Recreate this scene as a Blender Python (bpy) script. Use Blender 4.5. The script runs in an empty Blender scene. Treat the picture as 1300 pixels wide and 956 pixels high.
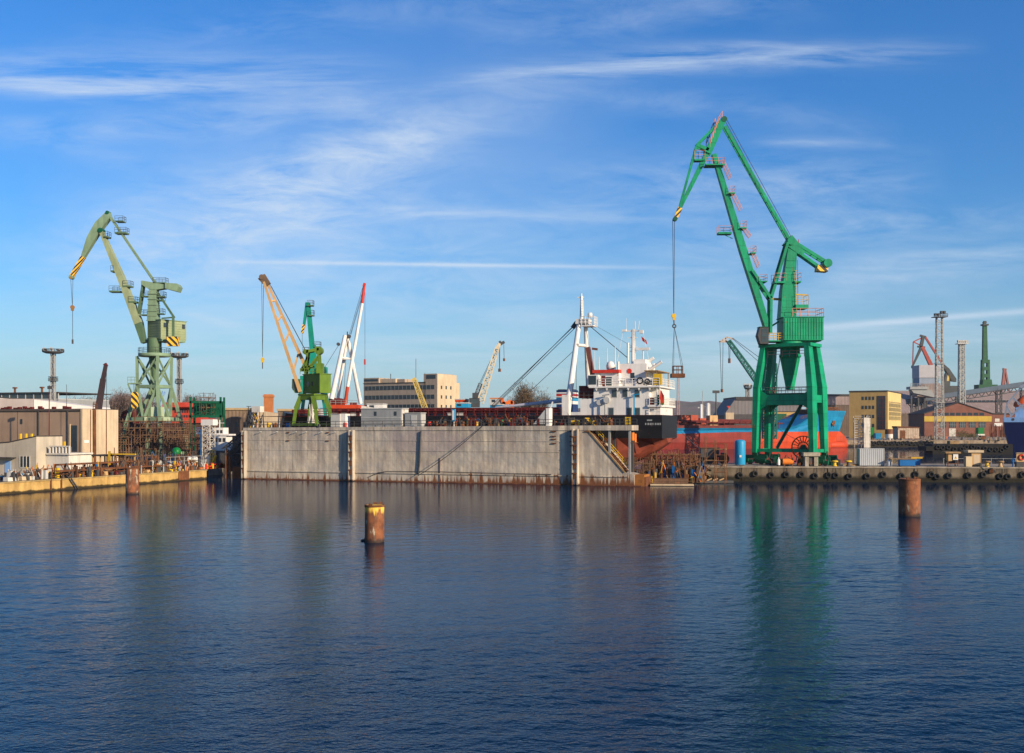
import bpy, bmesh, math, random
from mathutils import Vector, Matrix
R = math.radians
F, H, HZ = 1394.0, 10.0, 540.0
scene = bpy.context.scene
COL = scene.collection
YAW = R(-19.7)
CU, SU = math.cos(YAW), math.sin(YAW)
UX, VX = Vector((CU, SU, 0)), Vector((-SU, CU, 0))
DOCK0 = Vector((-50.0, 205.0, 0.0))
rnd = random.Random(7)

def W(px, py, Y):
    return Vector(((px - 650) / F * Y, Y, H - (py - HZ) / F * Y))
def G(u, v, z=0.0):
    return DOCK0 + UX * u + VX * v + Vector((0, 0, z))
def u_at(px, v):
    k = (px - 650) / F
    b = DOCK0 + VX * v
    return (k * b.y - b.x) / (CU - k * SU)
def decz(u):
    return 9.56 + 0.0062 * u
def V(*a):
    return Vector(a)

# ---------------------------------------------------------------- mesh builder
class MB:
    def __init__(s):
        s.v, s.f, s.s = [], [], []
    def add(s, vs, fs, sm=False):
        n = len(s.v)
        s.v += [tuple(q) for q in vs]
        for f in fs:
            s.f.append(tuple(i + n for i in f)); s.s.append(sm)
        return s
    def hexa(s, p):
        return s.add(p, [(0,3,2,1),(4,5,6,7),(0,1,5,4),(1,2,6,5),(2,3,7,6),(3,0,4,7)])
    def box(s, x0, x1, y0, y1, z0, z1):
        return s.hexa([(x0,y0,z0),(x1,y0,z0),(x1,y1,z0),(x0,y1,z0),(x0,y0,z1),(x1,y0,z1),(x1,y1,z1),(x0,y1,z1)])
    def beam(s, a, b, w, h=None, w2=None, h2=None):
        a, b = Vector(a), Vector(b)
        d = b - a
        if d.length < 1e-6: return s
        d.normalize()
        h = w if h is None else h
        w2 = w if w2 is None else w2
        h2 = h if h2 is None else h2
        ref = Vector((0,1,0)) if abs(d.y) < 0.95 else Vector((0,0,1))
        sd = d.cross(ref).normalized()
        o = sd.cross(d).normalized()
        p = []
        for c, ww, hh in ((a, w, h), (b, w2, h2)):
            p += [c - sd*ww/2 - o*hh/2, c + sd*ww/2 - o*hh/2, c + sd*ww/2 + o*hh/2, c - sd*ww/2 + o*hh/2]
        return s.hexa(p)
    def tube(s, a, b, r, r2=None, n=6, cap=True):
        a, b = Vector(a), Vector(b)
        d = b - a
        if d.length < 1e-6: return s
        d.normalize()
        r2 = r if r2 is None else r2
        ref = Vector((0,0,1)) if abs(d.z) < 0.9 else Vector((1,0,0))
        sd = d.cross(ref).normalized(); o = d.cross(sd).normalized()
        p = []
        for c, rr in ((a, r), (b, r2)):
            for k in range(n):
                t = 2*math.pi*k/n
                p.append(c + sd*math.cos(t)*rr + o*math.sin(t)*rr)
        s.add(p, [(k, n+k, n+(k+1) % n, (k+1) % n) for k in range(n)], True)
        if cap:
            s.add(p, [tuple(range(n)), tuple(range(2*n-1, n-1, -1))])
        return s
    def path(s, pts, r, n=5):
        for a, b in zip(pts, pts[1:]): s.tube(a, b, r, n=n)
        return s
    def sag(s, a, b, dz, r, n=10):
        a, b = Vector(a), Vector(b)
        pts = []
        for k in range(n+1):
            t = k/n
            q = a.lerp(b, t); q.z -= dz*4*t*(1-t); pts.append(q)
        return s.path(pts, r, 4)
    def prism(s, poly, y0, y1):
        n = len(poly)
        p = [(x, y0, z) for x, z in poly] + [(x, y1, z) for x, z in poly]
        return s.add(p, [tuple(range(n)), tuple(range(2*n-1, n-1, -1))] + [(k, n+k, n+(k+1) % n, (k+1) % n) for k in range(n)])
    def prismz(s, poly, z0, z1):
        n = len(poly)
        p = [(x, y, z0) for x, y in poly] + [(x, y, z1) for x, y in poly]
        return s.add(p, [tuple(range(n)), tuple(range(2*n-1, n-1, -1))] + [(k, n+k, n+(k+1) % n, (k+1) % n) for k in range(n)])
    def lathe(s, prof, n=24, c=(0,0,0), axis='z', smooth=True):
        vs = []
        for r, z in prof:
            for k in range(n):
                t = 2*math.pi*k/n
                x, y = r*math.cos(t), r*math.sin(t)
                q = (x, y, z) if axis == 'z' else ((x, z, y) if axis == 'y' else (z, x, y))
                vs.append((q[0]+c[0], q[1]+c[1], q[2]+c[2]))
        m = len(prof)
        s.add(vs, [(i*n+k, i*n+(k+1) % n, (i+1)*n+(k+1) % n, (i+1)*n+k) for i in range(m-1) for k in range(n)], smooth)
        s.add(vs, [tuple(range(n-1, -1, -1)), tuple(range((m-1)*n, m*n))])
        return s
    def ring(s, c, Rm, r, axis='y', n=20, m=8):
        vs, fs = [], []
        for i in range(n):
            t = 2*math.pi*i/n
            for j in range(m):
                q = 2*math.pi*j/m
                rr = Rm + r*math.cos(q); h = r*math.sin(q)
                x, y = rr*math.cos(t), rr*math.sin(t)
                p = (x, h, y) if axis == 'y' else ((x, y, h) if axis == 'z' else (h, x, y))
                vs.append((p[0]+c[0], p[1]+c[1], p[2]+c[2]))
        for i in range(n):
            for j in range(m):
                fs.append((i*m+j, ((i+1) % n)*m+j, ((i+1) % n)*m+(j+1) % m, i*m+(j+1) % m))
        return s.add(vs, fs, True)
    def rail(s, pts, h=1.1, step=1.6, r=0.045, bars=2):
        for a, b in zip(pts, pts[1:]):
            a, b = Vector(a), Vector(b)
            L = (b-a).length
            n = max(1, int(round(L/step)))
            for k in range(n+1):
                q = a.lerp(b, k/n)
                s.tube(q, q + V(0,0,h), r, n=4, cap=False)
            for j in range(bars):
                z = h*(j+1)/bars
                s.tube(a + V(0,0,z), b + V(0,0,z), r, n=4, cap=False)
        return s
    def lattice(s, a, b, w, d, n, c=0.12, br=0.07, w2=None, d2=None, tub=False):
        a, b = Vector(a), Vector(b)
        w2 = w if w2 is None else w2
        d2 = d if d2 is None else d2
        dr = (b-a).normalized()
        ref = Vector((0,1,0)) if abs(dr.y) < 0.95 else Vector((0,0,1))
        sd = dr.cross(ref).normalized(); o = sd.cross(dr).normalized()
        def cor(t, i):
            q = a.lerp(b, t); ww = w+(w2-w)*t; dd = d+(d2-d)*t
            sx, sy = ((-1,-1),(1,-1),(1,1),(-1,1))[i]
            return q + sd*ww/2*sx + o*dd/2*sy
        for i in range(4):
            s.beam(cor(0,i), cor(1,i), c)
        for k in range(n):
            t0, t1 = k/n, (k+1)/n
            for i in range(4):
                j = (i+1) % 4
                s.beam(cor(t1,i), cor(t1,j), br)
                if k % 2 == 0: s.beam(cor(t0,i), cor(t1,j), br)
                else: s.beam(cor(t0,j), cor(t1,i), br)
        return s
    def xform(s, M):
        s.v = [tuple(M @ Vector(q)) for q in s.v]; return s
    def split(s, name, mat, parent=None, pad=0.12):
        """one object per cluster of touching pieces"""
        par = list(range(len(s.v)))
        def fi(i):
            while par[i] != i: par[i] = par[par[i]]; i = par[i]
            return i
        for f in s.f:
            for i in f[1:]: par[fi(i)] = fi(f[0])
        isl = {}
        for k, f in enumerate(s.f): isl.setdefault(fi(f[0]), []).append(k)
        bx = []
        for fs in isl.values():
            ids = {i for k in fs for i in s.f[k]}
            bx.append([[min(s.v[i][a] for i in ids)-pad for a in range(3)], [max(s.v[i][a] for i in ids)+pad for a in range(3)], fs])
        cl = list(range(len(bx)))
        def fc(i):
            while cl[i] != i: i = cl[i]
            return i
        for i in range(len(bx)):
            for j in range(i):
                if fc(i) != fc(j) and all(bx[i][0][a] < bx[j][1][a] and bx[j][0][a] < bx[i][1][a] for a in range(3)): cl[fc(i)] = fc(j)
        gr = {}
        for i in range(len(bx)): gr.setdefault(fc(i), []).extend(bx[i][2])
        out = []
        for fs in gr.values():
            m = {}; b = MB()
            for k in fs:
                for i in s.f[k]:
                    if i not in m: m[i] = len(b.v); b.v.append(s.v[i])
                b.f.append(tuple(m[i] for i in s.f[k])); b.s.append(s.s[k])
            out.append(b.build(name, mat, parent))
        return out
    def build(s, name, mat, parent=None, loc=(0,0,0), rz=0.0):
        me = bpy.data.meshes.new(name)
        me.from_pydata(s.v, [], s.f)
        me.polygons.foreach_set('use_smooth', s.s)
        me.update()
        bm = bmesh.new(); bm.from_mesh(me)
        bmesh.ops.recalc_face_normals(bm, faces=bm.faces)
        bm.to_mesh(me); bm.free()
        o = bpy.data.objects.new(name, me)
        COL.objects.link(o)
        if mat: me.materials.append(mat)
        if parent: o.parent = parent
        o.location = loc; o.rotation_euler = (0, 0, rz)
        return o

def tag(o, label=None, cat=None, group=None, kind=None):
    if label: o['label'] = label
    if cat: o['category'] = cat
    if group: o['group'] = group
    if kind: o['kind'] = kind
    return o
def thing(name, label, cat, loc=(0,0,0), rz=0.0, group=None):
    o = bpy.data.objects.new(name, None); COL.objects.link(o)
    o.empty_display_size = 0.5
    o.location = loc; o.rotation_euler = (0,0,rz)
    return tag(o, label, cat, group)
def dup(o, loc, rz=None, label=None):
    def cp(x, par):
        c = x.copy(); COL.objects.link(c)
        if par: c.parent = par
        for ch in [q for q in kids.get(x.name, [])]: cp(ch, c)
        return c
    kids = {}
    for q in list(COL.objects):
        if q.parent: kids.setdefault(q.parent.name, []).append(q)
    c = cp(o, None); c.location = loc
    if rz is not None: c.rotation_euler = (0,0,rz)
    if label: c['label'] = label
    return c

# ---------------------------------------------------------------- materials
class NT:
    def __init__(s, tree): s.t = tree; s.N = tree.nodes; s.L = tree.links
    def n(s, typ, **kw):
        x = s.N.new(typ)
        for k, v in kw.items(): setattr(x, k, v)
        return x
    def put(s, sock, v):
        if isinstance(v, bpy.types.NodeSocket): s.L.new(v, sock)
        elif v is not None:
            sock.default_value = v
    def m(s, op, a, b=None, c=None, clamp=False):
        x = s.n('ShaderNodeMath', operation=op, use_clamp=clamp)
        s.put(x.inputs[0], a)
        if b is not None: s.put(x.inputs[1], b)
        if c is not None: s.put(x.inputs[2], c)
        return x.outputs[0]
    def noise(s, vec, scale, detail=5, rough=0.55, dist=0.0):
        x = s.n('ShaderNodeTexNoise')
        if vec is not None: s.L.new(vec, x.inputs['Vector'])
        x.inputs['Scale'].default_value = scale; x.inputs['Detail'].default_value = detail
        x.inputs['Roughness'].default_value = rough; x.inputs['Distortion'].default_value = dist
        return x.outputs[0]
    def map(s, vec, sc=(1,1,1), loc=(0,0,0), rot=(0,0,0)):
        x = s.n('ShaderNodeMapping'); s.L.new(vec, x.inputs[0])
        x.inputs['Location'].default_value = loc; x.inputs['Rotation'].default_value = rot; x.inputs['Scale'].default_value = sc
        return x.outputs[0]
    def rng(s, v, a, b, c=0.0, d=1.0):
        x = s.n('ShaderNodeMapRange', clamp=True)
        s.put(x.inputs[0], v)
        for i, q in enumerate((a, b, c, d)): x.inputs[i+1].default_value = q
        return x.outputs[0]
    def mix(s, f, a, b, mode='MIX'):
        x = s.n('ShaderNodeMix', data_type='RGBA', blend_type=mode)
        s.put(x.inputs[0], f)
        for sock, q in ((x.inputs[6], a), (x.inputs[7], b)):
            if isinstance(q, bpy.types.NodeSocket): s.L.new(q, sock)
            else: sock.default_value = (*q, 1.0) if len(q) == 3 else q
        return x.outputs[2]

def newmat(name):
    m = bpy.data.materials.new(name); m.use_nodes = True
    t = NT(m.node_tree); b = m.node_tree.nodes['Principled BSDF']
    return m, t, b
RUST = (0.13, 0.047, 0.018)
def sc3(c, k): return tuple(min(1.0, x*k) for x in c)
MATS = {}
def paint(name, col, rough=0.5, var=0.22, rust=0.0, dirt=0.25, scale=0.35, corr=0.0, corr_axis=0, bump=0.015, spec=0.22, corr_h=0.06, plank=None):
    if name in MATS: return MATS[name]
    m, t, b = newmat(name)
    pos = t.n('ShaderNodeNewGeometry').outputs['Position']
    n1 = t.noise(pos, scale, 6, 0.62)
    c = t.mix(t.rng(n1, 0.3, 0.7), sc3(col, 1-var), sc3(col, 1+var*0.6))
    st = t.noise(t.map(pos, (1.3, 1.3, 0.10)), 1.0, 4, 0.6)
    c = t.mix(t.m('MULTIPLY', t.rng(st, 0.48, 0.72), dirt), c, sc3(col, 0.42))
    if plank:
        ob2 = t.n('ShaderNodeTexCoord').outputs['Object']
        s2 = t.n('ShaderNodeSeparateXYZ'); t.L.new(ob2, s2.inputs[0])
        c2 = t.n('ShaderNodeCombineXYZ'); t.L.new(t.m('ADD', s2.outputs[0], t.m('MULTIPLY', s2.outputs[1], 0.37)), c2.inputs[0]); t.L.new(s2.outputs[2], c2.inputs[1])
        bk = t.n('ShaderNodeTexBrick'); t.L.new(c2.outputs[0], bk.inputs['Vector'])
        bk.inputs['Scale'].default_value = 1.0; bk.inputs['Brick Width'].default_value = plank[0]; bk.inputs['Row Height'].default_value = plank[1]; bk.inputs['Mortar Size'].default_value = plank[1]*0.022
        bk.inputs['Color1'].default_value = (0.80,0.80,0.82,1); bk.inputs['Color2'].default_value = (1.1,1.08,1.06,1); bk.inputs['Mortar'].default_value = (0.62,0.58,0.55,1)
        c = t.mix(0.8, c, bk.outputs[0], 'MULTIPLY')
    rgh = rough
    if rust > 0:
        n2 = t.noise(pos, 0.9, 8, 0.68)
        st2 = t.noise(t.map(pos, (1.8, 1.8, 0.16)), 1.0, 5, 0.62)
        rr = t.m('ADD', t.m('MULTIPLY', n2, 0.6), t.m('MULTIPLY', st2, 0.4))
        th = 0.66 - 0.26*rust
        f = t.rng(rr, th, th+0.07)
        rc = t.mix(t.noise(pos, 3.0, 4), RUST, (0.25, 0.10, 0.04))
        c = t.mix(f, c, rc)
        rgh = t.rng(f, 0, 1, rough, 0.9)
    t.L.new(c, b.inputs['Base Color'])
    t.put(b.inputs['Roughness'], rgh)
    b.inputs['Specular IOR Level'].default_value = spec
    hgt = t.m('MULTIPLY', n1, bump*4)
    if corr > 0:
        ob = t.n('ShaderNodeTexCoord').outputs['Object']
        sp = t.n('ShaderNodeSeparateXYZ'); t.L.new(ob, sp.inputs[0])
        if corr_axis == 3: q = t.m('ADD', sp.outputs[0], sp.outputs[1])
        else: q = sp.outputs[corr_axis]
        w = t.m('SINE', t.m('MULTIPLY', q, 2*math.pi/corr))
        hgt = t.m('ADD', hgt, t.m('MULTIPLY', w, corr_h))
    bp = t.n('ShaderNodeBump'); bp.inputs['Strength'].default_value = 0.6; bp.inputs['Distance'].default_value = 1.0
    t.L.new(hgt, bp.inputs['Height']); t.L.new(bp.outputs[0], b.inputs['Normal'])
    MATS[name] = m
    return m
def hazard(name, a=(0.85, 0.48, 0.03), b2=(0.02, 0.02, 0.02), period=1.1, sgn=1.0):
    if name in MATS: return MATS[name]
    m, t, b = newmat(name)
    sp = t.n('ShaderNodeSeparateXYZ'); t.L.new(t.n('ShaderNodeTexCoord').outputs['Object'], sp.inputs[0])
    q = t.m('FRACT', t.m('DIVIDE', t.m('ADD', t.m('MULTIPLY', t.m('ADD', sp.outputs[0], sp.outputs[1]), sgn), sp.outputs[2]), period))
    c = t.mix(t.m('GREATER_THAN', q, 0.5), a, b2)
    pos = t.n('ShaderNodeNewGeometry').outputs['Position']
    c = t.mix(t.rng(t.noise(pos, 1.2, 5), 0.52, 0.75, 0, 0.6), c, (0.10, 0.05, 0.03))
    t.L.new(c, b.inputs['Base Color']); b.inputs['Roughness'].default_value = 0.6
    MATS[name] = m; return m
def glass(name, col=(0.02, 0.028, 0.035), rough=0.12):
    if name in MATS: return MATS[name]
    m, t, b = newmat(name)
    pos = t.n('ShaderNodeNewGeometry').outputs['Position']
    c = t.mix(t.noise(pos, 0.7, 2), sc3(col, 0.5), sc3(col, 1.8))
    t.L.new(c, b.inputs['Base Color']); b.inputs['Roughness'].default_value = rough
    MATS[name] = m; return m
def concrete(name, col, algae=True, zlev=0.7, stain=0.6):
    if name in MATS: return MATS[name]
    m, t, b = newmat(name)
    pos = t.n('ShaderNodeNewGeometry').outputs['Position']
    n1 = t.noise(pos, 0.5, 8, 0.66); n2 = t.noise(t.map(pos, (0.9, 0.9, 0.12)), 1.0, 5, 0.6)
    c = t.mix(t.rng(n1, 0.3, 0.7), sc3(col, 0.62), sc3(col, 1.2))
    c = t.mix(t.m('MULTIPLY', t.rng(n2, 0.46, 0.68), stain), c, sc3((col[0], col[1]*0.9, col[2]*0.8), 0.4))
    n4 = t.noise(pos, 1.7, 6, 0.7)
    c = t.mix(t.rng(n4, 0.62, 0.72, 0, 0.7), c, sc3(RUST, 1.1))
    if algae:
        sp = t.n('ShaderNodeSeparateXYZ'); t.L.new(pos, sp.inputs[0])
        zz = t.m('ADD', sp.outputs[2], t.m('MULTIPLY', t.m('SUBTRACT', n1, 0.5), 0.9))
        c = t.mix(t.rng(zz, zlev*0.55, zlev, 0.93, 0.0), c, (0.012, 0.012, 0.008))
    t.L.new(c, b.inputs['Base Color']); b.inputs['Roughness'].default_value = 0.9
    b.inputs['Specular IOR Level'].default_value = 0.2
    bp = t.n('ShaderNodeBump'); bp.inputs['Strength'].default_value = 0.7; bp.inputs['Distance'].default_value = 0.25
    t.L.new(n1, bp.inputs['Height']); t.L.new(bp.outputs[0], b.inputs['Normal'])
    MATS[name] = m; return m
def brick(name, c1, c2, mort, sx=0.5):
    if name in MATS: return MATS[name]
    m, t, b = newmat(name)
    ob = t.n('ShaderNodeTexCoord').outputs['Object']
    pos = t.n('ShaderNodeNewGeometry').outputs['Position']
    sp = t.n('ShaderNodeSeparateXYZ'); t.L.new(ob, sp.inputs[0])
    cb = t.n('ShaderNodeCombineXYZ'); t.L.new(t.m('ADD', sp.outputs[0], sp.outputs[1]), cb.inputs[0]); t.L.new(sp.outputs[2], cb.inputs[1])
    br = t.n('ShaderNodeTexBrick'); t.L.new(cb.outputs[0], br.inputs['Vector'])
    br.inputs['Color1'].default_value = (*c1, 1); br.inputs['Color2'].default_value = (*c2, 1); br.inputs['Mortar'].default_value = (*mort, 1)
    br.inputs['Scale'].default_value = 1.0; br.inputs['Brick Width'].default_value = sx; br.inputs['Row Height'].default_value = sx*0.3; br.inputs['Mortar Size'].default_value = 0.012
    c = t.mix(t.rng(t.noise(pos, 0.25, 6, 0.65), 0.35, 0.7, 0, 0.6), br.outputs[0], sc3(c1, 0.45))
    t.L.new(c, b.inputs['Base Color']); b.inputs['Roughness'].default_value = 0.9
    MATS[name] = m; return m

def dock_material():
    m, t, b = newmat('dock_plating')
    pos = t.n('ShaderNodeNewGeometry').outputs['Position']
    ob = t.n('ShaderNodeTexCoord').outputs['Object']
    sp = t.n('ShaderNodeSeparateXYZ'); t.L.new(ob, sp.inputs[0])
    x, z = sp.outputs[0], sp.outputs[2]
    base = (0.62, 0.53, 0.40)
    n1 = t.noise(pos, 0.16, 6, 0.62)
    c = t.mix(t.rng(n1, 0.32, 0.68), sc3(base, 0.80), sc3(base, 1.12))
    # plates: strakes with slightly different greys
    cb = t.n('ShaderNodeCombineXYZ'); t.L.new(x, cb.inputs[0]); t.L.new(z, cb.inputs[1])
    br = t.n('ShaderNodeTexBrick'); t.L.new(cb.outputs[0], br.inputs['Vector'])
    br.inputs['Scale'].default_value = 1.0; br.inputs['Brick Width'].default_value = 6.2; br.inputs['Row Height'].default_value = 1.9
    br.inputs['Mortar Size'].default_value = 0.03; br.inputs['Bias'].default_value = 0.0
    br.inputs['Color1'].default_value = (0.88,0.88,0.88,1); br.inputs['Color2'].default_value = (1.06,1.05,1.02,1); br.inputs['Mortar'].default_value = (0.72,0.70,0.66,1)
    c = t.mix(0.65, c, br.outputs[0], 'MULTIPLY')
    tp = t.noise(t.map(ob, (0.9, 0.9, 0.045), (2, 0, 9)), 1.0, 6, 0.65)
    c = t.mix(t.m('MULTIPLY', t.rng(tp, 0.42, 0.62), t.rng(z, 2.5, 8.0, 0.3, 1.0)), c, (0.215, 0.185, 0.155))
    # vertical weathering streaks
    st = t.noise(t.map(ob, (1.1, 1.1, 0.07)), 1.0, 6, 0.62)
    c = t.mix(t.rng(st, 0.43, 0.66, 0, 0.72), c, (0.205, 0.18, 0.145))
    bl = t.noise(t.map(ob, (0.35, 0.35, 0.2), (11, 0, 4)), 1.0, 7, 0.7)
    c = t.mix(t.rng(bl, 0.45, 0.64, 0, 0.75), c, (0.25, 0.205, 0.18))
    b2 = t.noise(t.map(ob, (0.12, 0.12, 0.3), (31, 0, 14)), 1.0, 5, 0.6)
    c = t.mix(t.rng(b2, 0.45, 0.62, 0, 0.4), c, (0.33, 0.32, 0.30))
    st2 = t.noise(t.map(ob, (3.1, 3.1, 0.11), (7, 0, 3)), 1.0, 4, 0.6)
    c = t.mix(t.rng(st2, 0.52, 0.72, 0, 0.35), c, (0.50, 0.47, 0.41))
    # mauve primer patch
    dx = t.m('DIVIDE', t.m('SUBTRACT', x, 37.0), 9.0); dz = t.m('DIVIDE', t.m('SUBTRACT', z, 7.2), 2.4)
    rr = t.m('ADD', t.m('MULTIPLY', dx, dx), t.m('MULTIPLY', dz, dz))
    rr = t.m('ADD', rr, t.m('MULTIPLY', t.m('SUBTRACT', t.noise(t.map(ob, (0.5, 0.5, 0.25)), 1.0, 5, 0.6), 0.5), 2.2))
    c = t.mix(t.rng(rr, 0.55, 0.95, 0.60, 0.0), c, (0.285, 0.235, 0.225))
    # rust runs near the waterline: dense to the right end
    rn = t.noise(t.map(ob, (1.15, 1.15, 0.02), (3, 0, 0)), 1.0, 3, 0.7)
    rn2 = t.noise(pos, 1.3, 6, 0.7)
    xr = t.rng(x, 25, 62, -0.01, 0.085)
    env = t.rng(t.m('ADD', z, t.m('MULTIPLY', t.m('SUBTRACT', rn2, 0.5), 1.2)), 0.35, 3.0, 0.245, 0.0)
    f = t.rng(t.m('ADD', rn, t.m('ADD', t.m('ADD', env, xr), t.m('MULTIPLY', t.m('SUBTRACT', rn2, 0.5), 0.12))), 0.73, 0.80)
    f = t.m('MULTIPLY', f, t.rng(z, 2.2, 3.2, 1.0, 0.0))
    c = t.mix(f, c, (0.15, 0.055, 0.02))
    low = t.rng(t.m('ADD', z, t.m('MULTIPLY', t.m('SUBTRACT', rn2, 0.5), 1.3)), 0.06, 0.34, 1.0, 0.0)
    c = t.mix(low, c, (0.13, 0.048, 0.017))
    low2 = t.rng(t.m('ADD', z, t.m('MULTIPLY', t.m('SUBTRACT', rn2, 0.5), 0.3)), 0.08, 0.2, 1.0, 0.0)
    c = t.mix(low2, c, (0.02, 0.012, 0.008))
    sp1 = t.noise(ob, 0.55, 7, 0.72)
    c = t.mix(t.rng(sp1, 0.66, 0.71), c, (0.16, 0.06, 0.025))
    rs = t.noise(t.map(ob, (1.6, 1.6, 0.05), (17, 0, 5)), 1.0, 5, 0.7)
    c = t.mix(t.rng(rs, 0.64, 0.72, 0, 0.6), c, (0.22, 0.10, 0.05))
    t.L.new(c, b.inputs['Base Color']); b.inputs['Roughness'].default_value = 0.62
    b.inputs['Specular IOR Level'].default_value = 0.3
    hg = t.m('ADD', t.m('MULTIPLY', t.noise(pos, 0.42, 3, 0.5), 0.8), t.m('MULTIPLY', t.m('SINE', t.m('MULTIPLY', x, 2*math.pi/0.75)), 0.010))
    bp = t.n('ShaderNodeBump'); bp.inputs['Strength'].default_value = 0.5; bp.inputs['Distance'].default_value = 0.5
    t.L.new(hg, bp.inputs['Height']); t.L.new(bp.outputs[0], b.inputs['Normal'])
    return m

def piling_material(name, yellow=0.0):
    m, t, b = newmat(name)
    ob = t.n('ShaderNodeTexCoord').outputs['Object']
    pos = t.n('ShaderNodeNewGeometry').outputs['Position']
    sp = t.n('ShaderNodeSeparateXYZ'); t.L.new(ob, sp.inputs[0]); z = sp.outputs[2]
    n1 = t.noise(pos, 1.5, 8, 0.7); st = t.noise(t.map(pos, (2.2, 2.2, 0.35)), 1.0, 6, 0.65)
    c = t.mix(t.rng(n1, 0.3, 0.7), (0.10, 0.032, 0.013), (0.30, 0.105, 0.035))
    c = t.mix(t.rng(st, 0.50, 0.62), c, (0.085, 0.04, 0.025))
    c = t.mix(t.rng(t.m('ADD', st, t.m('MULTIPLY', n1, 0.4)), 0.78, 0.86), c, (0.42, 0.36, 0.26))
    if yellow > 0:
        zz = t.m('ADD', z, t.m('MULTIPLY', t.m('SUBTRACT', st, 0.5), 3.2))
        c = t.mix(t.rng(zz, yellow-0.25, yellow+0.1), c, (0.72, 0.45, 0.06))
    c = t.mix(t.rng(t.m('ADD', z, t.m('MULTIPLY', t.m('SUBTRACT', n1, 0.5), 0.6)), 0.15, 0.45, 0.9, 0.0), c, (0.015, 0.012, 0.01))
    t.L.new(c, b.inputs['Base Color']); b.inputs['Roughness'].default_value = 0.85
    bp = t.n('ShaderNodeBump'); bp.inputs['Strength'].default_value = 0.8; bp.inputs['Distance'].default_value = 0.08
    t.L.new(n1, bp.inputs['Height']); t.L.new(bp.outputs[0], b.inputs['Normal'])
    return m

def water_material():
    m, t, b = newmat('harbour_water')
    pos = t.n('ShaderNodeNewGeometry').outputs['Position']
    sp = t.n('ShaderNodeSeparateXYZ'); t.L.new(pos, sp.inputs[0])
    b.inputs['Base Color'].default_value = (0.001, 0.007, 0.016, 1)
    b.inputs['IOR'].default_value = 1.333
    b.inputs['Specular IOR Level'].default_value = 0.5
    p1 = t.map(pos, (0.72, 1.0, 1), rot=(0, 0, R(-14)))
    w1 = t.noise(p1, 2.4, 3, 0.55, 0.25)
    w2 = t.noise(t.map(pos, (0.8, 1.0, 1), (3, 9, 0), (0, 0, R(20))), 5.6, 2, 0.5)
    w3 = t.noise(t.map(pos, (0.6, 1.0, 1), (30, 9, 0), (0, 0, R(-24))), 0.8, 2, 0.5)
    patch = t.noise(t.map(pos, (0.35, 1.0, 1), rot=(0, 0, R(-8))), 0.035, 3, 0.55)
    calm = t.m('MULTIPLY', t.m('MINIMUM', 1.0, t.m('POWER', t.m('DIVIDE', 52.0, t.m('MAXIMUM', sp.outputs[1], 10.0)), 1.2)), t.rng(patch, 0.33, 0.66, 0.55, 1.25))
    t.L.new(t.m('MULTIPLY', t.rng(sp.outputs[1], 62, 170, 0.03, 0.01), t.rng(patch, 0.33, 0.66, 0.8, 1.15)), b.inputs['Roughness'])
    hgt = t.m('ADD', t.m('ADD', t.m('MULTIPLY', w1, 0.034), t.m('MULTIPLY', w2, 0.030)), t.m('MULTIPLY', w3, 0.012))
    bp = t.n('ShaderNodeBump'); bp.inputs['Distance'].default_value = 1.0
    t.L.new(calm, bp.inputs['Strength']); t.L.new(hgt, bp.inputs['Height']); t.L.new(bp.outputs[0], b.inputs['Normal'])
    df = t.n('ShaderNodeBsdfDiffuse'); df.inputs['Color'].default_value = (0.001, 0.018, 0.050, 1)
    mx = t.n('ShaderNodeMixShader'); mx.inputs[0].default_value = 0.30
    t.L.new(b.outputs[0], mx.inputs[1]); t.L.new(df.outputs[0], mx.inputs[2]); t.L.new(mx.outputs[0], t.N['Material Output'].inputs['Surface'])
    return m
SKY_SAT, SKY_HUE = 1.32, 0.5
WAVE_AMP = 1.0
HAZE = 0.00004
SKY_TINT = (0.84, 0.93, 1.16)
SKY_LOW = (0.44, 0.745, 0.98)
SKY_HOR = (3.25, 4.1, 4.8)
CLOUD_COL = (4.6, 5.4, 6.4)
# ---------------------------------------------------------------- camera, world, sun
cam = bpy.data.cameras.new('camera'); co = bpy.data.objects.new('camera', cam); COL.objects.link(co)
co.location = (0, 0, H); co.rotation_euler = (R(90), 0, 0)
cam.sensor_width = 36.0; cam.lens = 36.0*F/1300.0; cam.shift_y = (HZ-478.0)/1300.0
cam.clip_start = 0.5; cam.clip_end = 20000
scene.camera = co
SUN_AZ, SUN_EL = R(48), R(20)      # to the right of straight behind the camera
sund = Vector((math.sin(SUN_AZ)*math.cos(SUN_EL), -math.cos(SUN_AZ)*math.cos(SUN_EL), math.sin(SUN_EL)))
sl = bpy.data.lights.new('sun', 'SUN'); so = bpy.data.objects.new('sun', sl); COL.objects.link(so)
sl.energy = 5.0; sl.angle = R(0.5); sl.color = (1.0, 0.81, 0.58)
so.rotation_euler = sund.to_track_quat('Z', 'Y').to_euler(); so.location = sund*200
scene.view_settings.view_transform = 'Standard'; scene.view_settings.look = 'None'
scene.view_settings.exposure = 0.5; scene.view_settings.gamma = 1.0; scene.view_settings.use_curve_mapping = False
wd = bpy.data.worlds.new('World'); scene.world = wd; wd.use_nodes = True
t = NT(wd.node_tree); t.N.clear()
out = t.n('ShaderNodeOutputWorld'); bg = t.n('ShaderNodeBackground'); t.L.new(bg.outputs[0], out.inputs[0])
sky = t.n('ShaderNodeTexSky', sky_type='NISHITA'); sky.sun_disc = False
sky.sun_elevation = SUN_EL; sky.sun_rotation = math.atan2(sund.x, sund.y)
sky.altitude = 0; sky.air_density = 1.0; sky.dust_density = 0.6; sky.ozone_density = 3.0
dirv = t.n('ShaderNodeTexCoord').outputs['Generated']
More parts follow.
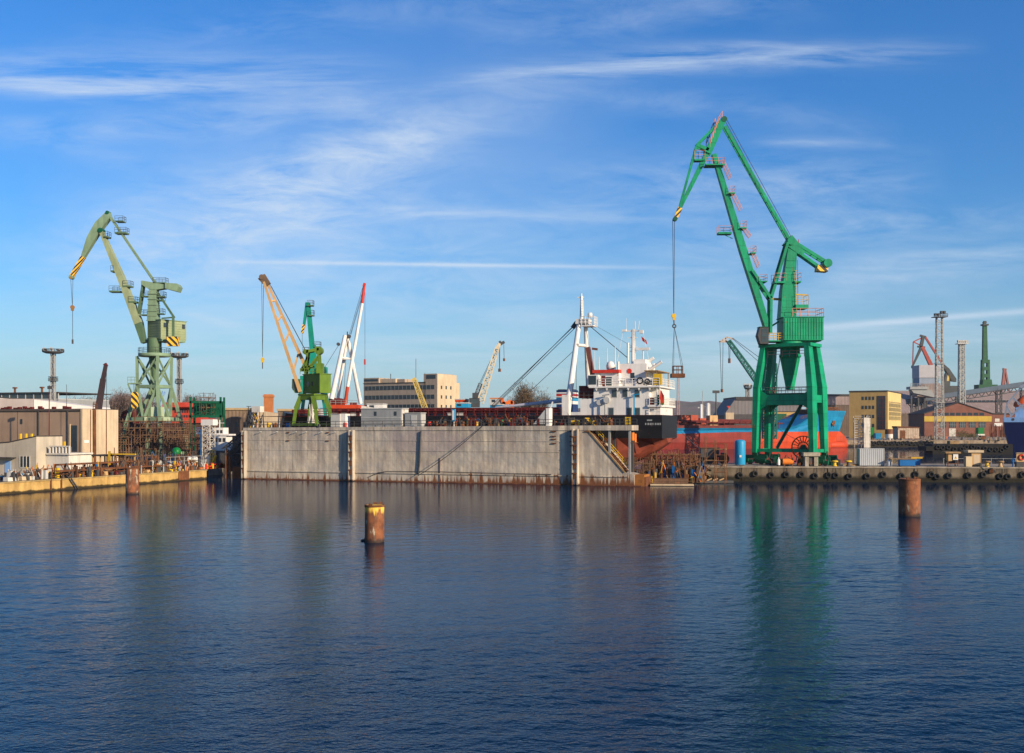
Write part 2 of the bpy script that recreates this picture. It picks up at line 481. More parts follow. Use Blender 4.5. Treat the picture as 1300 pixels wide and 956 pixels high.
sp = t.n('ShaderNodeSeparateXYZ'); t.L.new(dirv, sp.inputs[0])
yy = t.m('MAXIMUM', t.m('ABSOLUTE', sp.outputs[1]), 0.06)
cu = t.m('DIVIDE', sp.outputs[0], yy); cv = t.m('DIVIDE', t.m('ABSOLUTE', sp.outputs[2]), yy)
cb = t.n('ShaderNodeCombineXYZ'); t.L.new(cu, cb.inputs[0]); t.L.new(cv, cb.inputs[1])
uvv = cb.outputs[0]
warp1 = t.m('SUBTRACT', t.noise(t.map(uvv, (1.0, 2.2, 1)), 4.0, 4, 0.55), 0.5)
warp2 = t.m('SUBTRACT', t.noise(t.map(uvv, (1.0, 2.5, 1), (5, 2, 0)), 9.0, 4, 0.6), 0.5)
vw = t.m('ADD', cv, t.m('ADD', t.m('MULTIPLY', warp1, 0.030), t.m('MULTIPLY', warp2, 0.008)))
fib1 = t.rng(t.noise(t.map(uvv, (2.4, 26.0, 1), rot=(0, 0, R(-4))), 2.3, 9, 0.66, 0.35), 0.36, 0.70)
fib2 = t.rng(t.noise(t.map(uvv, (4.0, 15.0, 1), (2, 7, 0), (0, 0, R(-16))), 2.4, 9, 0.68, 0.45), 0.36, 0.72)
STREAKS = [  # px, py, half length, half thickness, slope (down positive), amount, fibre, warped
 (190, 96, 340, 30, 0.02, 0.62, 1, 1), (60, 108, 240, 13, 0.02, 0.40, 1, 1), (930, 74, 330, 17, -0.045, 0.62, 1, 1), (700, 92, 200, 12, -0.1, 0.35, 1, 1),
 (330, 255, 300, 62, -0.34, 0.50, 2, 1), (480, 190, 260, 34, -0.30, 0.42, 2, 1), (430, 230, 400, 120, -0.25, 0.22, 0, 1), (940, 238, 270, 42, -0.04, 0.50, 2, 1), (600, 273, 340, 8, 0.03, 0.40, 1, 0),
 (560, 336, 330, 2.6, 0.014, 0.50, 0, 0), (1130, 409, 340, 4.2, -0.080, 0.5, 0, 0), (1090, 420, 300, 12, -0.09, 0.3, 1, 0), (700, 470, 700, 40, 0.0, 0.25, 1, 1), (250, 150, 330, 22, -0.10, 0.35, 2, 1), (850, 130, 300, 18, 0.10, 0.25, 2, 1), (1080, 290, 300, 22, -0.10, 0.35, 2, 1), (1190, 338, 200, 26, -0.16, 0.45, 1, 1),
 (258, 403, 58, 5, 0.25, 0.35, 1, 0), (1045, 181, 100, 7, 0.02, 0.38, 1, 0), (330, 320, 480, 70, -0.08, 0.42, 2, 1), (760, 370, 620, 50, -0.05, 0.36, 2, 1),
 (450, 20, 420, 26, -0.08, 0.22, 2, 1), (110, 190, 170, 18, 0.30, 0.22, 2, 1), (300, 440, 700, 40, -0.02, 0.34, 1, 1), (1150, 445, 400, 30, -0.06, 0.40, 1, 1), (820, 20, 260, 30, -0.12, 0.25, 2, 1)]
tot = None
for (px, py, hl, ht, sl_, am, fb, wp) in STREAKS:
    u0, v0 = (px-650)/F, (HZ-py)/F
    L = math.hypot(1, sl_); ca, sa = 1/L, -sl_/L
    du = t.m('SUBTRACT', cu, u0); dv = t.m('SUBTRACT', vw if wp else cv, v0)
    s_ = t.m('DIVIDE', t.m('ADD', t.m('MULTIPLY', du, ca), t.m('MULTIPLY', dv, sa)), hl/F)
    q_ = t.m('DIVIDE', t.m('SUBTRACT', t.m('MULTIPLY', dv, ca), t.m('MULTIPLY', du, sa)), ht/F)
    a_ = t.m('SUBTRACT', 1.0, t.m('MULTIPLY', s_, s_), clamp=True)
    g_ = t.m('POWER', 2.718, t.m('MULTIPLY', t.m('MULTIPLY', q_, q_), -1.0))
    k_ = t.m('MULTIPLY', t.m('MULTIPLY', a_, g_), am*1.0)
    if fb: k_ = t.m('MULTIPLY', k_, (fib1 if fb == 1 else fib2))
    tot = k_ if tot is None else t.m('ADD', tot, k_)
tot = t.m('MINIMUM', tot, 0.75)
hs = t.n('ShaderNodeHueSaturation'); hs.inputs['Saturation'].default_value = SKY_SAT; hs.inputs['Hue'].default_value = SKY_HUE
t.L.new(sky.outputs[0], hs.inputs['Color'])
tint = t.mix(t.rng(cv, 0.03, 0.36), SKY_LOW, SKY_TINT)
skc = t.mix(1.0, hs.outputs[0], tint, 'MULTIPLY')
hor = t.m('MULTIPLY', t.m('POWER', t.rng(cv, 0.0, 0.22, 1.0, 0.0), 1.9), 0.74)
skc = t.mix(hor, skc, SKY_HOR)
cl = t.mix(tot, skc, CLOUD_COL)
t.L.new(cl, bg.inputs[0]); bg.inputs[1].default_value = 0.1
# ---------------------------------------------------------------- palette
GREEN = paint('green_crane_paint', (0.002, 0.27, 0.125), 0.5, 0.25, 0.26, 0.5, plank=(3.1, 2.4))
GREEND = paint('dark_green_paint', (0.004, 0.085, 0.042), 0.5, 0.3, 0.25, 0.4)
SALMON = paint('salmon_primer', (0.55, 0.26, 0.19), 0.6, 0.2, 0.2)
YELLOW = paint('yellow_paint', (0.62, 0.38, 0.02), 0.5, 0.2, 0.2)
ORANGEP = paint('orange_paint', (0.62, 0.17, 0.02), 0.5, 0.2, 0.1)
PALEG = paint('pale_green_paint', (0.18, 0.265, 0.165), 0.5, 0.25, 0.18, 0.4)
PALEG_SUN = paint('sunlit_green_paint', (0.255, 0.30, 0.165), 0.5, 0.2, 0.2, 0.3)  # pale green with the sun's yellow put into the colour
OLIVE = paint('olive_paint', (0.10, 0.175, 0.018), 0.5, 0.3, 0.3, 0.5)
TEAL = paint('teal_paint', (0.006, 0.22, 0.155), 0.45, 0.2, 0.1)
CREAM = paint('cream_paint', (0.46, 0.29, 0.13), 0.55, 0.2, 0.25, 0.3)
WHITE = paint('white_paint', (0.67, 0.65, 0.61), 0.45, 0.1, 0.24, 0.35)
WHITEW = paint('worn_white_paint', (0.56, 0.53, 0.47), 0.5, 0.15, 0.35, 0.4)
GREYP = paint('grey_paint', (0.25, 0.26, 0.26), 0.5, 0.15, 0.15, 0.3)
GREYL = paint('light_grey_paint', (0.42, 0.42, 0.40), 0.5, 0.15, 0.12, 0.3)
STEEL = paint('dark_steel', (0.06, 0.06, 0.062), 0.6, 0.3, 0.25)
ROPE = paint('wire_rope', (0.045, 0.045, 0.05), 0.6, 0.2)
HEMP = paint('tan_rope', (0.34, 0.25, 0.14), 0.9, 0.2)
BLACKP = paint('black_hull_paint', (0.013, 0.013, 0.015), 0.42, 0.35, 0.26, 0.3, plank=(5.5, 1.6))
REDH = paint('red_hull_paint', (0.20, 0.021, 0.014), 0.55, 0.25, 0.16, 0.6, plank=(9.0, 2.4))
REDD = paint('dark_red_paint', (0.11, 0.014, 0.011), 0.6, 0.3, 0.3, 0.4)
REDB = paint('bright_red_paint', (0.52, 0.035, 0.02), 0.5, 0.15, 0.05)
REDO = paint('orange_red_hull_paint', (0.47, 0.052, 0.012), 0.55, 0.18, 0.12, 0.45, plank=(9.0, 2.4))
MIDBLUE = paint('sea_blue_paint', (0.007, 0.19, 0.37), 0.45, 0.2, 0.2, 0.45, plank=(8.0, 2.0))
LBLUE = paint('light_blue_paint', (0.02, 0.25, 0.46), 0.4, 0.12, 0.06, 0.15)
BLUE = paint('blue_paint', (0.012, 0.12, 0.34), 0.45, 0.15, 0.08)
NAVY = paint('navy_paint', (0.003, 0.008, 0.055), 0.4, 0.2, 0.05)
PBLUE = paint('pale_blue_paint', (0.20, 0.36, 0.62), 0.45, 0.12, 0.06)
RUSTY = paint('rusty_steel', (0.14, 0.055, 0.024), 0.85, 0.4, 0.5, 0.4, 0.9)
SCAF = paint('scaffold_tube', (0.15, 0.085, 0.05), 0.8, 0.4, 0.4, 0.3, 0.9)
SCAFG = paint('galvanised_tube', (0.32, 0.32, 0.30), 0.5, 0.2, 0.2)
WOOD = paint('weathered_planks', (0.28, 0.18, 0.09), 0.85, 0.35, 0.0, 0.5, 1.2)
TYRE = paint('tyre_rubber', (0.016, 0.016, 0.017), 0.75, 0.35)
GLS = glass('window_glass')
GLSB = glass('bluish_glass', (0.035, 0.05, 0.055), 0.15)
HAZ = hazard('hazard_stripes', period=1.5)
HAZS = hazard('hazard_stripes_narrow', period=0.9, sgn=-1)
CONC = concrete('pier_concrete', (0.155, 0.125, 0.088), zlev=1.2, stain=0.8)
CONCD = concrete('ground_concrete', (0.24, 0.20, 0.155), algae=False)
QUAY = concrete('quay_concrete', (0.47, 0.30, 0.10), zlev=0.45, stain=0.45)
BROWNW = paint('brown_render', (0.31, 0.215, 0.148), 0.9, 0.16, 0.0, 0.35, 0.22)
CREAMW = paint('cream_render', (0.50, 0.39, 0.26), 0.9, 0.16, 0.0, 0.45, 0.3)
WHITEB = paint('white_render', (0.58, 0.54, 0.47), 0.8, 0.12, 0.0, 0.5)
YBRICK = paint('yellow_render', (0.43, 0.28, 0.10), 0.9, 0.16, 0.0, 0.25, 0.3)
OFFW = paint('office_panel', (0.36, 0.285, 0.21), 0.85, 0.13, 0.0, 0.35, 0.3)
ROOFD = paint('roof_felt', (0.055, 0.05, 0.048), 0.9, 0.25)
CORR = paint('brown_cladding', (0.12, 0.085, 0.062), 0.75, 0.2, 0.2, 0.4, 0.3, corr=1.2, corr_axis=0)
PINKR = paint('pinkish_roof_sheet', (0.26, 0.20, 0.185), 0.8, 0.22, 0.25, 0.5, 0.15, corr=2.4, corr_axis=0)
BRICKR = brick('red_brick', (0.25, 0.075, 0.04), (0.17, 0.055, 0.035), (0.2, 0.16, 0.13))
HALLW = paint('hall_white', (0.68, 0.65, 0.60), 0.8, 0.08, 0.0, 0.25)
SHEETW = paint('white_sheeting', (0.62, 0.60, 0.57), 0.8, 0.15, 0.0, 0.5, 0.5)
GREENB = paint('bright_green_paint', (0.005, 0.15, 0.03), 0.4, 0.15)

# ---------------------------------------------------------------- setting
def water():
    """one sheet: real wavelets across the basin, flat (bump only) beyond and around it"""
    import numpy as np
    x0, x1, y0, y1, d = -76.0, 76.0, 20.0, 146.0, 0.14
    xs = np.arange(x0, x1+d/2, d); ys = np.arange(y0, y1+d/2, d)
    X, Y = np.meshgrid(xs, ys); Z = np.zeros_like(X)
    rg = np.random.default_rng(5)
    for k in range(70):
        lam = 0.46*(5.0/0.46)**(rg.random()**1.9); th = math.radians(-75 + rg.normal(0, 30)); kk = 2*math.pi/lam
        slope = 0.0175*(0.9/max(lam, 0.9))**0.5
        ph = kk*(X*math.cos(th) + Y*math.sin(th)) + rg.random()*6.28
        env = 0.65 + 0.35*np.sin(X*2*math.pi/rg.uniform(9, 34) + Y*2*math.pi/rg.uniform(6, 26)*rg.choice([-1, 1]) + rg.random()*6.28)
        Z += env*slope/kk*(np.sin(ph) + 0.22*np.cos(2*ph))
    pt = 0.8 + 0.34*np.sin(X/11.0+Y/17.0+1.0)*np.sin(Y/9.0-X/23.0) + 0.24*np.sin(Y/5.2+X/31.0)
    fade = np.clip((158.0-Y)/92.0, 0.14, 1.0)*np.clip((y1-1-Y)/8.0, 0, 1)*np.clip((Y-y0)/3.0, 0, 1)*np.clip((X-x0)/4.0, 0, 1)*np.clip((x1-X)/4.0, 0, 1)
    Z *= WAVE_AMP*pt*fade
    ny, nx = X.shape
    co_ = np.stack([X, Y, Z], -1).reshape(-1, 3)
    i = np.arange(ny*nx).reshape(ny, nx)
    q = np.stack([i[:-1,:-1], i[:-1,1:], i[1:,1:], i[1:,:-1]], -1).reshape(-1, 4)
    E = np.array([(-3900,-300,0),(3900,-300,0),(3900,3900,0),(-3900,3900,0)], float)
    n = len(co_); c = [i[0,0], i[0,-1], i[-1,-1], i[-1,0]]
    q = np.vstack([q, [(n, n+1, c[1], c[0]), (n+1, n+2, c[2], c[1]), (n+2, n+3, c[3], c[2]), (n+3, n, c[0], c[3])]])
    co_ = np.vstack([co_, E])
    me = bpy.data.meshes.new('water')
    me.vertices.add(len(co_)); me.vertices.foreach_set('co', co_.ravel().astype(np.float32))
    me.loops.add(q.size); me.loops.foreach_set('vertex_index', q.ravel().astype(np.int32))
    me.polygons.add(len(q)); me.polygons.foreach_set('loop_start', np.arange(0, q.size, 4, dtype=np.int32))
    me.polygons.foreach_set('use_smooth', np.ones(len(q), dtype=bool))
    me.update(calc_edges=True); me.validate()
    me.materials.append(water_material())
    o = bpy.data.objects.new('water', me); COL.objects.link(o); tag(o, kind='structure')
water()
QA = Vector((-73.9, 158.0, 0)); QD = VX.copy()
def Q(a, b, z=1.6):          # a along the left quay edge from its near point, b inland
    return QA + QD*a - UX*b + V(0,0,z)
def a_at(px, b, z=0):
    k = (px-650)/F
    base = QA - UX*b
    return (k*base.y - base.x)/(QD.x - k*QD.y)
gl = MB()
p = [Q(-70,1.2), Q(48.5,1.2), Q(48.5,8), Q(90,8), G(20,42), G(20,300), V(66,3800,0), V(-3800,3800,0), V(-3800,100,0), Q(-70,600)]
gl.add([(q.x,q.y,1.6) for q in p], [tuple(range(len(p)))])
gl.add([(q.x,q.y,1.6) for q in p] + [(q.x,q.y,-2) for q in p], [(i,(i+1)%len(p),(i+1)%len(p)+len(p),i+len(p)) for i in range(len(p))])
tag(gl.build('ground', CONCD), kind='structure')
gf = MB(); gf.box(90, 2600, 516, 3800, -3, 3.0)
tag(gf.build('far_ground', concrete('far_ground_concrete', (0.30,0.235,0.165), True, 1.3)), kind='structure')

def hills(name, x0, x1, y0, y1, hfun, mat, nx=150, ny=10):
    vs, fs = [], []
    for j in range(ny+1):
        for i in range(nx+1):
            x = x0+(x1-x0)*i/nx; tt = j/ny
            h = hfun(x)*math.sin(math.pi*min(1, tt*0.5+0.02)) + (rnd.random()-0.5)*9*tt
            vs.append((x + rnd.uniform(-6, 6), y0+(y1-y0)*tt, max(-2, h)))
    for j in range(ny):
        for i in range(nx):
            a = j*(nx+1)+i; fs.append((a, a+1, a+nx+2, a+nx+1))
    b = MB(); b.add(vs, fs); return tag(b.build(name, mat), kind='structure')
def hill_mat():
    m, t, b = newmat('hazy_wooded_hills')
    pos = t.n('ShaderNodeNewGeometry').outputs['Position']
    n1 = t.noise(pos, 0.02, 6, 0.7); n2 = t.noise(pos, 0.004, 3)
    c = t.mix(t.rng(n1, 0.35, 0.68), (0.10, 0.082, 0.092), (0.19, 0.145, 0.13))  # distance haze put into the colour: woods paler and more purple
    c = t.mix(t.rng(n2, 0.5, 0.6), c, (0.11, 0.105, 0.09))
    t.L.new(c, b.inputs['Base Color']); b.inputs['Roughness'].default_value = 1; b.inputs['Specular IOR Level'].default_value = 0
    return m
HM = hill_mat()
hills('hills', -2600, 3600, 2600, 3400, lambda x: 38 + 48*math.exp(-((x-560)/330)**2) + 18*math.exp(-((x-1500)/300)**2) + 10*math.sin(x/170.0) + 4*math.sin(x/47.0), HM)

# quay with ochre wall on the left
q = thing('quay', 'ochre concrete quay with rust patches below the brown building', 'quay', QA, YAW)
b = MB(); b.box(-1.2, 0, -70, 50, -3, 1.58); b.build('wall', QUAY, q)
b = MB(); b.box(-1.5, 0.12, -70, 50.1, 1.58, 1.74); b.build('coping', concrete('coping_concrete', (0.40,0.29,0.13), False), q)
def qplate(a0, a1):
    b = MB(); b.box(0.0, 0.16, a0, a1, 0.15, 1.75); return b.build('rust_plate', RUSTY, q)
qplate(27.5, 30.5); qplate(41.5, 44.5); qplate(10.1, 10.35); qplate(12.3, 12.55)

# concrete pier on the right
PY = R(-4.6)
P0 = Vector((35.0, 196.3, 0))
pier = thing('pier', 'long concrete pier hung with tyres under the tall bright green crane', 'pier', P0, PY)
b = MB(); b.box(0, 110, 0, 17, -3, 2.45); b.build('wall', CONC, pier)
b = MB(); b.box(-0.15, 110, -0.14, 17.1, 2.45, 2.68); b.build('deck', concrete('pier_deck', (0.31,0.265,0.205), False), pier)
for k in range(7):
    b = MB(); x = 6+15*k; b.box(x, x+0.5, -0.09, 0.0, 0.2, 2.4); b.build('wall_rib', CONC, pier)
pm = Matrix.Translation(P0) @ Matrix.Rotation(PY, 4, 'Z')
pmi = pm.inverted()
def PP(px, dy, z=2.68):      # point on the pier at image column px, dy behind its face
    k = (px-650)/F
    a = pm @ V(0, dy, 0); d = (pm.to_3x3() @ V(1,0,0))
    tt = (k*a.y - a.x)/(d.x - k*d.y)
    r = a + d*tt; r.z = z; return r
tb = MB(); tb.ring((0,0,0), 0.39, 0.18, 'y', 22, 9)
tyre = None
TY = [(938.5,1.35,0),(960,1.3,0),(979,1.4,0),(998,1.35,0),(1017,1.4,0),(1036,1.3,1),(1049.5,1.5,0),(1060,1.15,0),(1079,1.25,0),(1098.7,1.3,0),(1120,1.35,0),(1142,1.4,0),(1163,1.35,0),(1180,1.5,1),(1188,1.0,0),(1206,1.4,0),(1228,1.35,0),(1247,1.4,1),(1268,1.35,0),(1277,1.05,0),(1296,1.35,0)]
for px, z, r_ in TY:
    pt = PP(px+rnd.uniform(-2.5,2.5), -0.2, z-.1+rnd.uniform(-.22,.22))
    if tyre is None:
        o = tyre = tb.build('tyre_fender', TYRE, None, pt, PY)
    else:
        o = tyre.copy(); COL.objects.link(o); o.location = pt
        o.rotation_euler = (rnd.uniform(-.12,.12), rnd.uniform(0,3), PY + rnd.uniform(-.15,.15))
    tag(o, 'black tyre hung as a fender on the near concrete pier face', 'tyre', 'tyres along the near pier')

b = MB()
for px, z, r_ in TY: 
    q_ = pmi @ PP(px, -0.12, 1.4)
    for dx in (-.3, .3): b.tube((q_.x+dx*.6, -.1, 2.66), (q_.x+dx, -.15, 1.65), .035, n=4)
    b.box(q_.x-.35, q_.x+.35, -.02, .25, 2.68, 2.76)
b.split('tyre_chain', STEEL, pier, .4)
# ---------------------------------------------------------------- mooring piles
def piling(px, pyw, pyt, wpx, label, yellow, tilt=0.0, seed=0):
    Y = 13940/(pyw-540.0); s = Y/F
    h = (pyw-pyt)*s; r = wpx*s/2
    loc = W(px, pyw, Y)
    t_ = thing('mooring_pile', label, 'pile', loc)
    rr = random.Random(seed)
    b = MB(); n = 40
    prof = [(r, -4), (r*1.01, 0.0), (r*1.0, h*0.5), (r, h)]
    b.lathe(prof[:], n)
    # ragged upper rim
    o = b.build('pipe', piling_material('pile_rust_%d' % seed, h*0.86 if yellow else 0), t_)
    o.data.name = 'pipe'
    b = MB(); b.lathe([(r*1.035, h-0.16), (r*1.035, h+0.02), (r*0.9, h+0.02), (r*0.9, h-0.1)], n); b.build('rim', RUSTY, t_)
    b = MB()
    for k in range(3):
        a = rr.uniform(0, 6.28); x, y = math.cos(a)*r*.72, math.sin(a)*r*.72
        b.beam((x, y, h-0.1), (x+rr.uniform(-.15,.15), y, h+rr.uniform(.12,.26)), 0.3, 0.18)
    b.build('lifting_lug', RUSTY, t_)
    t_.rotation_euler = (0, tilt, 0)
    return t_, r, h
piling(475.5, 688, 641, 24.5, 'rusty steel pile in open water with yellow paint round its top', True, 0.0, 1)
piling(1154.5, 655, 608, 26.5, 'thick reddish brown steel pile standing before the tyre-hung pier', False, 0.0, 2)
piling(168, 627, 594, 16.3, 'dark rusty steel pile close to the ochre quay', False, 0.0, 3)
b = MB(); b.lathe([(0.02,-0.1),(0.16,-0.05),(0.2,0.06),(0.12,0.16),(0.02,0.2)], 12)
b.lathe([(0.02,0.1),(0.07,0.16),(0.075,0.24),(0.02,0.31)], 10, (0.16,0,0))
tag(b.build('float', STEEL, None, W(460.5, 687.3, 94.8)), 'small dark float on the water beside the yellow-topped pile', 'float')

# ---------------------------------------------------------------- floating dock
DM = dock_material()
dock = thing('floating_dock', 'long grey rust-streaked floating dry dock holding the black ship', 'dry dock', DOCK0, YAW)
hz = MB(); hz.box(-4000, 4000, -350, 4000, -4.2, 130)
hm_ = bpy.data.materials.new('haze'); hm_.use_nodes = True
ht_ = NT(hm_.node_tree); ht_.N.remove(ht_.N['Principled BSDF'])
pv = ht_.n('ShaderNodeVolumePrincipled'); pv.inputs['Color'].default_value = (0.80, 0.88, 1.0, 1); pv.inputs['Density'].default_value = HAZE
ht_.L.new(pv.outputs[0], ht_.N['Material Output'].inputs['Volume'])
tag(hz.build('haze', hm_), kind='stuff')
def wing(v0, v1, name, e=0.0):
    b = MB()
    us = [0, 16.6, 33.2, 49.8, 66.4-e]
    poly = [(0,-3), (0, decz(0)-0.5)] + [(u, decz(u)-0.5) for u in us[1:]] + [(72.9-e, 2.2), (74.4-e, 1.9), (74.4-e, -3)]
    b.prism(poly, v0, v1)
    return b.build(name, DM, dock)
wing(0, 4.5, 'wing_wall'); wing(29.5, 34, 'wing_wall', 14)
for v0, v1, ue in ((-0.12, 4.62, 74.0), (29.38, 34.12, 53.0)):
    b = MB()
    zt = lambda u: decz(u)
    b.prism([(-0.1, zt(0)-0.5), (ue, zt(ue)-0.85), (ue, zt(ue)), (-0.1, zt(0))], v0, v1)
    b.build('top_deck', DM, dock)
b = MB(); b.box(-0.5, 75.6, -0.08, 34.08, -3, 0.16); b.box(73.6, 76.2, 0.3, 4.2, -3, 1.5); b.build('pontoon', RUSTY, dock)
for u, w in ((0.0, 0.7), (22.3, 0.9), (64.0, 1.0)):
    b = MB()
    b.box(u, u+0.16, -1.0, 0.02, -2, decz(u)-0.55); b.box(u+w-0.16, u+w, -1.0, 0.02, -2, decz(u)-0.55)
    b.box(u+0.16, u+w-0.16, -0.72, 0.02, -2, decz(u)-0.9)
    b.build('fender_column', DM, dock)
    b = MB()
    for z in (1.9, 3.5, 5.1, 6.6, 8.0):
        b.box(u+0.1, u+w-0.1, -1.08, -0.72, z, z+0.22)
        b.box(u+w*0.35, u+w*0.65, -1.0, -0.72, z-0.75, z)
    b.build('fender_rungs', RUSTY, dock)
b = MB()
for a, c in ((0.75, 22.25), (23.25, 63.95), (65.05, 73.4)):
    b.box(a, c, -0.16, 0.0, 1.45, 1.66)
    if a < 60:
        b.box(a, c, -0.06, 0.0, 5.45, 5.55); b.box(a, c, -0.06, 0.0, 7.25, 7.34)
b.build('rubbing_strake', DM, dock)
b = MB()
for u in (9.2, 17.4):
    for z in (8.6, 7.1): b.box(u, u+0.5, -0.18, 0, z, z+0.18)
for u, zz in ((60.2, (8.9, 8.1, 7.6, 6.9)), (63.4, (8.9, 8.1, 7.2, 6.5)), (66.0, (8.9,)), (69.2, (7.6, 7.0, 6.4))):
    for z in zz:
        if not (u > 66 and z > 9.2-(u-66.4)*1.1): b.box(u, u+0.8, -0.2, 0, z, z+0.16)
b.split('rusty_bracket', RUSTY, dock, .05)
b = MB()
for u in (10.5, 12.6, 15.8, 3.0, 6.5, 18.5): b.beam((u, -0.35, 8.55), (u+0.7, -0.35, 8.8), 0.14); b.beam((u+0.7, -0.35, 8.8), (u+0.7, 0, 8.8), 0.12)
b.split('bollard_hook', GREYL, dock)
# posts and stair under the end platform
b = MB()
for u in (70.0, 73.4):
    zb = 9.4-(u-66.4)*1.12 if u < 72.9 else 1.9
    b.box(u, u+0.32, 0.1, 0.5, zb, 9.5); 
b.build('platform_post', GREYP, dock)
b = MB(); b.box(72.6, 73.3, 3.6, 4.4, 1.9, 9.5); b.box(69.7, 70.2, 4.0, 4.4, 5.5, 9.5); b.build('platform_post', STEEL, dock)
b = MB()
for k in range(14):
    tt = k/13; u = 66.9+6.0*tt; z = 9.0-6.6*tt
    b.box(u, u+0.4, 0.6, 1.8, z, z+0.08)
b.beam((66.9,0.55,9.0), (72.9,0.55,2.4), 0.3, 0.08); b.beam((66.9,1.85,9.0), (72.9,1.85,2.4), 0.3, 0.08)
b.build('stair', RUSTY, dock)
b = MB(); b.rail([(67.4,0.5,9.2), (73.1,0.5,2.9)], 1.0, 1.2, 0.05); b.build('stair_handrail', YELLOW, dock)
b = MB(); b.beam((66.5,-0.05,9.25),(72.8,-0.05,2.25),0.22,0.2); b.build('sloping_edge', paint('ochre_edge', (0.30,0.19,0.07), 0.7, 0.3, 0.5), dock)
b = MB(); b.box(74.4, 76.0, 0.2, 4.3, -1, 1.9); b.build('toe_block', paint('orange_rust', (0.28,0.11,0.025), 0.85, 0.4, 0.5), dock)
b = MB()
b.rail([(0.3,0.15,decz(0)), (73.8,0.15,decz(73.8))], 1.05, 1.9, 0.045); b.rail([(0.3,4.4,decz(0)), (73.8,4.4,decz(73.8))], 1.05, 1.9, 0.045)
b.build('deck_railing', STEEL, dock)
b = MB()
b.rail([(0.3,29.6,decz(0)), (52.5,29.6,decz(52.5))], 1.1, 1.3, 0.07)
b.tube((2,30.4,decz(0)+1.9),(52,30.4,decz(52)+1.9),0.22); b.tube((2,31,decz(0)+1.2),(52,31,decz(52)+1.2),0.16)
for k in range(24): b.box(3+2.1*k, 3.12+2.1*k, 30.3, 30.5, decz(0), decz(0)+2.1)
b.build('red_pipe_rail', REDD, dock)
b = MB(); b.tube((u_at(534.5,-0.2),-0.25,9.0),(u_at(532.5,-0.2),-0.25,3.2),0.14); b.tube((u_at(532.5,-0.2),-0.25,3.2),(u_at(531,-0.2),-0.25,1.5),0.14); b.build('post_shadow', STEEL, dock)  # dark bar stands in for a post's shadow on the wall
b = MB(); b.box(u_at(557.5,0),u_at(557.5,0)+.18,-0.1,0,0.1,4.3); b.build('riser_pipe', RUSTY, dock)
b = MB(); b.sag((u_at(613,0.0),-0.15,decz(40)+0.1), (u_at(530,-2.0),-2.0,1.2), 0.5, 0.06); b.build('mooring_rope', ROPE, dock)
b = MB(); b.path([(u_at(470,-.2),-0.25,0.9),(u_at(480,-.2),-0.25,1.55),(u_at(492,-.2),-0.3,1.85),(u_at(560,-.2),-0.3,1.9),(u_at(640,-.2),-0.28,1.8),(u_at(700,-.2),-0.28,1.75)], 0.07); b.build('hose', STEEL, dock)
def DK(px, v, dz=0.0):
    u = u_at(px, v); return G(u, v, decz(u)+dz)
# ---------------------------------------------------------------- cranes
class Local:
    """pixel -> local metres for a structure standing at depth Y with base pixel (px0, py0)"""
    def __init__(s, px0, py0, Y):
        s.px0, s.py0, s.Y, s.s = px0, py0, Y, Y/F
        s.base = W(px0, py0, Y)
    def __call__(s, px, py, dy=0.0):
        return V((px-s.px0)*s.s, dy, (s.py0-py)*s.s)
def rot(M_yaw):
    c, sn = math.cos(M_yaw), math.sin(M_yaw)
    return lambda u, v, z: V(u*c - v*sn, u*sn + v*c, z)
def platform(b, rb, g, x0, x1, y, dy0, dy1, thick=0.25, rh=1.15):
    a, c = g(x0, y), g(x1, y)
    b.box(a.x, c.x, dy0, dy1, a.z-thick, a.z)
    rb.rail([(a.x,dy0,a.z),(c.x,dy0,a.z),(c.x,dy1,a.z),(a.x,dy1,a.z)], rh, 1.2, 0.04)
def ladder(b, p, q, w=0.5, r=0.04, step=0.45, hoops=True):
    p, q = Vector(p), Vector(q); d = q-p; n = int(d.length/step); sdv = V(0, w/2, 0)
    b.tube(p-sdv, q-sdv, r, n=4); b.tube(p+sdv, q+sdv, r, n=4)
    for k in range(n+1):
        c = p.lerp(q, k/max(n,1)); b.tube(c-sdv, c+sdv, r*0.8, n=4, cap=False)

# ---- big green crane
g = Local(1003, 590.5, 205.0)
cr = thing('portal_crane', 'tall bright green portal crane on the tyre-hung pier', 'crane', g.base)
pr = rot(R(-35))
LZ = [2.3, 14.4, 22.0]
def leg(su, sv):
    b = MB()
    LU = [(5.5, 3.0, 0.42, 1.05), (5.15, 2.75, 0.52, 1.3), (4.2, 2.05, 0.46, 1.0)]
    ring_ = []
    for z, (u, v, hu, hv) in zip(LZ, LU):
        ring_.append([pr(su*u+a*hu, sv*v+c*hv, z) for a, c in ((-1,-1),(1,-1),(1,1),(-1,1))])
    for k in (0, 1):
        b.hexa(ring_[k] + ring_[k+1])
    for z, k0 in ((7.2, .38), (14.4, 1.0), (18.4, 1.52)):
        i = int(k0) if k0 < 2 else 1; f = k0 - i
        q_ = [ring_[i][n].lerp(ring_[min(i+1,2)][n], f) for n in range(4)]; c_ = sum(q_, V(0,0,0))/4
        lo = [c_+(p-c_)*1.035 for p in q_]; b.hexa(lo + [p+V(0,0,.16) for p in lo])
    o = b.build('leg', GREEN, cr)
    return o
for su in (-1, 1):
    for sv in (-1, 1): leg(su, sv)
b = MB()
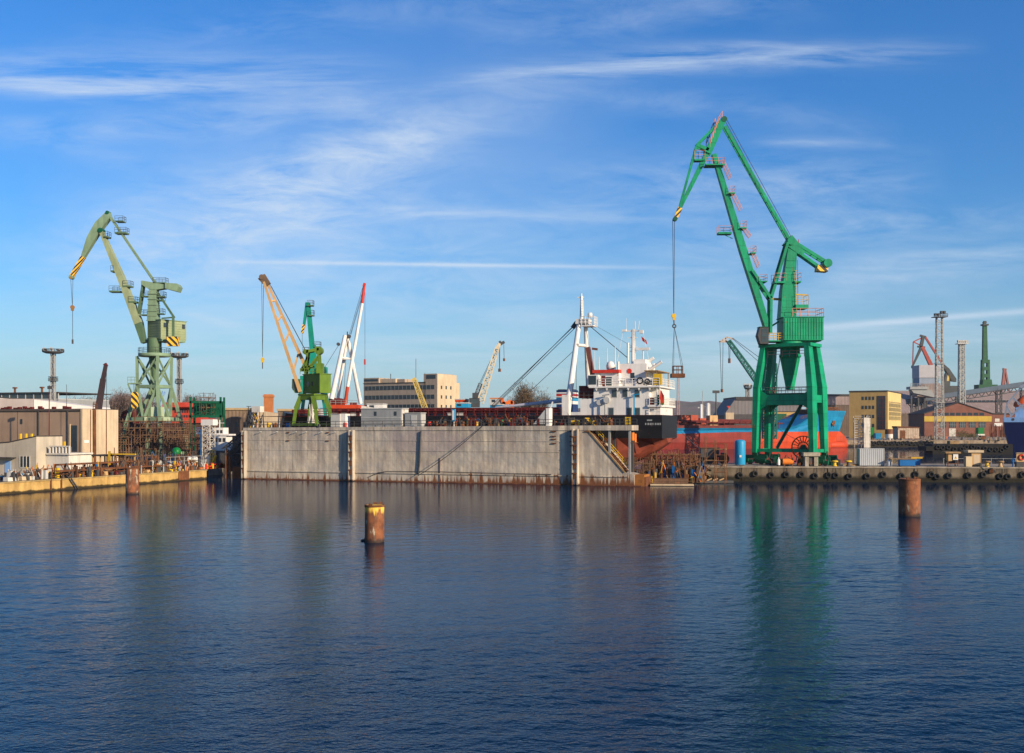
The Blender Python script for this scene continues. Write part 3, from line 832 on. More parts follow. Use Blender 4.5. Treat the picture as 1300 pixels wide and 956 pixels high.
for sv in (-1, 1):
    b.hexa([pr(u, sv*2.5+d, z) for z in (11.2, 13.1) for u, d in ((-4.9,-.45),(4.9,-.45),(4.9,.45),(-4.9,.45))])
    for su in (-1, 1):   # haunches
        [b.hexa([pr(su*u, sv*2.5+d, z) for d in (-.44, .44) for (u, z) in ((5.0, z0), (4.7, z0), (u1, z1), (5.0, z1))]) for (z0, z1, u1) in ((9.0, 10.3, 4.35), (10.3, 11.25, 3.3), (15.2, 13.9, 4.4), (13.9, 13.05, 3.4))]
for su in (-1, 1):
    b.hexa([pr(su*5.1+d, v, z) for z in (11.6, 13.0) for v, d in ((-2.6,-.4),(-2.6,.4),(2.6,.4),(2.6,-.4))])
b.build('cross_beam', GREEN, cr)
b = MB()
for sv in (-1, 1): b.beam(pr(-5.2, sv*3.1, 2.75), pr(5.2, sv*3.1, 2.75), 0.55, 0.6)
for su in (-1, 1): b.beam(pr(su*5.5, -2.6, 2.75), pr(su*5.5, 2.6, 2.75), 0.6, 0.6)
b.build('sill_beam', GREEN, cr)
b = MB(); b.beam(pr(3.2,-2.2,11.6), pr(-1.4,-3.0,3.2), 0.5, 0.5); b.build('diagonal_brace', GREEND, cr)
b = MB()
b.prismz([(p.x, p.y) for p in (pr(-5.0,-3.0,0), pr(5.0,-3.0,0), pr(5.0,3.0,0), pr(-5.0,3.0,0))], 21.95, 22.55)
b.lathe([(2.6,22.55),(2.6,22.95)], 28); b.build('portal_top', GREEN, cr)
b = MB(); b.lathe([(0.75,14.1),(1.0,15.5),(1.75,19.6),(1.75,20.1),(2.0,20.1),(2.0,20.6),(1.8,20.6),(1.8,21.95)], 28); b.build('slewing_cone', GREEN, cr)
b = MB()
b.prismz([(p.x, p.y) for p in (pr(-3.9,-2.3,0), pr(3.9,-2.3,0), pr(3.9,2.3,0), pr(-3.9,2.3,0))], 13.1, 13.4)
b.build('inner_platform', GREEND, cr)
b = MB(); b.rail([pr(-3.9,-2.3,13.4), pr(3.9,-2.3,13.4), pr(3.9,2.3,13.4), pr(-3.9,2.3,13.4), pr(-3.9,-2.3,13.4)], 1.1, 1.3, 0.05)
b.rail([pr(-3.5,-2.1,20.1), pr(3.5,-2.1,20.1)], 1.1, 1.3, 0.05); b.build('inner_railing', SALMON, cr)
b = MB(); ladder(b, pr(-2.4,-2.0,13.4), pr(-1.2,-1.8,20.2)); ladder(b, pr(-4.3,2.2,2.8), pr(-3.9,2.2,13.4)); b.build('inner_ladder', GREEND, cr)
for su in (-1, 1):
    for sv in (-1, 1):
        b = MB(); c = (su*5.5, sv*3.1)
        b.beam(pr(c[0]-2.3, c[1], 1.55), pr(c[0]+2.3, c[1], 1.55), 0.75, 0.6)
        b.hexa([pr(c[0]+a*0.5, c[1]+d*0.5, z) for z in (1.8, 2.6) for a, d in ((-1,-1),(1,-1),(1,1),(-1,1))])
        for k in (-1, 1):
            b.beam(pr(c[0]+k*1.7-1.15, c[1], 0.75), pr(c[0]+k*1.7+1.15, c[1], 0.75), 0.65, 0.7)
            b.beam(pr(c[0]+k*1.7-0.5, c[1]-0.55, 1.0), pr(c[0]+k*1.7+0.5, c[1]-0.55, 1.0), 0.5, 0.45)
        bo = b.build('bogie', GREEND, cr)
        b = MB()
        for k in (-2.3, -1.1, 1.1, 2.3):
            q_ = pr(c[0]+k, c[1], 0.36); e = pr(0, 0.22, 0)
            b.tube(q_-e, q_+e, 0.36, n=12)
        b.build('wheels', STEEL, bo)
# cable reel
rc = g(1010, 567, 0); rcv = pr(1.0, -3.9, 3.4)
b = MB(); m_ = Matrix.Translation(V(1.2, -4.6, 3.4)) @ Matrix.Rotation(R(-25), 4, 'Z')
b.ring((0,0,0), 2.05, 0.09, 'y', 32, 5); b.ring((0,0.5,0), 2.05, 0.09, 'y', 32, 5); b.ring((0,0.25,0), 0.95, 0.1, 'y', 24, 5)
for k in range(20):
    a = k*math.pi/10
    b.beam((0,0,0), (2.05*math.cos(a),0,2.05*math.sin(a)), 0.09, 0.06); b.beam((0.9*math.cos(a),0.5,.9*math.sin(a)), (2.05*math.cos(a),0.5,2.05*math.sin(a)), 0.09, 0.06)
b.xform(m_); rl = b.build('cable_reel', paint('reel_paint', (0.30,0.11,0.03), 0.6, 0.3, 0.4), cr)
b = MB(); b.tube((0,-0.15,0),(0,0.9,0),0.5,n=16); b.beam((0.6,0.3,0),(0.6,0.3,-3.2),0.3); b.beam((-0.6,0.3,0),(-0.6,0.3,-3.2),0.3); b.xform(m_); b.build('reel_hub', GREEND, rl)
# house
b = MB(); x0, x1 = g(990.7,0).x, g(1040.5,0).x
b.box(x0, x1, -2.6, 2.6, 23.15, 27.35)
for k in range(15): 
    x = x0+0.25+(x1-x0-0.5)*k/14; b.box(x-0.06, x+0.06, -2.68, -2.6, 23.3, 27.2)
hs_ = b.build('machine_house', GREEN, cr)
b = MB(); b.box(x0-0.15, x1+0.15, -2.75, 2.75, 27.35, 27.5); b.box(x0-3.4, x1-0.3, -2.2, 2.2, 22.95, 23.15); b.build('house_roof', GREEN, hs_)
b = MB(); b.rail([(x0+1.6,-2.6,27.5),(x1,-2.6,27.5),(x1,2.6,27.5),(x0+1.6,2.6,27.5)], 1.5, 1.3, 0.055); b.build('roof_railing', SALMON, hs_)
b = MB(); b.rail([(x0-3.3,-2.2,23.15),(x0-0.1,-2.2,23.15)], 1.3, 0.8, 0.06, 3); b.build('cab_railing', YELLOW, cr)
b = MB(); a, c = g(959.3,437.6), g(972.3,416.8); b.prism([(a.x+.4,a.z),(c.x,a.z),(c.x,c.z),(a.x+.3,c.z),(a.x-.1,(a.z+c.z)/2)], -2.3, -0.2); cb_ = b.build('cab', STEEL, cr)
b = MB()
for k in range(3):
    z0 = a.z+0.35+k*0.85
    b.box(a.x+0.55, c.x-0.25, -2.34, -2.3, z0, z0+0.7)
b.build('cab_window', GLSB, cb_)
b = MB(); b.box(a.x+.2, c.x-.1, -2.4, -0.1, c.z, c.z+.12); b.build('cab_roof', GREEND, cb_)
# mast tower
b = MB()
bz, mz, tz = g(988.6,404.5), g(991,369.6), g(999.3,316)
br_, mr_, tr_ = g(1008.3,404.5), g(1007.8,365), g(1010.5,318)
def tap(p, q, w): return [V(p.x,-w,p.z), V(q.x,-w,q.z), V(q.x,w,q.z), V(p.x,w,p.z)]
b.hexa(tap(bz, br_, 1.5) + tap(mz, mr_, 1.3)); b.hexa(tap(mz, mr_, 1.3) + tap(tz, tr_, 0.8)); 
for py_ in (398, 391, 383, 376, 368, 359, 350, 341, 332):
    t_ = (404.5-py_)/(404.5-316); xa = bz.lerp(tz, t_).x+0.1; xb = br_.lerp(tr_, t_).x-.1; z = g(0,py_).z; w = 1.45-(0.68*t_)
    b.box(xa, xb, -w-0.14, w+.1, z, z+0.14)
b.build('mast_tower', GREEN, cr)
b = MB(); b.beam(g(999,305), g(1019,323), 2.2, 2.0, 1.2, 1.6); b.tube(g(1003,307,-1.2), g(1003,307,1.2), 0.75, n=16); b.build('mast_head', GREEN, cr)
b = MB()
for dy in (-0.75, 0.75):
    b.beam(g(1000.8,304,dy), g(1049,334,dy), 0.55, 0.3); b.beam(g(1014,322,dy), g(1038,339,dy), 0.5, 0.3)
for k in range(6):
    q_ = g(1006+8*k, 308.5+5*k); b.beam(V(q_.x,-.75,q_.z), V(q_.x,.75,q_.z), 0.15)
b.build('counter_arm', GREEN, cr)
b = MB(); b.tube(g(1049,335,-1.3), g(1049,335,1.3), 0.78, n=20); b.build('counterweight_drum', GREEN, cr)
b = MB(); b.beam(g(1036,341), g(1049.5,342), 1.1, 2.0); b.build('counterweight', HAZ, cr)
b = MB(); b.beam(g(919.5,161,-0.6), g(1000.8,304,-0.6), 0.55, 0.28); b.beam(g(919.5,161,0.6), g(1000.8,304,0.6), 0.55, 0.28)
for k in range(1, 12): 
    q_ = g(919.5,161).lerp(g(1000.8,304), k/12); b.beam(q_+V(0,-.6,0), q_+V(0,.6,0), 0.15)
b.build('tie_bar', GREEN, cr)
b = MB(); b.tube(g(921,153,0.3), g(1003,305,0.3), 0.05, n=4); b.tube(g(922,152,-0.3), g(1005,303,-0.3), 0.05, n=4); b.tube(g(1012.5,330,0), g(1013,391,0), 0.04, n=4); b.build('luffing_rope', ROPE, cr)
# fly jib
b = MB()
for dy in (-0.6, 0.6):
    b.beam(g(919,151,dy), g(898,195,dy), 0.95, 0.3, 1.3, 0.3); b.beam(g(917,152,dy), g(884.2,185,dy), 0.5, 0.25); b.beam(g(884.2,185,dy), g(899,191,dy), 0.6, 0.3)
    b.beam(g(884.2,185,dy), g(862.5,264,dy*0.4), 0.38, 0.22)
b.beam(g(898,194), g(863.4,264), 0.95, 1.0, 0.6, 0.6)
for k in range(5):
    q_ = g(918,153).lerp(g(898,195), k/4.0); b.beam(q_+V(0,-.6,0), q_+V(0,.6,0), 0.3)
b.build('fly_jib', GREEN, cr)
b = MB(); b.beam(g(863.4,264), g(857,279), 0.85, 0.8, 0.7, 0.7); b.build('fly_jib_tip', HAZS, cr)
b = MB(); b.tube(g(857,278,-.45), g(857,278,.45), 0.42, n=14); b.build('sheave', GREEND, cr)
b = MB(); b.tube(g(918.5,152.5,-.8), g(918.5,152.5,.8), 0.55, n=16); b.build('head_sheave', GREEND, cr); (paint('rusty_sheave', (0.25,0.10,0.03), 0.7, 0.3, 0.3), cr)
b = MB(); b.rail([g(900,188,-.8), g(911,158,-.8), g(916,150,-.8)], 1.1, 1.0, 0.06); b.rail([g(897.5,185,.8), g(909,156,.8)], 1.1, 1.0, 0.06); b.build('fly_jib_railing', SALMON, cr)
# main jib
b = MB()
b.beam(g(976,424), g(943,318), 1.0, 2.0, 1.28, 1.8); b.beam(g(943,318), g(906,196), 1.28, 1.8, 0.8, 1.2)
b.build('main_jib', GREEN, cr)
pb, rb = MB(), MB()
for x0_, x1_, y_ in ((925,931.5,246), (939,946,290), (951.5,958,321.5), (962,972,357.5), (894.5,918.5,210)):
    platform(pb, rb, g, x0_, x1_, y_, -1.35, 1.35, 0.22)
platform(pb, rb, g, 911, 928, 295.5, -0.9, 0.9, 0.35)
pb.tube(g(915,296,0), g(930,303,0), 0.07); pb.beam(g(905,208), g(912,219), 0.2)
platform(pb, rb, g, 881, 894, 203, -0.8, 0.8, 0.3, 1.6)
pb.split('jib_platform', GREEN, cr); 
for (a_, c_) in (((914,206),(924,229)), ((926.5,247),(937.5,269)), ((940.5,291),(949,303)), ((952.5,323),(960,341))):
    for dy in (-1.2, -0.6):
        rb.tube(g(a_[0],a_[1],dy), g(c_[0],c_[1],dy), 0.05, n=4); rb.tube(g(a_[0]+3,a_[1]-3,dy), g(c_[0]+3,c_[1]-3,dy), 0.05, n=4)
    n_ = 9
    for k in range(n_+1):
        q_ = g(*a_, -1.2).lerp(g(*c_, -1.2), k/n_); rb.tube(q_, q_+V(.45,0,.45), 0.04, n=4); rb.tube(q_, q_+V(0,.6,0), 0.05, n=4)
rb.split('jib_railing', SALMON, cr)
b = MB(); 
for dy in (-1.1, 1.1):
    b.beam(g(953.5,344,dy), g(977.5,380,dy), 0.5, 0.3); b.beam(g(977.5,379,dy), g(998.5,309,dy), 0.5, 0.3); b.beam(g(977.5,380,dy), g(977,424,dy), 0.45, 0.3)
b.beam(g(978,415), g(989,408), 0.3); b.build('luffing_linkage', GREEN, cr)
b = MB(); b.beam(g(978,379.5), g(990,380), 0.4); b.build('luffing_rack', paint('rack_orange', (0.45,0.2,0.03), 0.6, 0.3, 0.3), cr)
pb, rb = MB(), MB()
for x0_, x1_, y_ in ((981,995,358.5), (1006,1014.3,358)):
    platform(pb, rb, g, x0_, x1_, y_, -1.6, 1.2, 0.3, 1.5)
pb.split('mast_platform', GREEN, cr); rb.split('mast_railing', SALMON, cr)
pb, rb = MB(), MB(); platform(pb, rb, g, 1007, 1023, 388, -1.9, 1.6, 0.7, 1.8); rb.beam(g(1009,374), g(1024,374.5), 0.25)
for py_ in (345, 355, 365): rb.tube(g(1006.5,py_,-1.4), g(1009.5,py_,-1.4), 0.06, n=4)
ladder(rb, g(1008.5,400,-1.5), g(1007.5,345,-1.3)); pb.build('lower_mast_platform', GREEN, cr); rb.build('lower_mast_railing', YELLOW, cr)
b = MB(); b.tube(g(1014,312,0), g(1014,304,0), 0.08); b.build('warning_light', REDB, cr)
b = MB(); b.tube(g(853.8,279,-.1), g(855.2,401,-.1), 0.05, n=4); b.tube(g(856.4,279,.1), g(855.6,401,.1), 0.05, n=4); b.build('hoist_rope', ROPE, cr)
b = MB(); b.tube(g(855.4,401,-.25), g(855.4,401,.25), 0.42, n=14); b.hexa([g(854.2,401.5,-.22), g(856.8,401.5,-.22), g(856.8,401.5,.22), g(854.2,401.5,.22), g(854,406.5,-.22), g(857,406.5,-.22), g(857,406.5,.22), g(854,406.5,.22)]); hb = b.build('hook_block', YELLOW, cr)
b = MB(); b.tube(g(855.5,406.5), g(855.8,412), 0.12); b.ring(g(856,414), 0.3, 0.12, 'y', 12, 6); b.build('hook', STEEL, hb)
# load basket hanging from it
lb = W(860.2, 479.5, 205); bt = thing('lifting_basket', 'rusty railed lifting basket hanging from the tall green crane', 'basket', lb)
s_ = g.s
b = MB(); b.box(-1.25, 1.25, -1.0, 1.0, 0, 0.75); b.build('tray', RUSTY, bt)
b = MB(); b.rail([(-0.85,-.9,.75),(0.85,-.9,.75),(0.85,.9,.75),(-.85,.9,.75),(-.85,-.9,.75)], 1.4, 0.85, 0.06, 2); b.build('railing', RUSTY, bt)
b = MB(); top_ = g(856,414.5)+g.base-lb
for x, y in ((-.85,-.9),(.85,-.9),(.85,.9),(-.85,.9)): b.tube(top_.lerp(V(x,y,2.15), 0.0), V(x,y,2.15), 0.035, n=4)
b.build('sling', ROPE, bt)

# ---- pale green crane on the left
g = Local(196, 586.8, 250.0)
cr = thing('portal_crane', 'pale green portal crane standing in scaffolding behind the ochre quay', 'crane', g.base)
pr = rot(YAW)
b = MB(); b.lathe([(3.4,24.0),(3.55,24.15),(3.55,24.75),(2.4,24.75)], 28); b.build('portal_top', PALEG, cr)
b = MB(); b.rail([(3.5*math.cos(k*math.pi/8),3.5*math.sin(k*math.pi/8),24.75) for k in range(17)], 1.2, 1.6, 0.045); b.build('ring_railing', STEEL, cr)
Jz = 17.2
up = [pr(a*2.8, c*2.5, 24.0) for a, c in ((-1,-1),(1,-1),(1,1),(-1,1))]
mid = [pr(a*2.7, c*2.5, Jz) for a, c in ((-1,-1),(1,-1),(1,1),(-1,1))]
low = [pr(a*6.0, c*5.0, 2.2) for a, c in ((-1,-1),(1,-1),(1,1),(-1,1))]
for i in range(4):
    b = MB(); b.beam(up[i], mid[i], 0.55, 0.55); b.beam(mid[i], low[i], 0.6, 0.6, 0.8, 0.8); b.build('leg', PALEG, cr)
b = MB()
for i in range(4):
    j = (i+1) % 4
    b.beam(mid[i], mid[j], 0.7, 0.5); c = (up[i]+up[j])/2
    b.beam(up[i], mid[j], 0.36, 0.36); b.beam(up[j], mid[i], 0.36, 0.36)
    c2 = (mid[i]+mid[j])/2; lo = (low[i].lerp(mid[i], 0.5), low[j].lerp(mid[j], 0.5))
    b.beam(lo[0], lo[1], 1.0, 0.6); 
    b.beam(mid[i], (lo[0]+lo[1])/2, 0.55, 0.5); b.beam(mid[j], (lo[0]+lo[1])/2, 0.55, 0.5)
    b.beam(low[i], low[j], 0.7, 0.5)
b.split('bracing', PALEG, cr, .25)
b = MB(); q0, q1 = g(191,535.7), g(221.5,529.6); b.box(q0.x, q1.x, -4.2, -3.3, q0.z, q1.z); q0, q1 = g(199,529.6), g(214.5,517); b.box(q0.x, q1.x, -3.9, -3.4, q0.z, q1.z); b.build('switch_cabinet', paint('pale_mint_paint', (0.42,0.50,0.33), 0.6, 0.12, 0.12), cr)
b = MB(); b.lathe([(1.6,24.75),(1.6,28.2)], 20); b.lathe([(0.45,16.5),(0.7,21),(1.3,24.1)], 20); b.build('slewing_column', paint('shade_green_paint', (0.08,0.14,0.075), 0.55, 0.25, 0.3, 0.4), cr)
b = MB(); q0 = g(167,488); b.box(q0.x, q0.x+2.4, -2.6, 0, q0.z, q0.z+.25); b.beam((q0.x,-2.4,q0.z), (q0.x+1.5,-2.4,q0.z-3.5), 0.3); b.beam((q0.x+1.5,-2.4,q0.z-3.5), (q0.x+3,-2.4,q0.z-5), 0.3)
b.rail([(q0.x,-2.6,q0.z+.25),(q0.x+2.4,-2.6,q0.z+.25)], 1.3, 0.8, 0.05); b.build('side_platform', PALEG, cr)
# house (rotated), with slatted long side
hm = Matrix.Translation(V(g(207,0).x, -2.3, 0)) @ Matrix.Rotation(R(-35), 4, 'Z')
zb, zt = g(0,431).z, g(0,407).z
b = MB(); b.box(-4.8, 0, 0.3, 7.3, zb, zt)
for k in range(7): 
    z = zb+0.25+k*(zt-zb-0.35)/7
    b.box(-4.7, -0.1, 0.2, 0.3, z, z+0.1); b.box(0, 0.08, 0.45, 7.2, z, z+0.08)
b.xform(hm); hs_ = b.build('machine_house', PALEG_SUN, cr)
b = MB()
for y0 in (1.0, 6.1): b.box(0.08, 0.16, y0, y0+0.75, zt-1.6, zt-0.6)
b.xform(hm); b.build('vent_window', GLS, hs_)
b = MB(); b.box(-5.0, 0.2, 0.1, 7.5, zt, zt+0.15); b.box(-4.6, 0.1, 0.5, 7.0, zb-0.5, zb); b.xform(hm); b.build('roof', PALEG, hs_)
b = MB(); b.beam(g(216.8,434.5,-2.2), g(230.0,434.5,-2.2), 2.1, 1.5); b.build('counterweight', HAZ, cr)
b = MB(); b.beam(g(224,404,-2.4), g(224,430,-2.4), 0.5, 0.4); b.beam(g(199,370,0), g(225,404.5,-2.2), 0.45, 0.4); b.beam(g(225,404,-2.2), g(208,405,-1.5), 0.3); b.build('counterweight_link', MATS['shade_green_paint'], cr)
b = MB()
a0, a1, c0, c1 = g(188.5,408), g(201.5,408), g(191,366), g(200,366)
b.hexa(tap(a0,a1,1.2)+tap(c0,c1,1.0))
for py_ in (402, 396, 388, 381, 374): 
    z = g(0,py_).z; b.box(g(189.3,0).x-.05, g(201.2,0).x, -1.3, 1.3, z, z+.18)
b.build('mast_tower', PALEG, cr)
b = MB(); b.prism([tuple(g(x,y).xz) for x, y in ((181,357.3),(183,357),(212,362),(212,366.5),(200,368.5),(190,367.5),(181,361.5))], -1.1, 1.1); b.build('mast_head', PALEG, cr)
b = MB(); b.prism([tuple(g(x,y).xz) for x, y in ((212,360),(227,361),(229.5,365),(227,371),(212,367))], -1.5, 1.5); b.build('counterweight_drum', PALEG, cr)
pb, rb = MB(), MB()
for x0_, x1_, y_ in ((179.5,190,399.5),(201,208,398),(182,190,376),(201,209.5,376.5),(201,208,381),(196,212,359),(148,158,281)):
    platform(pb, rb, g, x0_, x1_, y_, -1.1, 1.1, 0.22, 1.05)
for x0_, x1_, y_ in ((140.5,153.5,369.5),(158,167.5,363),(165,174.5,383),(134,139,300.5),(147.5,162,295.5),(142.5,146,344)):
    platform(pb, rb, g, x0_, x1_, y_, -1.1, 1.1, 0.35, 1.05)
pb.split('platform', MATS['shade_green_paint'], cr); rb.split('railing', STEEL, cr)
b = MB(); b.beam(g(182.5,360,0.6), g(176.5,398,0.6), 0.45, 0.4); b.beam(g(182.5,360,-.6), g(176.5,398,-.6), 0.45, 0.4); b.build('luffing_rod', MATS['shade_green_paint'], cr)
b = MB()
for dy in (-.5,.5): b.beam(g(140.5,276,dy), g(197,359,dy), 0.38, 0.25)
ladder(b, g(146,282,-.7), g(203,364,-.7), 0.7); b.build('tie_bar', PALEG, cr)
b = MB()
fly = [((140,270),(134.5,270.5)), ((141.5,276),(122.5,283)), ((128,294),(112,301)), ((108,327),(104,325))]
prev = None
for (p_, q_), w in zip(fly, (0.6, 0.9, 0.8, 0.6)):
    r_ = tap(g(*q_), g(*p_), w)
    if prev: b.hexa(prev + r_)
    prev = r_
b.build('fly_jib', PALEG, cr)
b = MB(); b.hexa(tap(g(104,325), g(108,327), 0.6) + tap(g(88.8,350.5), g(92.8,353), 0.5)); b.build('fly_jib_tip', HAZS, cr)
b = MB(); b.tube(g(91,352,-.6), g(91,352,.6), 0.5, n=14); b.build('tip_sheave', MATS['pale_green_paint'], cr); b = MB(); b.tube(g(137.5,270.5,-.8), g(137.5,270.5,.8), 0.42, n=14); b.build('head_sheave', GREEND, cr); b = MB(); b.tube(g(129,293,-1), g(129,293,1), 0.55, n=14); b.build('pivot', GREEND, cr); b = MB(); b.tube(g(91,353,-.7), g(91,353,.7), 0.3, n=10); b.build('sheave', paint('ochre_sheave', (0.28,0.14,0.03), 0.6, 0.3, 0.2), cr)
b = MB(); b.beam(g(128.8,293.5), g(153,350), 0.8, 1.6, 1.35, 1.9); b.beam(g(153,350), g(176.5,411), 1.35, 1.9, 1.6, 2.2); b.build('main_jib', PALEG_SUN, cr)
b = MB(); b.beam(g(176.5,411), g(183,435.5), 1.6, 2.0, 0.9, 2.0); b.build('jib_foot', MATS['shade_green_paint'], cr)
b = MB()
for x_ in (89.7, 92.6): b.tube(g(x_,353), g(92,390), 0.05, n=4)
b.tube(g(92.2,392), g(92.2,432), 0.06, n=4); b.build('hoist_rope', ROPE, cr)
b = MB(); b.tube(g(92,390,-.25), g(92,390,.25), 0.45, n=12); b.beam(g(92,390), g(92,394.5), 0.6, 0.4); b.build('hook_block', MATS['ochre_sheave'], cr)
b = MB(); b.tube(g(92.2,431), g(92.2,436.5), 0.22, n=8); b.build('hook', STEEL, cr)
b = MB(); b.prism([tuple(g(x,y).xz) for x, y in ((155,569),(168,549),(170,549),(171,569))], -5.5, -5.0); b.build('foot_gusset', GREEND, cr)
hk = thing('hook_block', 'yellow and black chevron hook block hanging beside the pale green crane leg', 'hook block', W(171.2, 515, 246))
b = MB(); b.box(-0.7, 0.7, -0.35, 0.35, 0, 2.5); b.tube((0,-.36,2.4),(0,.36,2.4),0.7,n=16); b.tube((0,-.36,0.1),(0,.36,0.1),0.7,n=16); b.build('block', HAZ, hk)
b = MB(); b.tube((0,0,-.5),(0.1,0,-12),0.12); b.build('pendant', RUSTY, hk); b = MB(); b.tube((0.2,0,3),(0.2,0,4.9),0.06); b.tube((-.2,0,3),(-.2,0,4.9),0.06); b.build('rope', ROPE, hk)

# ---- olive crane with cream jib on the dock deck
Yd = 203.0
g = Local(397, 541.2, Yd)
g.base.z = decz(16.0); 
cr = thing('portal_crane', 'olive green dock crane with cream twin-bar jib on the grey floating dock', 'crane', g.base)
pr = rot(R(-33))
def arch(pts, w, mat, dirv):
    b = MB()
    for (p_, q_), ww in zip(zip(pts, pts[1:]), w): b.beam(p_, q_, ww, 0.55)
    return b.build('leg', mat, cr)
for su in (-1, 1):
    for sv in (-1, 1):
        arch([pr(su*2.9, sv*2.0, 0.5), pr(su*2.45, sv*1.85, 3.4), pr(su*1.5, sv*1.5, 5.7)], (0.55, 0.8), OLIVE, None)
b = MB()
for sv in (-1, 1): b.beam(pr(-1.7, sv*1.5, 5.5), pr(1.7, sv*1.5, 5.5), 0.9, 0.5); b.beam(pr(-3.2, sv*2.0, 0.5), pr(3.2, sv*2.0, 0.5), 0.5, 0.5)
for su in (-1, 1): b.beam(pr(su*1.6, -1.5, 5.5), pr(su*1.6, 1.5, 5.5), 0.9, 0.5)
b.prismz([(p.x,p.y) for p in (pr(-2,-1.8,0),pr(2,-1.8,0),pr(2,1.8,0),pr(-2,1.8,0))], 5.85, 6.15); b.build('portal_frame', OLIVE, cr)
b = MB()
for su in (-1, 1):
    for sv in (-1, 1):
        for k in (-.45, .45):
            c_ = pr(su*2.9+k, sv*2.0, 0.3); e = pr(0,.15,0); b.tube(c_-e, c_+e, 0.3, n=12)
b.build('wheels', STEEL, cr)
b = MB()
for k in range(9):
    a_ = rnd.uniform(0, 6.28); p_ = pr(rnd.uniform(-1.4,1.4), rnd.uniform(-1.2,1.2), 0.4); q_ = pr(rnd.uniform(-1,1), rnd.uniform(-1,1), rnd.uniform(3,5.5)); b.tube(p_, q_, 0.09)
b.tube((0,0,0.4),(0,0,5.8),0.35,n=10); b.build('inner_gear', WHITEW, cr)
hm = Matrix.Translation(V(g(408.5,0).x, -2.2, 0)) @ Matrix.Rotation(R(-42), 4, 'Z')
b = MB(); zb, zt = 6.3, 9.75; b.box(-4.9, 0, 0, 2.6, zb, zt); b.xform(hm); hs_ = b.build('machine_house', OLIVE, cr)
b = MB()
for x in (-3.4, -2.1): b.box(x-.28, x+.28, -.05, 0, 7.6, 8.4)
b.xform(hm); b.split('round_window', GLS, hs_)
b = MB(); b.box(-5.0, 0.15, -.15, 2.75, zt, zt+.12); b.xform(hm); b.build('roof', OLIVE, hs_)
b = MB(); q0, q1 = g(373.3,498), g(382,480.5); b.prism([(q0.x+.5,q0.z),(q1.x,q0.z),(q1.x,q1.z),(q0.x,q1.z),(q0.x-.05,q0.z+.9)], -1.9, -0.3); cb_ = b.build('cab', MATS['shade_green_paint'], cr)
b = MB()
for k in range(3): b.box(q0.x+.1+.38*k, q0.x+.4+.38*k, -1.94, -1.9, q0.z+.5, q1.z-.2)
b.build('cab_window', GLSB, cb_)
b = MB()
for dy in (-.9, .9):
    b.beam(g(388.5,474,dy), g(391.5,443,dy), 0.35, 0.3); b.beam(g(406.5,474,dy), g(404.5,441,dy), 0.4, 0.3); b.beam(g(386.5,446.5,dy), g(407,442,dy), 0.5, 0.3); b.beam(g(383,470,dy), g(391.5,452,dy), 0.3)
    b.beam(g(389,470,dy), g(404,452,dy), 0.3)
    b.beam(g(384,466,dy), g(398,464,dy), 0.3)
b.tube(g(389,446,-1), g(389,446,1), 0.5, n=12); b.tube(g(405,444,-1), g(405,444,1), 0.75, n=12); q0, q1 = g(402.5,473.5), g(411,460.5); b.box(q0.x, q1.x, -1.2, 0.6, q0.z, q1.z)
b.rail([g(383,474.5,-1.5), g(404,474.5,-1.5)], 1.1, 0.8, 0.05)
b.build('gantry', OLIVE, cr)
b = MB(); A, B_, C, D_ = g(384,497), g(335.5,357), g(385.5,463), g(339.5,359)
b.beam(V(A.x,-2.2,A.z), V(B_.x,-.3,B_.z), 0.6, 0.5, 0.42, 0.4); b.beam(V(C.x,1.5,C.z), V(D_.x,.3,D_.z), 0.6, 0.5, 0.42, 0.4)
for k in (0.17, 0.42, 0.62, 0.8): 
    p_, q_ = V(A.x,-2.2,A.z).lerp(V(B_.x,-.3,B_.z), k+.02), V(C.x,1.5,C.z).lerp(V(D_.x,.3,D_.z), k); b.beam(p_, q_, 0.3, 0.3)
b.build('jib', CREAM, cr)
b = MB(); b.beam(g(332,350), g(340.5,361), 1.5, 0.9, 1.1, 0.8); b.tube(g(333,351,-.6), g(333,351,.6), 0.5, n=12); b.build('jib_head', paint('brown_steel', (0.13,0.085,0.055), 0.7, 0.3, 0.3), cr)
b = MB()
for a_, c_ in (((342,359),(386,441)), ((344,362),(388,444)), ((347,368),(389,447))): b.tube(g(*a_,.2), g(*c_,.2), 0.045, n=4)
for x_ in (332.2, 334.8): b.tube(g(x_,353), g(333.3,452), 0.04, n=4)
b.build('hoist_rope', ROPE, cr)
b = MB(); b.tube(g(333.4,455,-.2), g(333.4,455,.2), 0.32, n=12); b.beam(g(333.4,455), g(333.4,459), 0.5, 0.35); b.build('hook_block', YELLOW, cr)
b = MB(); b.tube(g(333.3,459), g(333.3,467), 0.09); b.build('hook', STEEL, cr)

# ---- teal crane behind it
g = Local(398, 553, 285.0)
cr = thing('jib_crane', 'slim teal crane with folded fly jib rising behind the olive dock crane', 'crane', g.base)
b = MB(); b.beam(g(390.5,384.5), g(396,440), 0.75, 0.9, 1.15, 1.2); b.build('main_jib', TEAL, cr)
b = MB(); b.beam(g(390,384), g(386,412), 0.8, 0.8, 0.6, 0.6); b.build('fly_jib', TEAL, cr)
b = MB(); b.beam(g(386,412), g(383.5,423.5), 0.7, 0.6, 0.6, 0.6); b.build('fly_jib_tip', HAZS, cr)
b = MB(); b.beam(g(393,384.5), g(398.8,440), 0.35); b.build('tie_bar', TEAL, cr)
b = MB(); b.beam(g(397,438), g(398,480), 1.5, 1.4, 2.0, 1.8); b.build('mast_tower', TEAL, cr)
b = MB(); q0, q1 = g(409.5,477), g(414.5,466); b.box(g(406,0).x, q1.x, -2, 2, q0.z, q1.z); b.build('machine_house', TEAL, cr)
pb, rb = MB(), MB()
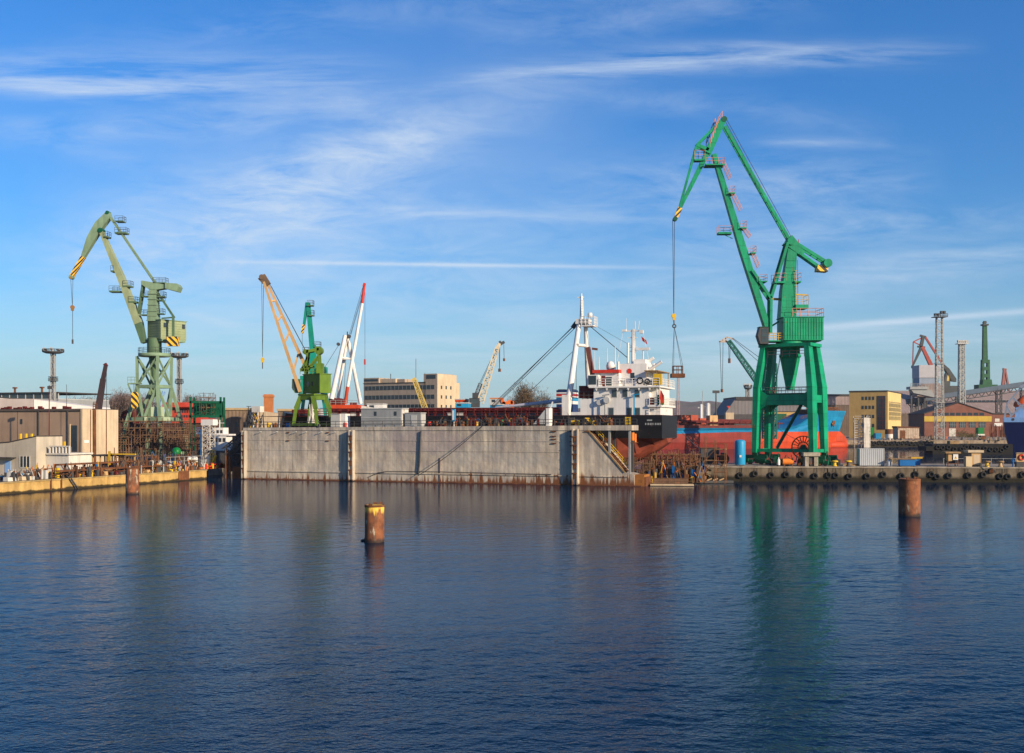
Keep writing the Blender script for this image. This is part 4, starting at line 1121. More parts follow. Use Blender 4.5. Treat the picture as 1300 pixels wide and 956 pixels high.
for x0_, x1_, y_ in ((391,398,387.5),(393,398.5,400),(385,392,447),(400,407,440)): platform(pb, rb, g, x0_, x1_, y_, -1, 1, 0.3, 1.2)
pb.split('platform', MATS['shade_green_paint'], cr); rb.split('railing', STEEL, cr)
b = MB()
for sx in (-1, 1):
    for sy in (-1, 1): b.beam((sx*2.2, sy*2, 15), (sx*4.5, sy*4, 0.2), 0.8)
b.box(-3,3,-2.6,2.6,14.4,15.4); b.build('portal', TEAL, cr)
b = MB(); b.tube(g(383.6,424), g(383.8,438), 0.05); b.build('hoist_rope', ROPE, cr)

# ---- white sheerlegs floating crane
g = Local(440, 570.5, 330.0)
g.base.z = 0
g.py0 = 540+10*F/330
cr = thing('floating_crane', 'white floating crane with red-tipped boom and orange deck behind the dock', 'crane', g.base)
b = MB(); q0, q1 = g(410,519), g(458,514.5); b.box(q0.x, q1.x, -7, 7, -1, q0.z); b.build('hull', GREYL, cr)
b = MB(); b.box(q0.x+1.5, q1.x+.4, -7.3, 7.3, q0.z, q1.z); b.build('deck', REDO, cr)
b = MB(); b.tube(g(423,507,-3), g(438.4,426,-.4), 0.78, 0.6, 10); b.tube(g(456,512,3), g(441,428,.4), 0.6, 0.5, 10); b.tube(g(426,512,3), g(440.5,428,.6), 0.5, 0.45, 8)
b.tube(g(434,454.5,-1.6), g(446,455,1.6), 0.28); b.box(g(434,0).x, g(445,0).x, -.8, .8, g(0,456.5).z, g(0,454.5).z)
b.build('a_frame', WHITE, cr)
b = MB(); b.tube(g(441.3,491), g(459.8,385), 0.5, 0.46, 12); b.build('boom', WHITE, cr)
b = MB(); b.tube(g(438.3,513), g(441.3,491), 0.56, 0.52, 12); b.build('boom_foot', REDO, cr)
b = MB(); b.tube(g(459.8,385), g(462.7,360.5), 0.48, 0.42, 12); b.beam(g(461,361), g(464,362), 1.0, .9); b.build('boom_tip', REDB, cr)
b = MB(); b.tube(g(443,427,-.7), g(443,427,.7), 0.55, n=12); b.tube(g(429.5,437,-.5), g(429.5,437,.5), 0.5, n=10); b.beam(g(441,428), g(441,421), 0.3); b.build('sheave', STEEL, cr)
b = MB()
for a_, c_ in (((443,426),(460,366)),((445,424),(462,364)),((441,440),(461,372)),((430,438),(405,478)),((439,456),(436,512)),((446,456),(441,512))): b.tube(g(*a_), g(*c_), 0.06, n=4)
b.tube(g(463.3,362), g(463.3,512), 0.05, n=4); b.build('stay_rope', ROPE, cr)
b = MB(); b.tube(g(463.3,456), g(463.3,463), 0.3, n=8); b.build('hook_block', REDB, cr)
b = MB(); 
for x0_, x1_, yt in ((419,424,508),(425,431,507),(431,437,506.5),(446,452,511)): q0, q1 = g(x0_,514.4), g(x1_,yt); b.box(q0.x,q1.x,-3,2,q0.z,q1.z)
for k in range(3): b.tube(g(422+5*k,508.5,-3.2), g(422+5*k,508.5,2.2), 0.7, n=10)
b.split('winch', REDD, cr)
b = MB(); q0, q1 = g(413.5,514.4), g(422,500); b.box(q0.x,q1.x,2,5,q0.z,q1.z); q0, q1 = g(416,500), g(423,496); b.box(q0.x,q1.x,2,5,q0.z,q1.z); b.build('wheelhouse', WHITE, cr)
b = MB(); b.rail([g(424,514.4,-7), g(458,514.4,-7)], 1.3, 1.6, 0.06); b.build('railing', SCAFG, cr)

# ---- pale lattice crane with dark cab
g = Local(605, 561, 300.0); g.base.z = 1.6; g.py0 = 540+8.4*F/300
cr = thing('lattice_crane', 'pale lattice boom crane with dark cab left of the twin bare trees', 'crane', g.base)
b = MB(); b.lattice(g(609.5,512), g(631,443), 1.7, 1.5, 14, 0.28, 0.17, 1.0, 1.0); b.beam(g(631,443), g(634.5,436), 1.3, 1.0, 0.7,.7); b.build('boom', paint('pale_boom_paint', (0.55,0.47,0.33), 0.6, 0.2, 0.2), cr)
b = MB(); b.beam(g(632,438), g(640.5,434), 0.7, 0.7); b.beam(g(634,433), g(637,438), 0.6); b.build('boom_head', STEEL, cr)
b = MB(); q0, q1 = g(596,517), g(609,505.5); b.box(q0.x,q1.x,-2,2,q0.z,q1.z); b.box(g(600,0).x,g(607,0).x,-2.2,1,q1.z,q1.z+1.4); b.build('cab', paint('dark_cab', (0.05,0.055,0.06), 0.5, 0.3, 0.1), cr)
b = MB(); b.box(q0.x+.4,q1.x-.4,-2.05,-2,q0.z+1,q1.z-.3); b.build('cab_window', GLSB, cr)
b = MB(); b.lattice(g(603,506), g(610,487), 0.9, 0.9, 5, 0.2, 0.12); b.build('gantry', STEEL, cr)
b = MB()
for a_, c_ in (((610,487),(633,440)),((609,486),(632,439)),((634.6,437),(634.4,468)),((633.8,437),(634,468)),((639.5,435),(640,455))): b.tube(g(*a_), g(*c_), 0.06, n=4)
b.build('rope', ROPE, cr)
b = MB(); b.tube(g(634.3,468), g(634.3,472), 0.4, n=10); b.tube(g(640,455), g(640,458.5), 0.28, n=8); b.split('hook_block', RUSTY, cr)
b = MB(); b.box(-2.2,2.2,-2,2,0.2,8.5); b.box(-4,4,-3,3,8.5,9.6); b.build('pedestal', GREEND, cr)

# ---- small yellow lattice boom
g = Local(541, 563, 285.0); g.base.z = 1.6; g.py0 = 540+8.4*F/285
cr = thing('lattice_crane', 'small yellow lattice boom crane before the grey-brown office block', 'crane', g.base)
b = MB(); b.lattice(g(541,522), g(526.5,483), 1.3, 1.2, 9, 0.24, 0.15, 0.9, 0.9); b.beam(g(526.5,483), g(525,480), 1.1, 0.9); b.build('boom', paint('old_yellow_paint', (0.50,0.37,0.10), 0.6, 0.2, 0.2), cr)
b = MB(); b.box(-1.5,4.5,-2,2,5.5,8.5); b.box(-2.2,3.5,-1.8,1.8,1.5,5.5); b.build('cab', MATS['dark_cab'], cr)
b = MB(); b.tube(g(525.5,481), g(552,520), 0.05, n=4); b.build('rope', ROPE, cr)
b = MB(); b.box(-3,3,-2.4,2.4,0,1.5); b.build('crawler_track', STEEL, cr)

# ---- dark telescopic boom, left
g = Local(121, 580, 290.0); g.base.z = 1.6; g.py0 = 540+8.4*F/290
cr = thing('mobile_crane', 'dark telescopic crane boom leaning up behind the brown building', 'crane', g.base)
b = MB(); b.beam(g(124.5,522), g(131,481), 1.5, 1.3, 1.2, 1.1); b.beam(g(131,481), g(134.3,463.5), 1.0,0.9,0.8,0.8); b.build('boom', paint('dark_maroon', (0.045,0.03,0.032), 0.5, 0.2, 0.1), cr)
b = MB(); b.beam(g(132.5,464.5), g(135.8,462.5), 0.9, 0.8); b.build('boom_head', REDD, cr)
b = MB(); b.tube(g(135.3,464), g(135.3,520), 0.06, n=4); b.build('rope', ROPE, cr)
b = MB(); b.beam(g(122,545), g(124.5,522), 1.8, 1.6,1.5,1.4); b.box(-4,4,-1.4,1.4,0.8,3.2); b.build('chassis', MATS['dark_maroon'], cr)

# ---- teal lattice crane on the far ship side behind the big crane
g = Local(975, 560, 430.0); g.base.z = 2; g.py0 = 540+8*F/430
cr = thing('lattice_crane', 'thin dark teal lattice jib crane reaching left past the green portal leg', 'crane', g.base)
b = MB(); b.lattice(g(973,500), g(925,433), 2.4, 2.0, 22, 0.42, 0.25, 1.3, 1.3); b.build('jib', paint('dark_teal_paint', (0.012,0.12,0.10), 0.5, 0.2, 0.1), cr)
b = MB()
for a_, c_ in (((913,434),(926,434)),((913,434),(923,428)),((923,428),(930,430)),((926,434),(930,430)),((917,432),(926,434)),((921,429),(922,434))): b.beam(g(*a_), g(*c_), 0.5)
b.build('jib_head', paint('pale_primer', (0.45,0.36,0.28), 0.6, 0.2, 0.2), cr)
b = MB()
for a_, c_ in (((914,434),(916,495)),((918,434),(917,495)),((925,434),(925.5,456)),((927,434),(926.5,456)),((930,430),(972,467)),((930,429),(975,462))): b.tube(g(*a_), g(*c_), 0.10, n=4)
b.build('rope', ROPE, cr)
b = MB(); b.tube(g(926,455), g(926,461), 0.5, n=10); b.tube(g(916.5,494), g(916.5,498), 0.5, n=10); b.split('hook_block', RUSTY, cr)
b = MB(); b.lattice(g(977,557), g(977,462), 4.5, 4.5, 14, 0.5, 0.3); q0,q1=g(973,508),g(983,494); b.box(q0.x,q1.x,-3,3,q0.z,q1.z); b.build('tower', MATS['dark_teal_paint'], cr)

# ---- red and black portal crane far right
g = Local(1195, 550, 900.0); g.base.z = 3; g.py0 = 540+7*F/900
cr = thing('portal_crane', 'distant dark crane with red jib behind the grey hopper building', 'crane', g.base)
RD, DK_ = paint('dull_red_paint', (0.30,0.055,0.04), 0.6, 0.2, 0.2), paint('dark_crane_paint', (0.05,0.055,0.055), 0.6, 0.3, 0.2)
b = MB(); b.beam(g(1182,464), g(1170.5,440), 3.0, 2.5, 2.4, 2); b.build('main_jib', RD, cr)
b = MB(); b.beam(g(1172,427), g(1169,441), 2.4, 2); b.beam(g(1170,440), g(1158.5,465), 2.2, 1.8, 1.2,1); b.box(g(1157.3,0).x,g(1159.8,0).x,-1,1,g(0,467.5).z,g(0,464).z); b.beam(g(1165,440),g(1174,441),1.4,2); b.beam(g(1168,426), g(1175,428), 1.6); b.build('fly_jib', DK_, cr)
b = MB(); b.beam(g(1172,428), g(1159.5,434), 0.9); b.beam(g(1159.5,434), g(1158.7,464), 0.8); b.beam(g(1159.5,434), g(1168,438), 0.8); b.beam(g(1174,427), g(1190,452), 1.5); b.beam(g(1190,452), g(1199,466), 1.5, 1.3); b.build('tie_bar', RD, cr)
b = MB(); b.prism([tuple(g(x,y).xz) for x, y in ((1198,463),(1204,468),(1213,481),(1213,485),(1207,484),(1204,478),(1197,466))], -2, 2); b.beam(g(1203,474), g(1200,498), 4, 3, 6, 4); b.box(g(1196,0).x,g(1217,0).x,-4,4,g(0,500).z,g(0,490).z); b.build('counterweight_arm', DK_, cr)
b = MB(); b.beam(g(1204,470), g(1201,494), 1.6, 3.4, 1.8); b.build('mast_tower', MATS['old_yellow_paint'], cr)
b = MB(); b.tube(g(1158.5,466), g(1158.5,492), 0.2, n=4); b.build('hoist_rope', ROPE, cr)
b = MB()
for sx in (1197, 1215): b.beam(g(sx,500), g(sx,549), 2.5)
b.build('portal', DK_, cr)

# ---- dark green crane seen end-on
g = Local(1250, 550, 950.0); g.base.z = 3; g.py0 = 540+7*F/950
cr = thing('portal_crane', 'distant dark green crane seen end-on as a slim tower', 'crane', g.base)
DG = paint('bottle_green_paint', (0.016,0.085,0.035), 0.6, 0.3, 0.15)
b = MB(); b.beam(g(1250.3,458), g(1250,412), 4.2, 3, 3.0, 3); b.build('jib', DG, cr)
b = MB(); b.box(g(1246.5,0).x,g(1253.5,0).x,-3,3,g(0,413.5).z,g(0,411.5).z); b.beam(g(1250,412),g(1250,407.5),2.0); b.beam(g(1247.5,410),g(1252.5,409),1.3); b.build('jib_head', DK_, cr)
b = MB(); 
for x_ in (1247.2, 1254.2): b.beam(g(x_,492), g(x_,458), 2.6, 4, 2.0, 3)
for y_ in (486, 477, 468, 459): b.box(g(1246,0).x,g(1255.5,0).x,-2,2,g(0,y_+2.2).z,g(0,y_-2.2).z)
b.prism([tuple(g(x,y).xz) for x, y in ((1245,492),(1258,492),(1257,482),(1246,482))], -3.4, 3.4); b.build('mast_tower', DG, cr)
b = MB(); b.box(g(1239.5,0).x,g(1263.5,0).x,-5,5,g(0,494).z,g(0,488.5).z); b.build('machine_house', DG, cr)
b = MB()
for x_ in (1242, 1262): b.beam(g(x_,494), g(x_,549), 3)
b.build('portal', DG, cr)
# ---- pink A-mast far right
g = Local(1276, 550, 1000.0); g.base.z = 3; g.py0 = 540+7*F/1000
cr = thing('derrick', 'distant dull red twin-legged derrick near the right edge of the skyline', 'derrick', g.base)
b = MB(); b.beam(g(1272,498), g(1274.6,469), 2.2, 2, 1.5); b.beam(g(1280.5,494), g(1276,469), 1.6, 2, 1.4); b.beam(g(1276,498), g(1275.5,470), 1.0); b.beam(g(1273,468.5), g(1277.5,469.5), 1.8)
b.beam(g(1272,498), g(1270,549), 2.4); b.beam(g(1280.5,494), g(1284,549), 2.0); b.build('legs', paint('faded_red_paint', (0.25,0.10,0.09), 0.7, 0.2, 0.2), cr)
# ---------------------------------------------------------------- ships
def loft(stations, close=True):
    """stations: list of cross-sections (lists of points, same length)"""
    b = MB(); n = len(stations[0]); vs = [p for st in stations for p in st]
    fs = [(i*n+k, i*n+k+1, (i+1)*n+k+1, (i+1)*n+k) for i in range(len(stations)-1) for k in range(n-1)]
    b.add(vs, fs, False)
    if close: b.add([p for p in stations[0]], [tuple(range(n))]); b.add([p for p in stations[-1]], [tuple(range(n-1,-1,-1))])
    return b
# ---- docked ship: local x along the dock (stern at +), y across, z up; root at the dock origin
SV = 16.0; HB = 6.6
ship = thing('cargo_ship', 'black and red cargo ship with white wheelhouse propped up in the grey floating dock', 'ship', G(0, SV), YAW)
def sx(px, v=0.0): return u_at(px, SV+v)
def sz(py, u, v=0.0): return H - (py-HZ)/F*G(u, SV+v).y
XS, XB = 77.0, -3.0
def dk(u): return 11.75 + (1.0*((14-u)/17)**2 if u < 14 else 0)
def hb_deck(u): return HB if u > 12 else max(0.12, HB*math.sqrt(max(0.0, (u-XB)/(12-XB))))
def hb_low(u):
    if u > 66: return HB*(0.95-0.55*((u-66)/11.0)**1.3)
    return HB*0.97 if u > 16 else max(0.1, HB*0.97*((u-XB)/(16-XB)))
def keel(u):
    if u > 67: return 2.6 + 4.4*((u-67)/10.0)**1.7
    return 3.0
def zsplit(u): return 7.9 if u < 60 else 7.9 - 0.15*(u-60)/17
us = [XB, 0, 3, 7, 12, 18, 30, 45, 58, 63, 66, 69, 72, 75, XS]
top, low = [], []
for u in us:
    zs_, zd, zk = zsplit(u), dk(u), min(keel(u), zsplit(u)-0.05)
    hd, hl = hb_deck(u), min(hb_low(u), hb_deck(u))
    zm = max(zk+0.02, min(zs_-0.05, zk+1.0))
    hs2 = hl + (hd-hl)*0.35 if u < 18 else (hd if u < 66 else hd*0.985)
    xo = lambda z: (u - (0 if u > 6 else (1-(u-XB)/(6-XB))*(-1.4*(z-zk)/9.0)) ) if u <= 6 else u
    top.append([(xo(zs_)-(0), -hs2, zs_), (xo(zd), -hd, zd), (xo(zd), hd, zd), (xo(zs_), hs2, zs_)])
    low.append([(u, -hs2*0.999, zs_), (u, -hl*0.95, zm), (u, -hl*0.6 if u > 12 else -hl*0.3, zk), (u, hl*0.6 if u > 12 else hl*0.3, zk), (u, hl*0.95, zm), (u, hs2*0.999, zs_)])
loft(top).build('hull', BLACKP, ship)
loft(low).build('hull_bottom', paint('antifouling_red', (0.22,0.05,0.028), 0.8, 0.5, 0.3, 0.7), ship)
b = MB(); b.prism([(72.0,1.4),(74.4,1.4),(74.8,5.4),(72.6,4.6)], -0.25, 0.25); b.build('rudder', paint('rudder_brown', (0.12,0.04,0.025), 0.8, 0.4, 0.4), ship)
b = MB(); b.lathe([(0.1,-0.7),(0.45,-0.3),(0.5,0.5)], 12, (69.6,0,4.4), 'x')
for k in range(4):
    a = k*math.pi/2+.4; b.beam((69.6,0.3*math.cos(a),4.4+.3*math.sin(a)), (69.8,1.5*math.cos(a),4.4+1.5*math.sin(a)), 0.15, 0.6, 0.15, 0.9)
b.build('propeller', paint('bronze', (0.35,0.2,0.07), 0.4, 0.2), ship)
b = MB(); b.box(sx(836)-.6, sx(836)+.3, -HB-.05, -HB, 10.75, 11.0); b.build('draught_mark', GREYP, ship)
b = MB()
for k in range(7): b.box(sx(819,-HB)+.42*k, sx(819,-HB)+.42*k+(.3 if k % 3 else .2), -HB-.04, -HB+.02, 10.05, 10.42)
b.build('name_lettering', GREYP, ship)
b = MB(); b.box(-3,76.8,-HB+.15,HB-.15,11.72,11.8); b.build('main_deck', REDD, ship)
# superstructure
A0, A1 = sx(753.7,-5.8), sx(823.5,-5.8)
zd1, zd2, zd3 = 11.8, 16.55, 16.95
b = MB(); b.box(A0, A1, -5.8, 5.8, zd1, zd2); blk = b.build('deckhouse', WHITE, ship)
def win(parent, name, mat, u0, u1, v, z0, z1, d=0.05):
    b = MB(); b.box(u0, u1, v-d, v+0.02, z0, z1); return b.build(name, mat, parent)
for px_, py_ in ((780,499.5),(793.5,499.5),(809,499.5),(776,522.5),(799,522.5),(809.5,522.5)):
    u = sx(px_,-5.8); z = sz(py_, u, -5.8)
    f_ = win(blk, 'window_frame', GREYL, u-.52, u+.52, -5.8, z-.75, z+.75, .05)
    win(f_, 'window', GLSB, u-.4, u+.4, -5.85, z-.62, z+.62, .03)
b = MB(); b.box(sx(747.5,-6.4), 76.6, -6.5, 6.5, zd2, zd3-.15)
for k in range(6): b.prism([(A0+.4+1.9*k, zd2),(A0+.9+1.9*k, zd2),(A0+.6+1.9*k, zd2-.5)], -6.4, -5.8)
b.build('bridge_deck', WHITE, ship)
B0, B1 = sx(748.2,-5.6), sx(784.0,-5.6)
zb1 = sz(473.5, B0, -5.6)
b = MB(); b.box(B0+.8, B1, -4.6, 4.6, zd3-.15, zb1); wh = b.build('wheelhouse', WHITE, ship)
b = MB(); b.box(B0+.4, B1+.1, -5.1, 5.1, zb1, zb1+.55); b.build('wheelhouse_roof', REDB, wh)
for px_ in (757.5, 773): win(wh, 'window', GLSB, sx(px_,-4.6)-.55, sx(px_,-4.6)+.55, -4.6, zb1-2.2, zb1-.7)
win(wh, 'door', REDD, sx(766,-4.6)-.35, sx(766,-4.6)+.35, -4.6, zd3-.1, zb1-.5)
b = MB(); b.box(B0-.1, sx(759,-6.2), -6.3, 6.3, zd3-.15, zd3+1.9); b.prism([(sx(759,-6.2),zd3-.15),(sx(759,-6.2),zd3+1.9),(sx(765,-6.2),zd3-.15)], -6.3, -6.2); bw = b.build('bridge_wing', WHITE, ship)
win(bw, 'window', GLS, B0+.05, sx(757,-6.2), -6.3, zd3+.2, zd3+1.75)
F0, F1 = sx(785,-3.2), sx(821,-3.2)
zf = sz(462, F0, -3.2)
b = MB(); b.box(F0, F1, -3.2, 3.2, zd3-.15, zf); b.box(F0+2.5, F1-.5, -2.2, 2.2, zf, zf+.8); fn = b.build('funnel_casing', WHITE, ship)
win(fn, 'window', GLS, sx(803,-3.2)-.35, sx(803,-3.2)+.35, -3.2, zf-3, zf-1.6)
b = MB(); b.tube((sx(799,-3.2),-3.26,zf-1.3),(sx(799,-3.2),-3.2,zf-1.3),0.45,n=12); b.build('red_emblem', REDB, fn)
b = MB(); b.tube((F1-.5,-2.4,zf-1.6),(F1+2.5,-2.4,zf+.3),0.28,n=8); b.tube((F0+1,-2.5,zf-2.2),(F0+4,-2.5,zf-.3),0.16,n=6)
b.build('davit', WHITE, fn)
b = MB(); b.box(F1, 76.0, -5.2, 5.2, zd3-.15+2.6, zd3+2.6); 
for x in (F1+.3, 75.7):
    for y in (-5, 5): b.box(x-.07,x+.07,y-.07,y+.07,zd3-.15,zd3+2.5)
b.build('awning_frame', WOOD, ship)
b = MB(); b.rail([(sx(760,-6.4),-6.4,zd3-.1),(76.5,-6.4,zd3-.1),(76.5,6.4,zd3-.1)], 1.25, 1.2, 0.055, 3); b.build('railing', WHITE, ship)
b = MB(); b.box(sx(824,-5),76.8,-6.2,6.2, sz(516.5,76,-6), sz(516.5,76,-6)+.35); lowd = sz(516.5,76,-6)+.35; 
b.box(A1, sx(838,-4), -4, 4, zd1, zd2); b.box(A1, sx(842,-3),-5.2,5.2,zd1,lowd-.35); b.build('boat_deck', WHITE, ship)
b = MB(); b.rail([(A1+.2,-6.1,lowd),(76.7,-6.1,lowd),(76.7,6.1,lowd)], 1.3, 0.9, 0.05, 3); b.rail([(A1+.2,-6.1,zd1),(76.6,-6.3,zd1)], 1.1, 1.2, 0.05); 
for u in (A1+1.5, 76.5): b.tube((u,-6.1,lowd),(u,-6.1,zd2),0.08)
b.build('railing', WHITE, ship)
b = MB(); b.tube((sx(788,-6),-6.7,zd3+.8),(sx(792,-6),-6.7,zd3+.8),.1); 
for px_ in (817, 823, 829): b.tube((sx(px_,-5.5),-5.5,zd3+.5),(sx(px_,-5.5)+.9,-5.5,zd3+.5),0.5,n=12)
b.split('liferaft_canister', WHITEW, ship)
b = MB(); u = sx(814,-5.5); b.ring((u,-6.45,zd3+.75),0.5,0.13,'y',16,6); b.ring((u+1.3,-6.45,zd3+.65),0.38,0.11,'y',16,6); b.split('tyre', TYRE, ship, 0)
u = sx(835.5,-5.6)
b = MB(); b.box(u-.65,u+.75,-6.3,-5.6,zd3,zd3+1.9); b.build('yellow_locker', YELLOW, ship)
b = MB(); b.box(sx(836,-6)-.2,sx(842,-6),-6.0,-5.2,lowd,lowd+1.7); b.build('green_locker', GREENB, ship)
b = MB(); b.box(sx(826,-6)-.2,sx(831,-6)-.2,-6.0,-5.2,lowd,lowd+1.2); b.build('dark_winch', REDD, ship)
b = MB(); u = 76.7; z = sz(497,u,-6)
b.add([(u,-6.5,z),(u+.1,-6.5,z+.3),(u+.55,-6.55,z-.6),(u+.5,-6.45,z-1.8),(u+.15,-6.5,z-2.3),(u-.1,-6.55,z-1.2)],[(0,1,2,3,4,5)]); b.add([(u,-6.58,z),(u+.1,-6.58,z+.3),(u+.55,-6.63,z-.6),(u+.5,-6.53,z-1.8),(u+.15,-6.58,z-2.3),(u-.1,-6.63,z-1.2)],[(0,1,2,3,4,5)]); b.build('flag', REDB, ship)
# aerial mast on the casing
U = sx(803.5); zt = sz(418, U)
b = MB(); b.tube((U,0,zf),(U,0,zt),0.32,0.22,10); b.beam((U-1.9,0,zt-.3),(U+1.9,0,zt-.3),0.22); b.box(U-1.9,U-1.2,-.3,.3,zt-.4,zt); b.box(U+1.2,U+1.9,-.3,.3,zt-.8,zt-.2)
b.tube((U+.4,0,zt),(U+.4,0,zt+1.4),0.06); b.tube((U-1.2,0,zt),(U-1.2,0,zt+2.0),0.03); b.tube((U+1,0,zt),(U+1.2,0,zt+1.5),0.04)
for z in (zt-1.5, zt-3.2, zf+2.4): b.beam((U-1.0,0,z),(U+.8,0,z),0.14)
b.tube((U-.9,0,zf),(U-.9,0,zt-2.4),0.2,n=8); ladder(b,(U+.4,0,zf),(U+.3,0,zt))
b.tube((U-1.8,0,zt-.3),(U-3,0,zf),0.03,n=4); b.tube((U+1.8,0,zt-.3),(U+3,0,zf),0.03,n=4); b.build('signal_mast', WHITE, ship)
b = MB(); z = zt-2.2; b.add([(U+1.5,0,z+.9),(U+1.7,.05,z+.1),(U+2.6,.1,z-.6),(U+2.4,.05,z+.2)],[(0,1,2,3)]); b.add([(U+1.5,.06,z+.9),(U+1.7,.11,z+.1),(U+2.6,.16,z-.6),(U+2.4,.11,z+.2)],[(0,1,2,3)]); b.build('pennant', REDB, ship)
b = MB(); 
for px_, py_, r in ((755,446,.06),(760.5,453,.1),(771,442,.08),(781,440,.1)):
    u = sx(px_,-1); b.tube((u,-1,zb1+.5),(u,-1,sz(py_,u,-1)),r,r*.5,6)
b.lathe([(0.3,zb1+.55),(0.75,zb1+.9),(0.8,zb1+1.5),(0.5,zb1+2.1),(0.05,zb1+2.3)],14,(sx(775,-1),-1,0)); b.build('aerial', WHITE, ship)
b = MB(); u = sx(816.5,0); b.tube((u,0,zf),(u,0,sz(444,u)),.12); z = sz(443,u); b.beam((u-1.2,0,z),(u+1.2,0,z),0.45,.4); b.build('radar', WHITE, ship)
b = MB(); u = sx(830,1); b.tube((u,1,zd3),(u,1,zf+.2),0.22,n=8); b.beam((F1-1,1,zf+.3),(sx(830,1),1,zf+1.2),0.5); b.tube((sx(785,-3.6),-3.6,zd3),(sx(785,-3.6),-3.6,sz(459,F0,-3.6)),0.18,n=8); b.build('stern_davit', WHITE, ship)
for px_, v in ((769,-5.85),(806,-5.85)):
    u = sx(px_,v); b = MB(); b.tube((u,v-.5,zd1),(u,v-.5,zd1+3.4),0.12); b.beam((u-.5,v-.5,zd1+3.4),(u+.8,v-.5,zd1+3.6),0.2); b.build('boarding_davit', MIDBLUE if px_==806 else GREYP, ship)
b = MB(); u = sx(771,-5.9); b.tube((u,-6.5,zd1+2.6),(u,-5.8,zd1+2.6),0.55,n=14); b.tube((u-1.4,-6.2,zd1+2.2),(u-1.4,-5.8,zd1+2.2),0.5,n=12); b.build('ventilator', GREYL, ship)
b = MB(); b.box(sx(737,-5.5), A0, -5.6, 5.6, zd1, zd1+2.9); b.build('forward_house', WHITE, ship)
b = MB(); b.box(sx(735,-5), sx(753,-5), -5.0, 5.0, zd1+3.0, zd1+5.2); b.build('winch_platform', REDD, ship)
b = MB(); b.rail([(sx(729,-5.5),-5.7,zd1+2.9),(A0,-5.7,zd1+2.9)], 1.2, 1.0, 0.05); b.build('winch_railing', STEEL, ship)
# bipod cargo mast
UM = 60.8; zt = sz(409, UM); 
b = MB()
b.tube((sx(719.5,-5.5),-5.5,zd1),(UM-.3,-.5,zt),0.62,0.42,12); b.tube((sx(748,3.5),3.5,zd1+2),(UM+.6,.5,zt),0.5,0.38,12)
b.box(sx(714.5,-5.6),sx(720.5,-5.6)+.4,-6.2,-4.9,zd1,zd1+3.6)
zc = sz(439,UM); b.tube((sx(733,-2.2),-2.2,zc),(sx(743,1.5),1.5,zc+.1),0.3,n=8); b.box(UM-.8,UM+1.6,-1.2,1.2,zt-.4,zt+.5)
b.tube((UM,0,zt),(UM,0,sz(376,UM)),0.36,0.22,10); z = sz(377.5,UM); b.beam((UM-.8,0,z),(UM+.4,0,z),0.2); b.tube((UM,0,z),(UM,0,z+.7),0.12)
ladder(b,(UM+.4,-.2,zt),(UM+.3,-.2,zt+4)); b.build('bipod_mast', WHITE, ship)
pb = MB(); rb_ = MB(); pb.box(UM+.4,UM+2.6,-1.4,1.4,zt-.9,zt-.7); rb_.rail([(UM+.4,-1.4,zt-.7),(UM+2.6,-1.4,zt-.7),(UM+2.6,1.4,zt-.7)],1.6,.7,.05,3); rb_.lathe([(0.1,0),(.5,.2),(.4,.9),(.1,1.0)],10,(UM+1.6,0,zt+.7)); pb.build('mast_platform', WHITE, ship); rb_.build('mast_railing', WHITE, ship)
b = MB(); b.beam((UM+2.4,0,zd1+5.4),(UM+1.2,0,sz(441,UM)),0.75,0.7); b.beam((UM+2.0,0,sz(443,UM)),(UM+3.0,0,sz(444,UM)),0.4); b.build('stowed_boom', paint('reddish_brown', (0.16,0.06,0.045), 0.6, 0.25, 0.25), ship)
ub = sx(629); zb_ = sz(517.5,ub); um = sx(714); zm_ = sz(508.6,um)
b = MB(); b.tube((ub,0,zb_),(um,0,zm_),0.17,0.42,10); b.build('derrick_boom', paint('pale_mauve_paint', (0.42,0.40,0.44), 0.5, 0.15, 0.15), ship)
b = MB(); 
for e, dz in ((-.25,0),(.1,.3),(.3,-.3)): b.tube((UM-.8,e,zt-.2+dz),(ub-.5+e,e,zb_+.3),0.06,n=4)
b.tube((UM-.6,0,zt-4.4),(sx(668),2,sz(497,48)),0.05,n=4); b.tube((UM+1.4,0,zt-.6),(sx(797),0,zf+1.2),0.07,n=4); b.tube((UM+1,0,zt+.2),(sx(803),0,sz(440,70)),0.025,n=4)
b.tube((UM-1,0,zt-1),(UM-1,0,zd1+3),0.04,n=4); b.tube((UM+3.6,0,zt-10),(UM+3.6,0,zd1+5),0.06,n=4); b.build('rigging', ROPE, ship)
b = MB(); b.beam((UM-.7,0,zt+.2),(UM-1.7,0,zt-1.0),0.7,0.6); b.build('block', STEEL, ship)
# foredeck fittings
b = MB(); b.box(22, 36, -4.5, 4.5, 11.8, 13.3); b.box(39.5, 57, -4.5, 4.5, 11.8, 13.2); b.split('hatch_coaming', GREYP, ship)
b = MB(); b.rail([(6,-HB+.2,11.8),(59,-HB+.2,11.8)], 1.35, 1.5, 0.06, 3); b.build('deck_railing', REDD, ship)
b = MB(); b.tube((12,-HB+1.0,12.6),(58,-HB+1.0,12.6),0.24,n=8); b.tube((12,-HB+1.6,13.0),(58,-HB+1.6,13.0),0.18,n=8)
for k in range(24): b.box(12+2*k,12.25+2*k,-HB+.8,-HB+1.8,11.8,13.0)
b.build('deck_pipes', REDD, ship)
b = MB(); b.box(1.5,4.5,-1.6,1.6,12.4,13.1); b.build('windlass', REDD, ship)

